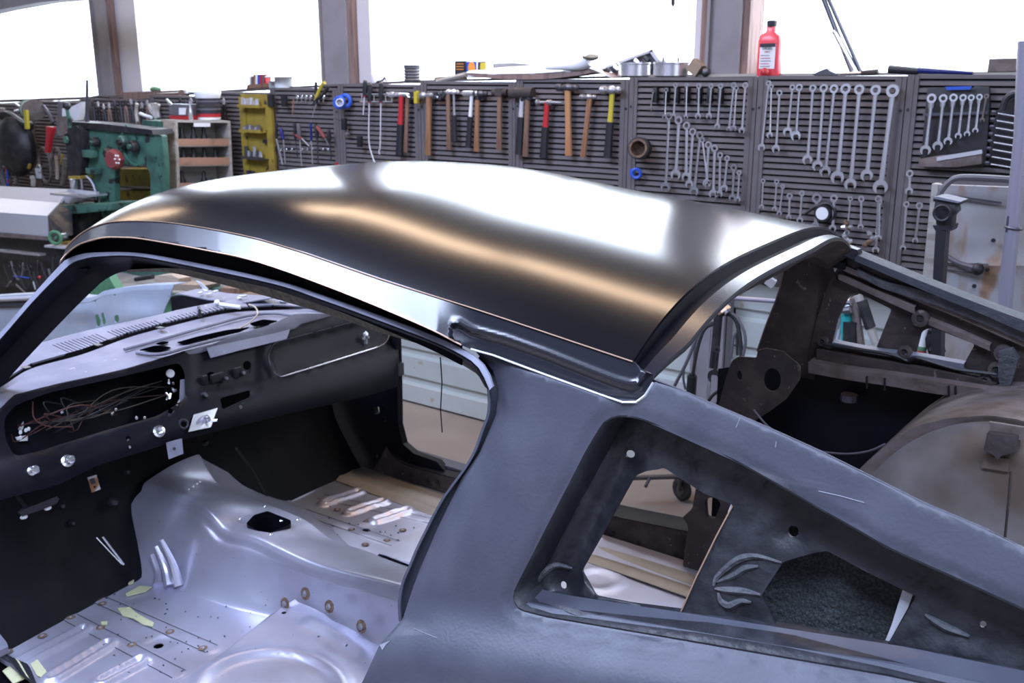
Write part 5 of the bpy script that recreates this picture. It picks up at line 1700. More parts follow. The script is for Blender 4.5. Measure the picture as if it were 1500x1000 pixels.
# long hook picks
for k, (hx, y0, y1, pts, lb) in enumerate([(535, 118, 140, [(534, 140), (533, 155), (532, 168)], 'short pick with red collar, left of three on the wire rack'),
                                           (542, 123, 149, [(541, 149), (540.5, 206), (546, 230), (550, 240)], 'longest pick with bent rod, middle of three'),
                                           (558.5, 121, 149, [(558, 149), (557, 212), (555.5, 220), (556, 226)], 'straight long pick, right of three')]):
    t = thing('pick', PT(*pts[-1]), lb, 'pick', 'picks on the wire rack')
    oval(PT(hx, y0), PT(hx, y1), .011, .014, .011, .013, SX, mid=(.016, .015)).build('handle', M['black'], t)
    MB().ball(PT(hx, y0 + 1), .0125, 8, (1, 1, .7)).build('handle_cap', M['brown_light'], t)
    MB().rod(PT(hx, y1 - 1), PT(hx, y1 + 1), .012).build('collar', M['red'], t)
    MB().tube(cr([PT(*p) for p in pts], 6), .0042, 6).build('rod', M['bright_rod'], t)
rk = thing('wire_rack', PT(560, 150), 'chrome wire tool rack at the top of the panel', 'rack')
MB().tube([PT(528, 138), PT(575, 138)], .004, 5).tube([PT(528, 149), PT(575, 149)], .004, 5).build('rail', M['steel'], rk)
for x in (530, 548, 565, 574): MB().rod(PT(x, 138), PT(x, 149), .003).build('bar', M['steel'], rk)
simple('steel_bar', 'shiny steel bar lying along the top rack left of the hammers', 'bar', 'chrome', MB().tube(cr([PT(566, 138), PT(588, 138.5), PT(600, 140), (PT(616, 143))], 5), .010, 8))
for k, (x, y) in enumerate([(640, 139), (647, 141), (652, 138), (606, 138)]):
    simple('clamp_jaw', 'small dark clamp head on the top rack, %s from the left' % ords[k], 'clamp', 'dark_steel', MB().box(PT(x, y), (.022, .03, .03), Matrix.Rotation(.4 * k, 3, 'Y')).rod(PT(x, y), PT(x - 3, y + 6), .006).torus(PT(x + 1, y), (0, 1, 0), .012, .004, 10))
simple('magnet_block', 'black magnet block upper left under the tape', 'magnet', 'black', MB().bbox(PT(503.5, 190), PT(508.5, 173) + Vector((0, -.02, 0))), 'magnet blocks on the panel', bevel=.003)
simple('magnet_block', 'black magnet block lower right on a thin wire', 'magnet', 'black', MB().bbox(PT(526.5, 215), PT(531.5, 199) + Vector((0, -.02, 0))), 'magnet blocks on the panel', bevel=.003)
simple('thin_wire', 'thin black wire between the two magnet blocks', 'wire', 'black', MB().tube(cr([PT(x, y) for x, y in [(490, 173), (497, 176), (505, 176), (508, 190), (515, 198), (524, 200), (530, 202)]], 5), .0018, 5))
simple('brass_fitting', 'small pale fitting beside the black magnet', 'fitting', 'brown_light', MB().lathe([(.006, 0), (.009, .01), (.006, .02), (.010, .03), (.004, .04)], PT(508, 199), (0, 0, 1), 8).rod(PT(505, 196), PT(512, 196), .005))

# screwdriver panel
scr = [((404.5, 180), (405, 203), (414, 241), 'black', 'screwdriver with black handle and broad bright shaft', .010, .0055), ((411, 188), (415, 204), (418, 240), 'navy', 'blue handled screwdriver beside the black one', .012, .0035),
       ((429, 195), (442, 203), (453, 214), 'dusty_red', 'short red handled screwdriver lying at a slant', .010, .004), ((437, 181), (439, 200), (442, 243), 'hose', 'grey handled screwdriver in the middle of the rack', .013, .0035),
       ((455, 180), (456, 206), (458, 240), 'navy', 'slim blue handled screwdriver', .008, .0035), ((464, 185), (476, 202), (481, 212), 'dusty_red', 'red and grey stubby screwdriver tilted right', .012, .004), ((462, 182), (465, 203), (466, 242), 'black', 'all black screwdriver behind the red and grey one', .012, .0045),
       ((431, 180), (433, 204), (436, 232), 'black', 'black screwdriver left of the grey one', .011, .0035), ((481, 190), (483, 206), (485, 236), 'black', 'black handled driver nearest the column', .014, .0035)]
for a, b, c, mk, lb, r_, rs in scr:
    t = thing('screwdriver', PT(*c), lb, 'screwdriver', 'screwdrivers on the panel')
    A_, B_2, C_2 = PT(*a, -.02), PT(*b, -.02), PT(*c)
    dd = (B_2 - A_)
    MB().lathe([(r_ * .6, 0), (r_, .01), (r_ * .85, dd.length * .4), (r_, dd.length * .8), (r_ * .6, dd.length)], A_, dd, 8).build('handle', M[mk], t)
    MB().rod(B_2, C_2, rs, n=6).build('shaft', M['steel' if mk != 'black' or rs > .005 else 'dark_steel'], t)
hk = thing('hook_rail', PT(455, 222), 'row of small chrome hooks holding the screwdrivers', 'rack')
for k in range(10):
    x = 412 + k * 7.6
    MB().torus(PT(x, 219), (0, 1, .2), .008, .002, 8, 4).build('hook', M['chrome'], hk)
MB().tube([PT(408, 219), PT(484, 219)], .003, 4).build('rail', M['dark_steel'], hk)
hk = thing('hook_rail', PT(455, 142), 'row of small chrome hooks at the top beside the yellow rack', 'rack')
for k in range(7):
    x = 436 + k * 6.4
    MB().torus(PT(x, 142), (0, 1, .2), .009, .0025, 8, 4).rod(PT(x, 140), PT(x - 1, 150), .003).build('hook', M['chrome'], hk)
MB().tube([PT(432, 139), PT(478, 139)], .003, 4).build('rail', M['dark_steel'], hk)
for k, (x0, x1_) in enumerate([(396, 402), (416, 421)]):
    simple('magnet_block', 'black %s magnet strip right of the yellow rack' % ['left', 'right'][k], 'magnet', 'black', MB().bbox(PT(x0, 156), PT(x1_, 138) + Vector((0, -.02, 0))), 'magnet blocks on the panel')
t = thing('pliers', PT(466, 150), 'black and yellow handled pliers at the panel top', 'pliers')
MB().tube(cr([PT(462, 146), PT(466, 136), PT(472, 124), PT(476, 121)], 5), .010, 6).build('handle', M['yellow'], t)
MB().tube(cr([PT(464, 146), PT(472, 140), PT(478, 132), PT(480, 127)], 5), .010, 6).build('handle', M['black'], t)
MB().box(PT(462, 147), (.03, .015, .04)).build('jaw', M['dark_steel'], t)
t = thing('pliers', PT(458, 150), 'all black pliers pointing down left at the panel top', 'pliers')
MB().tube([PT(472, 139), PT(460, 149)], .009, 6).tube([PT(463, 120), PT(462, 138)], .009, 6).build('handle', M['black'], t)
MB().rod(PT(460, 149), PT(453, 153), .006, .002).build('jaw', M['steel'], t)
simple('thin_probe', 'thin wooden probe hanging below the chrome hooks', 'probe', 'wood', MB().rod(PT(430, 146), PT(428, 170), .004, .002))
simple('thin_probe', 'thin steel probe slanting below the pliers', 'probe', 'steel', MB().rod(PT(464, 150), PT(457, 172), .0035, .002))
simple('cap_tip', 'small red capped tip showing over the roof at the column', 'tool', 'red', MB().rod(PT(493, 238), PT(493, 245), .008).rod(PT(493, 242), PT(493, 242) + Vector((0, .035, 0)), .004))
simple('cap_tip', 'small yellow cap showing over the roof under the picks', 'tool', 'yellow', MB().rod(PT(570, 236), PT(570, 243), .014, .01))
# brass fittings cluster behind the roof corner
random.seed(5)
for k in range(9):
    x, y = 1238 + random.random() * 44, 330 + random.random() * 40
    t = simple('hose_fitting', 'small brass or steel fitting in the cluster behind the roof corner', 'fitting', random.choice(['rust', 'steel', 'dark_steel', 'yellow_old']), MB().lathe([(.008, 0), (.012, .012), (.007, .02), (.012, .03), (.006, .045)], PT(x, y), (random.uniform(-1, 1), -.3, random.uniform(-1, 1)), 8), 'fittings behind the roof corner')

# ================================================================ yellow bin rack with small parts
YR = PY(PGY - .035)
yr = thing('parts_rack', PY(PGY - .05)(373, 255), 'grubby yellow steel rack with four small shelves', 'rack')
xa, xb = YR(350, 140).x, YR(397, 140).x
zt, zb = YR(373, 138).z, YR(373, 262).z
yb = PGY - .02
MB().bbox((xa, yb - .008, zb), (xb, yb, zt)).build('back_plate', M['yellow_old'], yr)
for s in (0, 1):
    x0 = xa if s == 0 else xb - .055
    MB().bbox((x0, yb - .02, zb), (x0 + .055, yb - .008, zt)).build('side_strip', M['yellow_old'], yr)
for k, y in enumerate([156, 192, 231, 262]):
    z = YR(373, y).z
    MB().bbox((xa + .045, yb - .07, z - .006), (xb - .05, yb - .006, z)).bbox((xa + .045, yb - .07, z), (xb - .05, yb - .066, z + .012)).build('shelf', M['yellow_old'] if k < 2 else M['dark_steel'], yr)
    random.seed(20 + k)
    for q in range(6):
        xx = xa + .065 + q * .027
        h = [.05, .04, .065, .05][k] * random.uniform(.6, 1.1)
        mk = [['greywood', 'pale_metal'], ['steel', 'hose'], ['dark_steel', 'steel'], ['dark_steel', 'cast']][k][q % 2]
        m_ = MB().lathe([(.012, 0), (.014, h * .3), (.010, h * .7), (.012, h)], (xx, yb - .04, z), (0, 0, 1), 8)
        simple('socket', 'small part, %s from the left on the %s shelf of the yellow rack' % (ords[q], ords[k]), 'socket', mk, m_, 'small parts on the yellow rack')
MB().box(YR(390, 207), (.03, .03, .02)).build('latch', M['black'], yr)

# ================================================================ things on the sill over the panels
SY = PGY + .08


def on_sill(x, y, Y=SY): return PY(Y)(x, y)


PS = PY(SY)
cab = thing('sill_board', PS(1150, 114), 'worn wooden board capping the panels under the right windows', 'board')
MB().slab([PS(x, y) for x, y in [(905, 110), (1110, 108), (1330, 105.5), (1600, 104), (1600, 109), (1330, 110), (1110, 112), (905, 114)]], (0, .14, 0)).build('board_top', M['greywood'], cab)
cab2 = thing('sill_board', PS(500, 125), 'grey metal angle capping the panels under the left windows', 'board')
MB().slab([PS(x, y) for x, y in [(-60, 148), (218, 138), (395, 128), (616, 117), (905, 111), (905, 114), (616, 120), (395, 131), (218, 142), (-60, 152)]], (0, .14, 0)).build('board_top', M['panel_grey'], cab2)
# long timber strips stacked at left
for k in range(3):
    simple('timber_strip', 'brown timber strip lying on the sill over the green press, %s in the stack' % ['lowest', 'middle', 'topmost'][k], 'timber', 'frame_wood', MB().slab([PS(x, y - k * 3.6, -.03) for x, y in [(180, 146), (268, 141.5), (268, 138.5), (180, 142.5)]], (0, .05, 0)), 'timber strips on the sill')
simple('green_cloth', 'small pale green lump on the timber strips', 'cloth', 'green_light', MB().ball(PS(228, 131), .04, 8, (1.6, .6, .5)))
simple('rag', 'crumpled pale rag at the end of the timber strips', 'rag', 'paper', MB().ball(PS(266, 136), .03, 7, (1, .6, 1)).ball(PS(274, 134), .022, 7))
# fuse card box
t = thing('card_box', PS(376, 130), 'wooden box holding a row of coloured cards', 'box')
MB().slab([PS(x, y) for x, y in [(362, 124), (400, 122), (401, 129), (361, 131)]], (0, .09, 0)).build('wood_base', M['wood_dark'], t)
for k in range(8):
    x = 364.5 + k * 3.2
    y0 = 111.5 if k < 2 else 109
    MB().slab([PS(x, y0, .02) for x, y0 in [(x, y0), (x + 2.6, y0 - .2), (x + 2.6, 125), (x, 125)]], (0, .04, 0)).build('card', M[['white', 'hose', 'wood', 'white', 'blue', 'red', 'hose', 'red'][k]], t)
t = thing('plastic_tub', PS(417, 131), 'white round tub with a wide flat disc lid', 'tub')
MB().lathe([(.052, 0), (.055, .07)], PS(416, 131), n=18).build('tub_body', M['white'], t)
MB().lathe([(.11, .07), (.11, .076), (.05, .09)], PS(416, 131), n=22).build('disc_lid', M['pale_metal'], t)
for k, x in enumerate((399, 404, 409)):
    simple('glass_cup', 'small clear cup on the sill, %s of three' % ['left', 'middle', 'right'][k], 'cup', 'pale_metal', MB().lathe([(.018, 0), (.022, .05 - k * .008)], PS(x, 131), n=12), 'cups on the sill')
t = thing('wire_spool', PS(604, 122), 'dark grey wire spool standing on the sill', 'spool')
MB().lathe([(.048, 0), (.048, .006), (.04, .008), (.04, .088), (.048, .09), (.048, .096)], PS(604, 122), n=18).build('spool_body', M['dark_steel'], t)
for k in range(5): MB().torus(PS(604, 122) + Vector((0, 0, .018 + k * .016)), UPZ, .041, .006, 18, 5).build('wire_turn', M['hose'], t)
simple('small_jar', 'tiny clear jar on the sill beside the column', 'jar', 'pale_metal', MB().lathe([(.014, 0), (.016, .035), (.010, .045)], PS(547, 122), n=10))
simple('bent_hook', 'bent dark hook on the sill above the picks', 'hook', 'dark_steel', MB().tube(cr([PS(552, 120), PS(560, 118), PS(564, 114), PS(566, 119)], 4), .005, 6))
# printed boxes
PB = PY(SY + .05)
for k, (x0, x1_, lb) in enumerate([(666, 681, 'dark printed box, left of the pair'), (683, 712, 'white box with orange oval print, right of the pair')]):
    t = thing('printed_box', PB((x0 + x1_) / 2, 112), lb, 'box', 'printed boxes on the sill')
    MB().slab([PB(x, y) for x, y in [(x0, 89.5), (x1_, 89), (x1_, 114), (x0, 114)]], (0, .06, 0)).build('carton', M['print_dark' if k == 0 else 'white'], t)
    if k == 0:
        for yy in (93, 97, 101): MB().slab([PB(x, y, -.002) for x, y in [(668, yy), (679, yy), (679, yy + 1), (668, yy + 1)]], (0, .002, 0)).build('print_line', M['print_orange'], t)
    else:
        MB().slab([PB(x, y, -.002) for x, y in [(683, 91), (697.5, 90.5), (697.5, 110), (683, 110)]], (0, .002, 0)).build('print_field', M['blue'], t)
        MB().prism(circ(0, 0, .024, .033), PB(690.5, 100, -.006), SX, SZ, (0, .003, 0)).build('print_oval', M['print_orange'], t)
        MB().slab([PB(x, y, -.002) for x, y in [(700, 91), (711, 90.5), (711, 108), (700, 108)]], (0, .002, 0)).build('print_panel', M['print_dark'], t)
        MB().slab([PB(x, y, -.004) for x, y in [(704, 92), (711, 91.5), (711, 108), (707, 108), (703, 100)]], (0, .002, 0)).build('print_panel', M['yellow'], t)
# white board with brown underside, grey board behind, sticks
t = thing('curved_board', PB(780, 112), 'long white topped panel with brown underside lying on the sill', 'panel')
PB0 = PY(SY - .09)
up_ = [(683, 106), (730, 107.5), (790, 106), (840, 102.5), (864, 100), (893, 112)]
bk_ = [(690, 102), (735, 98.5), (790, 95), (830, 92), (872, 94), (893, 110)]
dn_ = [(684, 108.5), (700, 113), (745, 116), (800, 115.5), (850, 110), (872, 106), (893, 114)]
loft_mb([[PB0(x, y) for x, y in up_], [PY(SY + .10)(x, y) for x, y in bk_]], 30, 2, (0, 0, -.006)).build('board_top', M['white'], t)
loft_mb([[PB0(x, y + 1) for x, y in up_], [PB0(x, y) for x, y in dn_], [PB0(x, y) + Vector((0, .15, .004)) for x, y in dn_]], 30, 2, (0, .003, 0)).build('board_underside', M['frame_wood'], t)
simple('grey_board', 'thin grey curved board behind the white panel', 'board', 'post_grey', MB().slab([PB(x, y, .06) for x, y in [(715, 93), (750, 92), (790, 95), (800, 99), (720, 101)]], (0, .02, 0)))
simple('plastic_bag', 'crumpled clear bag beside the printed boxes', 'bag', 'white', MB().ball(PB(717, 102), .035, 9, (.7, .6, 1)))
simple('paint_stick', 'slanting grey stick in front of the printed boxes', 'stick', 'greywood', MB().rod(PS(640, 119), PS(683, 109), .010, .014, 6))
simple('flat_carton', 'flat pale carton under the slanting stick', 'carton', 'cardboard', MB().slab([PS(x, y, .03) for x, y in [(636, 113), (676, 110), (676, 117), (636, 118)]], (0, .05, 0)))
t = thing('white_funnel', PB0(858, 98), 'white plastic filler neck with dark rim on the panel', 'funnel')
MB().tube(cr([PB0(800, 99), PB0(830, 97), PB0(850, 94), PB0(864, 87)], 5), [.010 + .0018 * i for i in range(16)], 12).build('neck', M['white'], t)
MB().lathe([(.034, 0), (.038, .006), (.038, .014), (.028, .016)], PB0(865, 86), (.15, -.2, 1), 18).build('rim', M['gutter_dirt'], t)
# silver flight case leaning
t = thing('tool_case', PB(920, 110), 'silver tool case with open lid propped up on the sill', 'case')
MB().slab([PB(x, y) for x, y in [(880, 99), (955, 72), (966, 88), (962, 110), (890, 112)]], (0, .03, 0)).build('case_body', M['dark_steel'], t)
MB().slab([PB(x, y, -.02) for x, y in [(878, 100), (955, 72), (957, 75), (882, 102)]], (0, .08, 0)).build('case_edge', M['pale_metal'], t)
MB().slab([PB(x, y, -.02) for x, y in [(955, 72), (966, 88), (962, 91), (951, 76)]], (0, .08, 0)).build('case_edge', M['pale_metal'], t)
for k, (x, y) in enumerate([(888, 101), (900, 97), (912, 94), (930, 88), (944, 84), (893, 106), (925, 96), (938, 93)]):
    MB().rod(PB(x, y, -.03), PB(x + 6, y + 5, -.03), .010, n=8).build('case_insert', M['steel' if k % 2 else 'cast'], t)
# two steel rings
for k, (x0, x1_) in enumerate([(907, 952), (958, 1007)]):
    c = PS((x0 + x1_) / 2, 112)
    r_ = (PS(x1_, 104) - PS(x0, 104)).length / 2 * .93
    t = thing('steel_ring', c, ['wide turned steel ring, left of the two on the sill', 'wide turned steel ring, right of the two, with two studs'][k], 'ring', 'steel rings on the sill')
    MB().lathe([(r_ * .9, 0), (r_, .003), (r_, .052), (r_ * 1.05, .055), (r_ * 1.05, .062), (r_ * .9, .062), (r_ * .88, .01)], c, n=28).build('ring_band', M['brown_light' if False else 'steel'], t)
    if k:
        for dx in (-.03, .045): MB().rod(c + Vector((dx, -.02, .06)), c + Vector((dx, -.02, .082)), .004).build('stud', M['dark_steel'], t)
simple('cardboard_block', 'small tilted cardboard block leaning by the right column', 'box', 'cardboard', MB().box(PS(1020, 99), (.055, .05, .055), Matrix.Rotation(R(35), 3, 'Y')))
simple('dark_fitting', 'small dark fitting at the foot of the right column', 'fitting', 'dark_steel', MB().lathe([(.018, 0), (.022, .01), (.014, .03)], PS(1030, 107), (1, 0, .3), 10))
# red bottle
bp = PS(1126, 111.5)
k1 = (PS(1126, 60) - PS(1126, 111.5)).length / 51.5
t = thing('fluid_bottle', bp, 'translucent red bottle with black cap and white label', 'bottle')


def oblong(z0, hw, hd, n=20):
    out = []
    for q in range(n):
        a = 2 * math.pi * q / n
        c_, s_ = math.cos(a), math.sin(a)
        out.append(bp + Vector((math.copysign(abs(c_) ** .45, c_) * hw, math.copysign(abs(s_) ** .45, s_) * hd, z0)))
    return out


lv = [(0, .047, .03), (.01, .049, .032), (.14, .049, .032), (.165, .042, .028), (.18, .020, .018), (.20, .018, .016)]
ls = [oblong(*q) for q in lv]
m_ = MB()
vv = [p for l_ in ls for p in l_]
m_.add(vv, [(i * 20 + q, i * 20 + (q + 1) % 20, (i + 1) * 20 + (q + 1) % 20, (i + 1) * 20 + q) for i in range(5) for q in range(20)] + [tuple(range(20))[::-1], tuple(range(100, 120))])
m_.build('bottle_body', M['red_liquid'], t)
MB().lathe([(.020, .20), (.021, .205), (.021, .222), (.018, .225)], bp, n=16).build('cap', M['print_dark'], t)
MB().bbox(bp + Vector((-.032, -.0345, .03)), bp + Vector((.036, -.0325, .128))).build('label_sheet', M['paper'], t)
MB().bbox(bp + Vector((-.032, -.036, .118)), bp + Vector((.036, -.0345, .132))).build('label_header', M['print_dark'], t)


def text(s, loc, size, m, par, name='lettering'):
    c = bpy.data.curves.new(name, 'FONT')
    c.body = s
    c.size = size
    c.align_x = 'CENTER'
    c.extrude = .0004
    c.materials.append(m)
    o = bpy.data.objects.new(name, c)
    o.location = Vector(loc) - wloc(par)
    o.rotation_euler = (R(90), 0, 0)
    COL.objects.link(o)
    bpy.context.view_layer.update()
    me = bpy.data.meshes.new_from_object(o.evaluated_get(bpy.context.evaluated_depsgraph_get()))
    q = bpy.data.objects.new(name, me)
    q.location, q.rotation_euler = o.location, o.rotation_euler
    bpy.data.objects.remove(o)
    return link(q, par)


text('DIESEL', bp + Vector((.002, -.0372, .1075)), .0155, M['print_dark'], t)
text('+911', bp + Vector((.002, -.0372, .094)), .013, M['red'], t)
for q in range(5): MB().bbox(bp + Vector((-.026, -.0366, .083 - q * .011)), bp + Vector((.012 + .004 * (q % 3), -.0345, .085 - q * .011))).build('fine_print', M['red' if q % 2 else 'hose'], t)
simple('red_ball', 'small red plastic ball on the sill in front of the red bottle', 'ball', 'red', MB().ball(PY(SY - .05)(1120, 106), .019, 12))
# tripod rods and flat tools along the right sill
PC = PY(SY + .02)
t = thing('tripod', PC(1252, 110), 'folded tripod leaning across the right window', 'tripod')
for a, b, r_ in (((1203, -10), (1249, 108), .010), ((1210, -10), (1262, 108), .008), ((1222, 45), (1256, 109), .012)):
    MB().rod(PC(*a), PC(*b), r_, n=8).build('leg', M['dark_steel' if r_ < .012 else 'steel'], t)
simple('hand_plane', 'low dark tool with a pointed lever lying on the right sill', 'tool', 'dark_steel', MB().slab([PS(x, y, -.02) for x, y in [(1190, 109), (1200, 104), (1211, 100), (1216, 104), (1225, 108), (1225, 110), (1190, 110)]], (0, .04, 0)))
simple('file_handle', 'brown flat file lying left of the tripod feet', 'file', 'brown', MB().rod(PS(1262, 107), PS(1286, 105.5), .010, .012, 8))
simple('spatula', 'thin steel spatula lying on the right sill', 'tool', 'steel', MB().rod(PS(1230, 108), PS(1262, 107), .005, .008, 6))
t = thing('caulk_tool', PS(1340, 105), 'black gripped tool with blue blade lying on the right sill', 'tool')
MB().rod(PS(1302, 101), PS(1345, 104), .016, .013, 10).build('grip', M['black'], t)
MB().rod(PS(1345, 103), PS(1425, 107), .012, .006, 8).build('blade', M['navy'], t)
simple('burgundy_box', 'dull burgundy box on the sill at the right edge', 'box', 'brown_light', MB().slab([PS(x, y) for x, y in [(1446, 106), (1449, 86), (1560, 84), (1560, 105)]], (0, .12, 0)))
simple('hanging_strap', 'dark strap end hanging into the top of the window', 'strap', 'brown', MB().slab([PY(3.9)(x, y) for x, y in [(982, -60), (987, -60), (987, 6), (985, 10), (983, 6)]], (0, .01, 0)))
simple('roof_beam', 'slanting grey beam across the top left corner', 'beam', 'post_grey', MB().slab([PY(3.6)(x, y) for x, y in [(-140, 46), (-140, -20), (150, -40), (150, -5), (60, 3), (0, 14)]], (0, .12, 0)))

# ================================================================ left: press, cabinet, sheet bender, bench
def slabpx(pl, pts, d, mb=None):
    return (mb or MB()).slab([pl(x, y) for x, y in pts], (0, d, 0))


Yp = PY(3.45)
pr_ = thing('green_press', Vector((Yp(175, 500).x, 3.5, 0)), 'green cast C-frame punch press with oily black ram', 'press')
arm = sheet_mb(rnd([(121, 187), (160, 192), (237, 198), (241, 242), (241, 330), (221, 330), (220, 252, 6), (212, 242), (180, 241), (168, 246, 5), (169, 330), (150, 330), (146, 290), (138, 270), (126, 256), (119, 250)], 3), [], Yp, (0, .035, 0))
arm.build('frame', M['green'], pr_)
slabpx(PY(3.43), [(102, 178), (150, 181), (222, 190), (224, 197), (160, 192), (104, 186)], .14).build('top_plate', M['cast'], pr_)
slabpx(PY(3.62), [(208, 176), (238, 178), (238, 200), (208, 196)], .1).build('rear_cover', M['green'], pr_)
slabpx(PY(3.40), [(99, 186), (112, 184), (120, 192), (121, 215), (118, 255), (112, 262), (100, 258), (96, 215)], .12).build('ram_housing', M['cast'], pr_, bevel=.006)
for (x, y, r_, mk) in ((143, 208, .030, 'black'), (184, 208, .040, 'green'), (199.5, 214, .034, 'cast'), (107, 204, .05, 'cast')):
    c = PY(3.44)(x, y)
    MB().lathe([(r_, 0), (r_, .03), (r_ * .8, .04)], c, (0, -1, 0), 16).build('pivot_boss', M[mk], pr_)
    MB().lathe([(r_ * .5, .04), (r_ * .45, .055)], c, (0, -1, 0), 6).build('nut', M['cast' if mk == 'green' else 'green'], pr_)
MB().torus(PY(3.44)(196, 212), (0, 1, 0), .12, .008, 20, 5, math.pi, 1.2).build('boss_edge', M['green'], pr_)
hd_ = thing('press_knob', PY(3.36)(173, 233), 'dark red eight sided knob with pale dots on the green press', 'knob')
hd_.location = PY(3.30)(173, 240)
MB().lathe([(.055, 0), (.062, .01), (.062, .04), (.050, .055)], PY(3.36)(173, 233), (.15, -1, 0), 8).build('knob_body', M['dusty_red'], hd_)
for k in range(6):
    a = k * math.pi / 3
    MB().ball(PY(3.295)(173, 233) + Vector((math.cos(a) * .024 + .01, -.012, math.sin(a) * .024)), .006, 6).build('dot', M['paper'], hd_)
MB().rod(PY(3.36)(173, 233), PY(3.44)(160, 224), .03, .04, 10).build('knob_shaft', M['cast'], hd_)
for (x, y, w, h) in ((132, 225, .10, .045), (137, 250, .10, .035)):
    MB().box(PY(3.42)(x, y), (w, .05, h)).build('guide_block', M['green'], pr_, bevel=.004)
MB().tube([PY(3.42)(127.5, 178), PY(3.42)(127.5, 150), PY(3.42)(127.5, 117)], [.014, .010, .008], 8).build('stop_rod', M['dark_steel'], pr_)
MB().ball(PY(3.38)(98, 155), .025, 10).build('lever_ball', M['black'], pr_)
MB().rod(PY(3.38)(98, 158), PY(3.40)(103, 186), .010, .016, 8).build('lever', M['green'], pr_)
slabpx(PY(3.36), [(100, 258), (118, 258), (117, 262), (100, 262)], .1).build('clamp_bar', M['yellow_old'], pr_)
MB().rod(PY(3.42)(109, 262), PY(3.42)(109, 283), .03, .02, 12).rod(PY(3.42)(119, 258), PY(3.42)(121, 283), .008).build('punch', M['steel'], pr_)
MB().slab([PZ(1.24)(x, y) for x, y in [(73, 282.5), (110, 281), (157, 283), (120, 287)]], (0, 0, -.012)).build('work_plate', M['steel'], pr_)
for x in (89, 112, 141): MB().rod(PY(3.42)(x, 285), PY(3.42)(x, 303), .012, n=8).build('table_post', M['cast'], pr_)
slabpx(PY(3.30), [(85, 301), (120, 299), (165, 298), (165, 308), (114, 313), (100, 312), (85, 308)], .22).build('table', M['green'], pr_, bevel=.006)
slabpx(PY(3.36), [(92, 312), (130, 312), (120, 345), (118, 420), (96, 420), (98, 345)], .12).build('table_support', M['cast'], pr_)
slabpx(PY(3.46), [(150, 300), (241, 300), (252, 560), (138, 560)], .12).build('pedestal', M['green'], pr_)
MB().torus(PY(3.40)(126, 283), (0, 1, 0), .11, .006, 12, 5, 1.7, -1.4).build('guard_wire', M['pale_metal'], pr_)
for k, (x0, y0, x1_, y1_) in enumerate([(170, 247, 218, 272), (171, 279, 222, 293)]):
    simple('yellow_bin', 'grubby yellow steel bin seen through the press throat, %s' % ['upper', 'lower'][k], 'bin', 'yellow_old', slabpx(PY(3.75), [(x0, y0), (x1_, y0 + 1), (x1_, y1_ + 1), (x0, y1_)], .15), 'yellow bins')

dirc = ray(297, 230)
dirc.z = 0
dirc.normalize()
rc = Vector((-dirc.y, dirc.x, 0)) * -1
nC = (-dirc * math.cos(R(24)) + rc * math.sin(R(24))).normalized()
CFo = PY(3.60)(258, 177)
Yc = plane(nC, CFo)
dC = -nC * .20
cb = thing('bit_cabinet', Yc(297, 300), 'open plywood cabinet with orange-edged shelves of black bits', 'cabinet')
MB().slab([Yc(257, 177), Yc(260, 177), Yc(265, 300), Yc(261, 300)], dC).build('side_panel', M['greywood'], cb)
MB().slab([Yc(334, 178), Yc(337.5, 178), Yc(343, 300), Yc(339, 300)], dC).build('side_panel', M['greywood'], cb)
MB().slab([Yc(257, 176), Yc(337.5, 177), Yc(337.5, 180), Yc(257, 179)], dC).build('top_panel', M['greywood'], cb)
MB().slab([Yc(258, 177, -.19), Yc(338, 178, -.19), Yc(343, 300, -.19), Yc(262, 300, -.19)], -nC * .01).build('back_panel', M['greywood'], cb)
MB().slab([Yc(256.5, 176.5, .002), Yc(256.5, 176.5, .002) + dC * 1.02, Yc(261, 300, .002) + dC * 1.02, Yc(261, 300, .002)], -rc * .004).build('left_face', M['ply'], cb)
for k, (y0, y1_) in enumerate([(203.5, 213.5), (231, 242), (268, 275)]):
    t0 = (y1_ - 177) * .033
    xl, xr = 260 + t0, 334 + t0 * 1.2
    MB().slab([Yc(xl, y1_, -.004), Yc(xr, y1_ - .5, -.004), Yc(xr, y1_ + 1, -.004), Yc(xl, y1_ + 1.5, -.004)], dC * .9).build('shelf', M['greywood'], cb)
    MB().slab([Yc(xl, y0), Yc(xr, y0 - .5), Yc(xr, y1_ - .5), Yc(xl, y1_)], dC * .06).build('shelf_strip', M['ply_edge'], cb)
    for q, x in enumerate([[268, 285, 300], [270, 285, 301, 317], [268, 300]][k]):
        h = [.10, .095, .09][k]
        b_ = MB().lathe([(.020, 0), (.022, h * .35), (.012, h * .6), (.012, h * .9), (.008, h)], Yc(x, y1_, -.06) + Vector((0, 0, .012)), n=10)
        simple('router_bit', 'black cone shaped bit on the plywood cabinet, %s shelf, %s from the left' % (ords[k], ords[q]), 'bit', 'black', b_, 'black bits in the cabinet')
MB().slab([Yc(x, y, .003) for x, y in [(284, 180), (308, 180), (308, 185.5), (284, 185.5)]], dC * .02).build('label_card', M['paper'], cb)
bk = thing('bucket', PY(3.68)(307, 176), 'dark labelled bucket with flared white lid and red band', 'bucket')
c = Yc(307, 176, -.08) + Vector((0, 0, .004))
kx = (Yc(323, 176, -.08) - Yc(291, 176, -.08)).length / 2 * 1.0
MB().lathe([(kx * .95, 0), (kx * .96, .015)], c, n=22).build('base_band', M['white'], bk)
MB().lathe([(kx * .965, .015), (kx * .97, .036)], c, n=22).build('red_band', M['red'], bk)
MB().lathe([(kx * .97, .036), (kx * 1.0, .128)], c, n=22).build('printed_wall', M['print_dark'], bk)
for zz, mk in ((.105, 'hose'), (.08, 'brown'), (.058, 'hose')):
    MB().lathe([(kx * .995, zz), (kx * 1.0, zz + .010)], c, n=22).build('label_line', M[mk], bk)
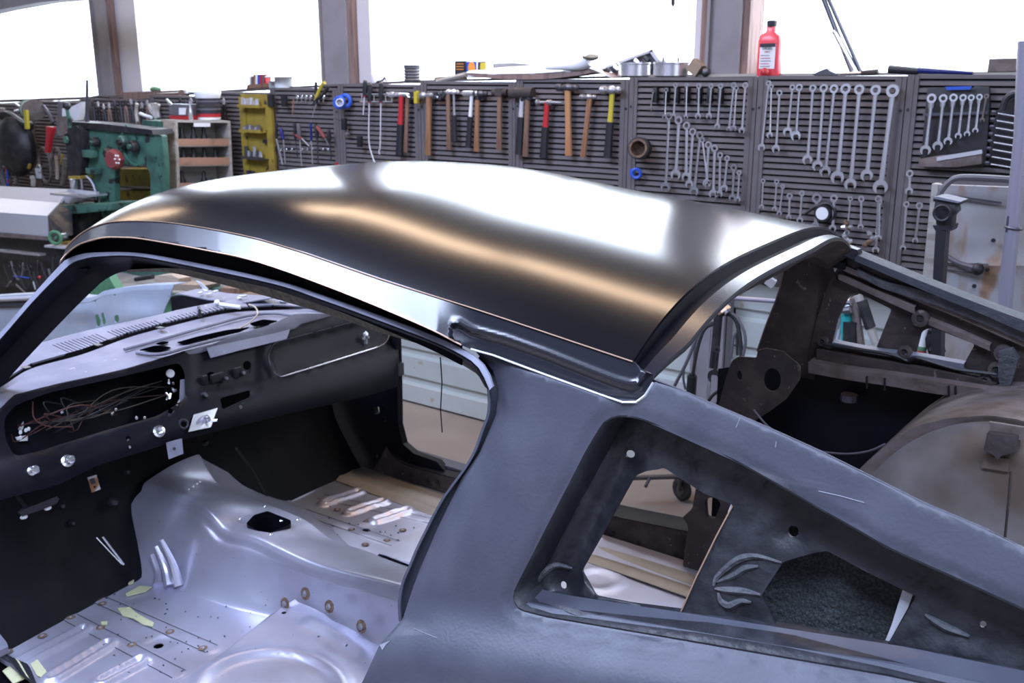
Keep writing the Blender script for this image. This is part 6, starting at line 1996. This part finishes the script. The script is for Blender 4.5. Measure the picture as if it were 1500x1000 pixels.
MB().lathe([(kx * 1.03, .128), (kx * 1.06, .135), (kx * 1.16, .160), (kx * 1.12, .168)], c, n=22).build('lid', M['white'], bk)
bn_ = thing('clear_bin', PY(3.74)(260, 176), 'clear tumbler with red bottom band full of small bits', 'bin')
MB().slab([PY(3.72)(x, y) for x, y in [(247, 152), (272, 153), (272, 170), (248, 169)]], (0, .08, 0)).build('clear_wall', M['hose'], bn_, bevel=.004)
MB().slab([PY(3.715)(x, y) for x, y in [(248, 169), (272, 170), (272, 176), (248, 175)]], (0, .09, 0)).build('red_base', M['red'], bn_)
MB().slab([PY(3.71)(x, y) for x, y in [(262, 158), (271, 158), (270, 168), (262, 168)]], (0, .01, 0)).build('bin_card', M['white'], bn_)
MB().rod(PY(3.72)(244, 146), PY(3.72)(252, 154), .008).build('steel_pin', M['steel'], bn_)
simple('glue_bottle', 'small black and chrome bottle between clear bin and bucket', 'bottle', 'steel', MB().lathe([(.012, 0), (.014, .03), (.012, .05), (.006, .08), (.005, .11)], PY(3.72)(280, 176), n=10))
# fanned pale strips
for k, (a, b) in enumerate([((228, 172), (218, 152)), ((229, 174), (223, 151)), ((231, 173), (228, 151)), ((232, 172), (233, 153)), ((222, 172), (205, 166)), ((201, 178), (201, 152))]):
    simple('feeler_strip', 'pale curved strip in the fan behind the press, %s' % ords[k], 'strip', 'greywood' if k != 4 else 'paper', MB().tube(cr([PY(3.66)(*a), PY(3.66)((a[0] + b[0]) / 2 - 2, (a[1] + b[1]) / 2), PY(3.66)(*b)], 4), .010, 6), 'fanned strips')

# bench under cabinet and press
wb = thing('workbench', (-6.3, 3.8, 0), 'dark cluttered workbench under the tool wall', 'bench')
MB().bbox((-9.5, 3.62, .80), (-4.75, 4.02, .86)).build('bench_top', M['cast'], wb)
for x in (-9.4, -7.8, -6.2, -4.85):
    for y in (3.64, 3.9): MB().bbox((x, y, 0), (x + .08, y + .08, .80)).build('leg', M['cast'], wb)
MB().bbox((-9.5, 3.66, .35), (-4.75, 4.0, .38)).build('lower_shelf', M['cast'], wb)
st_ = thing('cabinet_stand', (Yc(300, 300, -.1).x, Yc(300, 300, -.1).y, .86), 'dark steel stand under the plywood cabinet', 'stand')
MB().slab([Vector((p.x, p.y, .862)) for p in (Yc(262, 300), Yc(343, 300), Yc(343, 300) + dC, Yc(262, 300) + dC)], (0, 0, Yc(300, 300).z - .862)).build('stand_box', M['cast'], st_)

# white sheet bender at the left edge
Yb = PY(3.15)
sb = thing('sheet_bender', Yb(30, 420), 'pale sheet metal bending brake with folded grey sheet', 'bender')
fA = [(-60, 306), (0, 311), (69, 316)]
tA = [(-60, 286), (0, 290), (87, 297)]
kA = [(-60, 268), (9, 273), (100, 277)]
Yb2 = PY(3.32)
loft_mb([[Yb(x, y) for x, y in [(-60, 336), (0, 340), (70, 346)]], [Yb(x, y) for x, y in fA], [Yb2(x, y) for x, y in tA], [PY(3.40)(x, y) for x, y in kA]], 20, 1, (0, .01, -.01), smooth_u=False).build('folded_sheet', M['pale_metal'], sb, smooth=15)
slabpx(PY(3.36), [(100, 277), (141, 281), (141, 286), (98, 300), (87, 297)], .02).build('sheet_end', M['pale_metal'], sb)
MB().slab([Yb(70, 316), Yb2(88, 297), Yb2(98, 300), Yb(100, 345), Yb(72, 346)], (0, .03, 0)).build('end_casting', M['cast'], sb)
slabpx(PY(3.14), [(-60, 337), (0, 341), (74, 347), (74, 352), (0, 346), (-60, 342)], .05).build('nose_bar', M['brown_light'], sb)
slabpx(PY(3.2), [(-60, 346), (0, 347), (78, 353), (90, 420), (-60, 420)], .3).build('apron_box', M['cast'], sb)
slabpx(PY(3.1), [(-60, 362), (0, 366), (58, 372), (58, 375), (0, 369), (-60, 366)], .04).build('tie_bar', M['steel'], sb)
slabpx(PY(3.3), [(-60, 420), (100, 420), (110, 700), (-60, 700)], .3).build('base_frame', M['cast'], sb)
MB().torus(PY(3.05)(81, 348), (.6, -1, 0), .036, .010, 18, 6).rod(PY(3.05)(81, 348), PY(3.15)(97, 344), .008).build('hand_wheel', M['green_light'], sb)
MB().rod(PY(3.08)(88, 345), PY(3.1)(98, 344), .014).build('wheel_shaft', M['chrome'], sb)
slabpx(PY(3.05), [(65, 359), (93, 362), (93, 364.5), (65, 362)], .12).build('small_shelf', M['pale_metal'], sb)
slabpx(PY(3.12), [(88, 354), (99, 354), (99, 361), (86, 361)], .08).build('yellow_block', M['yellow_old'], sb)
random.seed(9)
for k in range(8):
    x, y = 5 + k * 11, 382 + random.uniform(-6, 18)
    p = PY(3.05)(x, y)
    t = simple('cable_loop', 'dark cable loop hanging under the sheet bender, %s from the left' % ords[k], 'cable', random.choice(['rubber', 'hose', 'black', 'cast']), MB().tube(cr([p, p + Vector((.02, 0, -.06)), p + Vector((.06, 0, -.11)), p + Vector((.10, .01, -.08)), p + Vector((.11, .02, -.01 + .01 * k))], 5), .007, 6), 'cables under the bender')
for k in range(5):
    p = PY(3.04)(14 + k * 8, 388 + (k % 2) * 5)
    simple('wall_hook', 'small grey hook under the sheet bender, %s from the left' % ords[k], 'hook', 'cast', MB().torus(p, (0, 1, 0), .018, .005, 10, 5, 4.2, .5), 'hooks under the bender')
simple('grip_spot', 'small orange-red cap below the bender', 'cap', 'red', MB().ball(PY(3.03)(58, 406), .012, 8))
simple('blue_strap', 'dark blue strap under the bender', 'strap', 'blue', MB().rod(PY(3.05)(20, 404), PY(3.05)(42, 407), .004))
for k, (a, b) in enumerate([((49, 412), (52, 424)), ((24, 417), (38, 430)), ((10, 420), (16, 412))]):
    simple('steel_rod', 'short pale rod leaning under the bender, %s' % ords[k], 'rod', 'steel' if k == 0 else 'brown_light', MB().rod(PY(3.03)(*a), PY(3.03)(*b), .006), 'rods under the bender')

# junk hung over the bender, at the left edge of the picture
PL = PY(3.85)
t = thing('leather_bag', PL(25, 262), 'large dark round bag or helmet hanging at the left edge', 'bag')
MB().ball(PL(24, 214), .22, 16, (.95, .5, 1.05)).build('bag_body', M['cast'], t)
MB().tube(cr([PL(0, 172), PL(12, 168), PL(30, 180), PL(44, 186)], 5), .03, 8).build('bag_strap', M['black'], t)
MB().ball(PL(42, 182), .045, 10, (1.2, .6, .6)).build('bag_clip', M['black'], t)
simple('spirit_level', 'yellow spirit level hanging beside the dark bag', 'level', 'yellow', slabpx(PY(3.70), [(34, 161), (38, 161), (40, 189), (36.5, 189)], .02))
simple('try_square', 'shiny steel square at the top left', 'square', 'steel', MB().tube([PL(22, 152), PL(34, 160), PL(39, 160)], .010, 6).rod(PL(22, 163), PL(36, 160), .010))
t = thing('ribbon_reel', PL(50, 172), 'reel with green side and white tape at the top left', 'reel')
MB().lathe([(.075, 0), (.075, .012)], PL(44, 160), (1, -.3, 0), 18).build('green_side', M['green_light'], t)
MB().lathe([(.068, .012), (.068, .08)], PL(44, 160), (1, -.3, 0), 18).build('white_tape', M['paper'], t)
MB().lathe([(.075, .08), (.075, .15)], PL(44, 160), (1, -.3, 0), 18).build('grey_coil', M['brown_light'], t)
t = thing('caulking_handle', PL(70, 224), 'bright red tool handle hanging left of the press', 'handle')
slabpx(PY(3.70), [(66.5, 185), (77, 186), (76, 192), (73, 200), (69.5, 224), (64.5, 223), (67, 200)], .03).build('handle_body', M['red'], t, bevel=.005)
t = thing('tag', PY(3.72)(56, 262), 'grey round ended tag on a wire loop', 'tag')
MB().prism(rnd([(-.028, 0), (.028, 0), (.03, .07), (-.03, .07)], 5), PY(3.72)(56, 261), SX, SZ, (0, .01, 0)).build('tag_plate', M['pale_metal'], t)
MB().torus(PY(3.72)(57, 247), (0, 1, 0), .03, .004, 12, 5).build('wire_loop', M['steel'], t)
for k, (x, y, r_, mk) in enumerate([(66, 242, .13, 'brown_light'), (84, 236, .10, 'brown_light'), (108, 262, .06, 'brown'), (8, 256, .12, 'hose'), (10, 262, .09, 'hose')]):
    simple('hose_coil', 'worn hoop or coil hanging behind the bender, %s' % ords[k], 'coil', mk, MB().torus(PY(3.9)(x, y), (.2, 1, 0), r_, .010, 20, 6), 'coils on the left wall')
for k, (a, b, mk, w) in enumerate([((9, 234), (11, 276), 'blue', .008), ((6, 238), (12, 268), 'red', .006), ((82, 228), (84, 262), 'ply', .014), ((91, 226), (89, 240), 'yellow_old', .010), ((95, 232), (92, 270), 'gutter_dirt', .022), ((42, 237), (42, 246), 'yellow_old', .016), ((25, 232), (23, 268), 'brown_light', .016), ((75, 225), (74, 236), 'brown_light', .014), ((1, 158), (2, 192), 'brown_light', .03), ((88, 148), (84, 200), 'hose', .016), ((63, 155), (78, 180), 'dark_steel', .014), ((47, 258), (49, 272), 'greywood', .02)]):
    simple('hanging_tool', ['blue cord', 'red cord', 'pale wooden stick', 'small brass stick', 'dark leather sheath', 'small yellow tab', 'brown tube', 'brown grip', 'pink and yellow bundle at the frame edge', 'grey strap', 'dark shears', 'grey cylinder'][k] + ' hanging on the wall above the bender', 'tool', mk, MB().tube(cr([PL(*a), PL((a[0] + b[0]) / 2 + 1, (a[1] + b[1]) / 2), PL(*b)], 4), w, 7))
simple('paper_cone', 'white rolled paper behind the press lever', 'paper', 'paper', slabpx(PY(3.6), [(101, 158), (120, 149), (118, 160), (114, 176), (104, 178), (102, 168)], .04))
simple('grey_plate', 'grey flat plate left of the press lever', 'plate', 'brown_light', slabpx(PY(3.55), [(82, 171), (98, 170), (99, 186), (96, 200), (84, 198)], .03))
simple('white_plate', 'small white card behind the press ball lever', 'card', 'white', slabpx(PY(3.6), [(91, 159), (98, 159), (98, 172), (91, 172)], .02))
t = thing('clear_case', PS(50, 150), 'row of small clear boxes on the sill at the left', 'box')
for k in range(5): MB().slab([PS(28 + k * 8.5, 147), PS(35 + k * 8.5, 147), PS(35 + k * 8.5, 151), PS(28 + k * 8.5, 151)], (0, .05, 0)).build('clear_box', M['pale_metal' if k % 2 else 'white'], t)
simple('bent_pipe', 'dark bent tube lying on the sill left of the first column', 'pipe', 'dark_steel', MB().tube(cr([PS(112, 149), PS(128, 146), PS(138, 142), PS(152, 141), PS(160, 143)], 4), .010, 6))
random.seed(17)
kinds = ['dark pliers', 'dark snips', 'dark grips', 'dark cutters']
for k in range(26):
    x = 128 + k * 8.0
    if 237 < x < 250: continue
    y = 157 + random.uniform(-3, 4) - (x - 128) * .03
    p = PT(x, y)
    t = thing('pliers', p + Vector((0, 0, -.14)), '%s, %s from the left in the %s of the crowded row' % (kinds[k % 4], ords[k - 9 * min(2, k // 9)], ['left third', 'middle', 'right third'][min(2, k // 9)]), 'pliers', 'dark pliers in the crowded row')
    h = random.uniform(.10, .16)
    MB().tube(cr([p, p + Vector((-.014, 0, -.05)), p + Vector((-.016, 0, -h))], 3), .007, 5).tube(cr([p, p + Vector((.014, 0, -.05)), p + Vector((.018, 0, -h))], 3), .007, 5).build('handle', M[random.choice(['black', 'black', 'cast', 'brown', 'dark_steel', 'frame_wood'])], t)
    MB().ball(p + Vector((0, 0, .012)), .016, 7, (1, .6, 1.6)).build('jaw', M[random.choice(['dark_steel', 'steel', 'cast'])], t)

# ================================================================ bench seen through the windshield opening
Yg = PY(3.05)
gt = thing('green_bench', (-5.2, 3.2, 0), 'low green steel bench with pale top seen through the windshield opening', 'bench')
MB().slab([PZ(.74)(x, y) for x, y in [(156, 402), (200, 384), (260, 388), (370, 428), (330, 440), (165, 428)]], (0, 0, -.03)).build('bench_top', M['greywood'], gt)
MB().slab([PY(2.95)(x, y) for x, y in [(100, 420), (157, 401), (170, 424), (400, 445), (400, 560), (100, 560)]], (0, .05, 0)).build('green_side', M['green_light'], gt)
slabpx(PY(2.93), [(172, 424), (250, 414), (352, 426), (352, 433), (250, 424), (172, 431)], .05).build('green_rail', M['green'], gt)
simple('wood_block', 'brown wooden block lying on the green bench', 'block', 'ply', MB().slab([PY(2.9)(x, y) for x, y in [(226, 404), (250, 402), (262, 408), (260, 417), (240, 416), (226, 413)]], (0, .08, 0)), bevel=.004)
simple('dark_grip', 'black tool lying on the green bench', 'tool', 'black', MB().rod(PY(2.92)(199, 409), PY(2.92)(224, 405), .012, n=8))
simple('pale_board', 'pale board lying across the green bench', 'board', 'cardboard', MB().slab([PY(2.88)(x, y) for x, y in [(200, 421), (240, 415), (300, 418), (296, 426), (202, 424)]], (0, .1, 0)))
simple('wood_block', 'dark wooden block at the right end of the green bench', 'block', 'wood_dark', slabpx(PY(2.88), [(322, 421), (351, 423), (351, 437), (322, 434)], .08))
simple('red_brick', 'reddish brick behind the dashboard end', 'brick', 'rust', slabpx(PY(2.86), [(352, 430), (395, 433), (395, 442), (352, 440)], .08))
for k in range(4):
    simple('pen', 'thin pale stick, %s in the bundle on the green bench' % ords[k], 'stick', 'pale_metal', MB().rod(PY(2.87)(288 + k * 2, 411 + k), PY(2.87)(299 + k * 2, 424), .003), 'stick bundle on the bench')

# ================================================================ right side: leaning door, stand, pipe
Yd = PY(3.62)
dr = thing('leaning_door', Yd(1440, 700), 'rust streaked cream steel cabinet door standing by the tool wall', 'door panel')
body_ = sheet_mb([(1366, 270), (1600, 279), (1600, 760), (1332, 760), (1345, 480)], [], Yd, (0, .03, 0), step=14,
                 relief=lambda x, y: (.012 if x > 1398 and y > 290 and (y < 383 or y > 394) else 0))
body_.build('door_sheet', M['rusty_cream'], dr, smooth=25)
MB().slab([PY(3.615)(x, y) for x, y in [(1365, 269), (1374, 270), (1362, 480), (1340, 760), (1331, 760), (1344, 480)]], (0, .05, 0)).build('edge_strip', M['greywood'], dr)
MB().slab([PY(3.61)(x, y) for x, y in [(1402, 287), (1466, 296), (1466, 298.5), (1402, 289.5)]], (0, .01, 0)).build('pressed_slot', M['dark_steel'], dr)
for a, b in (((1382, 385), (1448, 387)), ((1382, 393), (1436, 401))): MB().rod(PY(3.61)(*a), PY(3.61)(*b), .003).build('pressed_line', M['dark_steel'], dr)
for q in [(1455, 352), (1446, 395), (1427, 419)]: MB().lathe([(.008, 0), (.006, .006)], PY(3.61)(*q), (0, -1, 0), 8).build('dark_hole', M['black'], dr)
Ys = PY(3.3)
js = thing('bumper_jack', Vector((Ys(1368, 640).x, 3.33, 0)), 'black ratchet jack stand standing before the rusty cream door', 'jack')
MB().slab([Ys(x, y) for x, y in [(1367, 289), (1374, 289), (1406, 296), (1406, 300), (1400, 301), (1367, 295)]], (0, .09, 0)).build('top_plate', M['black'], js)
MB().slab([PY(3.29)(x, y) for x, y in [(1367, 289), (1374, 288), (1407, 295.5), (1404, 297.5), (1368, 291)]], (0, .1, 0)).build('plate_edge', M['cowl'], js)
MB().slab([Ys(x, y) for x, y in [(1369, 294), (1400, 300), (1402, 310), (1395, 316), (1394, 332), (1372, 332), (1367, 310)]], (0, .06, 0)).build('head', M['black'], js, bevel=.006)
MB().torus(PY(3.285)(1380, 312), (0, 1, 0), .024, .005, 18).build('head_ring', M['black'], js)
MB().slab([Ys(x, y) for x, y in [(1366, 330), (1396, 330), (1394, 338), (1370, 338)]], (0, .07, 0)).build('collar', M['black'], js)
MB().slab([Ys(x, y) for x, y in [(1371, 336), (1386, 337), (1380, 420), (1376, 640), (1360, 640), (1366, 420)]], (0, .05, 0)).build('column', M['black'], js)
jb = Ys(1368, 640)
MB().rod((jb.x, 3.33, 0), (jb.x, 3.33, jb.z + .02), .022).lathe([(.14, 0), (.13, .02), (.03, .05)], (jb.x, 3.33, 0), n=6).build('foot', M['black'], js)
simple('door_cable', 'grey cable arching over the black jack', 'cable', 'hose', MB().tube(cr([PY(3.5)(x, y) for x, y in [(1374, 290), (1380, 278), (1390, 267), (1404, 260), (1440, 260), (1500, 264)]], 6), .010, 7))
t = thing('knob_cable', PY(3.5)(1410, 400), 'dark cable with knob end hanging on the cream door', 'cable')
MB().tube(cr([PY(3.585)(x, y) for x, y in [(1378, 366), (1388, 376), (1404, 385), (1428, 392)]], 6), .009, 7).build('cable', M['hose'], t)
MB().ball(PY(3.59)(1432, 394), .022, 10).build('knob', M['cast'], t)
pp_ = thing('grey_pipe', Vector((PY(3.4)(1455, 640).x, 3.4, 0)), 'upright grey-lavender pipe with clamp at the right edge', 'pipe')
MB().tube([PY(3.4)(1502, 60), PY(3.4)(1496, 200), PY(3.4)(1478, 380), PY(3.4)(1455, 640), Vector((PY(3.4)(1450, 640).x, 3.4, 0))], .022, 12).build('pipe', M['lavender_pipe'], pp_)
MB().torus(PY(3.4)(1485, 333), (.1, 0, 1), .024, .005, 16).box(PY(3.39)(1478, 328), (.012, .02, .05)).build('clamp', M['dark_steel'], pp_)

# things standing between car and wall, seen through the far windows
Yh = PY(3.4)
ce = thing('lifting_bracket', Vector((Yh(1255, 500).x, 3.4, 0)), 'grey steel bracket with chrome roller and teal bar behind the far quarter window', 'bracket')
for a, b, r_, mk in (((1235, 452), (1219, 508), .012, 'steel'), ((1240, 440), (1240, 515), .020, 'teal'), ((1250, 436), (1262, 515), .016, 'brown_light'), ((1256, 432), (1288, 515), .016, 'greywood'), ((1262, 440), (1275, 480), .02, 'cast'), ((1225, 500), (1232, 465), .010, 'pale_metal'), ((1247, 470), (1246, 515), .03, 'cast')):
    MB().rod(Yh(*a), Yh(*b), r_, n=8).build('arm', M[mk], ce)
q_ = Yh(1262, 512)
MB().rod((q_.x, 3.4, 0), q_, .02).lathe([(.12, 0), (.1, .03), (.02, .04)], (q_.x, 3.4, 0), n=8).build('stand', M['cast'], ce)
for y in (443, 454): MB().rod(PY(3.37)(1233, y + 1), PY(3.37)(1246, y - 1), .014, n=10).build('roller', M['chrome'], ce)
t = thing('spray_tube', Vector((PY(3.45)(1344, 560).x, 3.45, 0)), 'white tube with green and red end behind the far window', 'tube')
MB().rod(PY(3.45)(1355, 480), PY(3.45)(1350, 506), .018, n=12).build('tube_body', M['white'], t)
MB().rod(PY(3.45)(1350, 506), PY(3.45)(1349, 512), .0185, n=12).build('green_band', M['green_light'], t)
MB().rod(PY(3.45)(1349, 512), PY(3.45)(1348, 517), .0185, n=12).build('red_band', M['red'], t)
MB().tube([PY(3.45)(1348, 517), PY(3.45)(1344, 560), Vector((PY(3.45)(1343, 560).x, 3.45, 0))], .0185, 12).build('tube_lower', M['black'], t)
simple('black_pump', 'black lump beside the white tube behind the far window', 'pump', 'black', MB().ball(PY(3.45)(1366, 496), .035, 9, (.9, .6, 1.3)).ball(PY(3.45)(1372, 512), .03, 9).rod(PY(3.45)(1362, 482), PY(3.45)(1372, 484), .02))

# hose rack behind the rear window opening
Yr = PY(3.5)
hr = thing('hose_rack', Vector((Yr(1034, 640).x, 3.5, 0)), 'steel rack with hoses and pipes standing behind the car', 'rack')
MB().tube([Yr(1046, 440), Yr(1034, 640), Vector((Yr(1034, 640).x, 3.5, 0))], .010, 10).build('pole', M['steel'], hr)
MB().tube([PY(3.45)(1053, 455), PY(3.45)(1049, 500), PY(3.45)(1045, 538)], .018, 8).build('dark_pole', M['cast'], hr)
MB().rod(Yr(1066, 436), Yr(1064, 456), .012, n=10).rod(Yr(1072, 436), Yr(1138, 441), .009, n=10).build('cross_pipe', M['lavender_pipe'], hr)
MB().rod(PY(3.44)(1054, 444), PY(3.44)(1062, 456), .02, .03, 8).build('copper_joint', M['copper'], hr)
MB().rod(PY(3.43)(1063, 454), PY(3.43)(1066, 458), .014).build('chrome_nut', M['chrome'], hr)
for k, (pts, w, mk) in enumerate([([(1052, 463), (1064, 459), (1076, 466), (1082, 482), (1085, 505), (1086, 525)], .012, 'rubber'), ([(1060, 459), (1076, 462), (1088, 480), (1092, 500), (1088, 522)], .009, 'hose'),
                                  ([(1080, 485), (1074, 496), (1071, 525)], .008, 'hose'), ([(1079, 488), (1080, 520)], .008, 'rubber'), ([(1048, 470), (1030, 474), (1018, 500), (1006, 530), (988, 565)], .010, 'hose'),
                                  ([(1046, 474), (1032, 482), (1022, 510), (1014, 552)], .010, 'rubber'), ([(1002, 540), (1001, 555), (1004, 570)], .007, 'hose'), ([(1058, 570), (1045, 578), (1036, 590)], .009, 'rubber'), ([(1060, 572), (1050, 590), (1046, 600)], .007, 'hose')]):
    t = simple('air_hose', '%s of the hoses looped on the rack behind the car' % ords[k], 'hose', mk, MB().tube(cr([PY(3.46)(*p) for p in pts], 6), w * .72, 8), 'hoses on the rack')
simple('hose_coupler', 'black hose coupler hanging behind the roof pillar', 'coupler', 'black', MB().rod(PY(3.46)(1014, 550), PY(3.46)(1012, 580), .020, n=10).rod(PY(3.46)(1014, 547), PY(3.46)(1014, 552), .012))
wrench('large dark open ended wrench hanging on the hose rack', (1050, 512), (1047, 552), 5, 11, 'cast', group=None, pr=PY(3.42))
t = thing('spray_gun', PY(3.3)(1120, 420), 'black nozzle with chrome tip hanging behind the rear window opening', 'nozzle')
MB().tube([PY(3.3)(1100, 398), PY(3.3)(1115, 407), PY(3.3)(1127, 414)], [.016, .02, .016], 10).build('nozzle_body', M['black'], t)
MB().rod(PY(3.3)(1100, 398), PY(3.3)(1100, 398) + Vector((-.15, .96, .1)), .008).build('hanger_rod', M['dark_steel'], t)
MB().box(PY(3.28)(1129, 413), (.03, .02, .03), Matrix.Rotation(.5, 3, 'Y')).build('nozzle_tip', M['chrome'], t)
# castor wheel on the garage floor beyond the car
g0 = PZ(0)(998, 733)
kk = (g0 - EYE).length / 1450
cz = thing('castor', g0, 'black castor wheel of a low trolley beyond the far door opening', 'wheel')
cc = g0 + Vector((0, 0, 18 * kk))
MB().torus(cc, (.35, 1, 0), 12 * kk, 5.5 * kk, 20, 8).build('tyre', M['rubber'], cz)
MB().lathe([(8 * kk, -.012), (8 * kk, .012)], cc, (.35, 1, 0), 14).build('hub', M['dark_steel'], cz)
MB().tube(cr([cc + Vector((0, -.03, .0)), cc + Vector((0, -.03, 20 * kk)), cc + Vector((-.06, 0, 26 * kk))], 4), .010, 6).build('fork', M['dark_steel'], cz)
tl = thing('trolley_frame', cc + Vector((-.1, 0, 20 * kk)), 'dark trolley bars beyond the far door opening', 'trolley')
pz_ = PZ(cc.z + 26 * kk)
MB().rod(pz_(915, 700), pz_(1015, 697), .012).rod(pz_(952, 699), pz_(946, 712), .008).rod(cc + Vector((-.06, 0, 26 * kk)), pz_(1000, 698), .012).build('bar', M['dark_steel'], tl)
for p_, w_ in ((PY(3.70)(36, 165), 'level'), (PY(3.70)(71, 188), 'red handle'), (PY(3.72)(57, 243), 'tag'), (PL(48, 262), 'cylinder'), (PL(91, 230), 'stick')):
    simple('wall_peg', 'thin dark peg carrying the %s above the bender' % w_, 'peg', 'dark_steel', MB().rod(p_ + Vector((0, .012, 0)), Vector((p_.x, PGY + .005, p_.z)), .004, n=6), 'pegs above the bender')
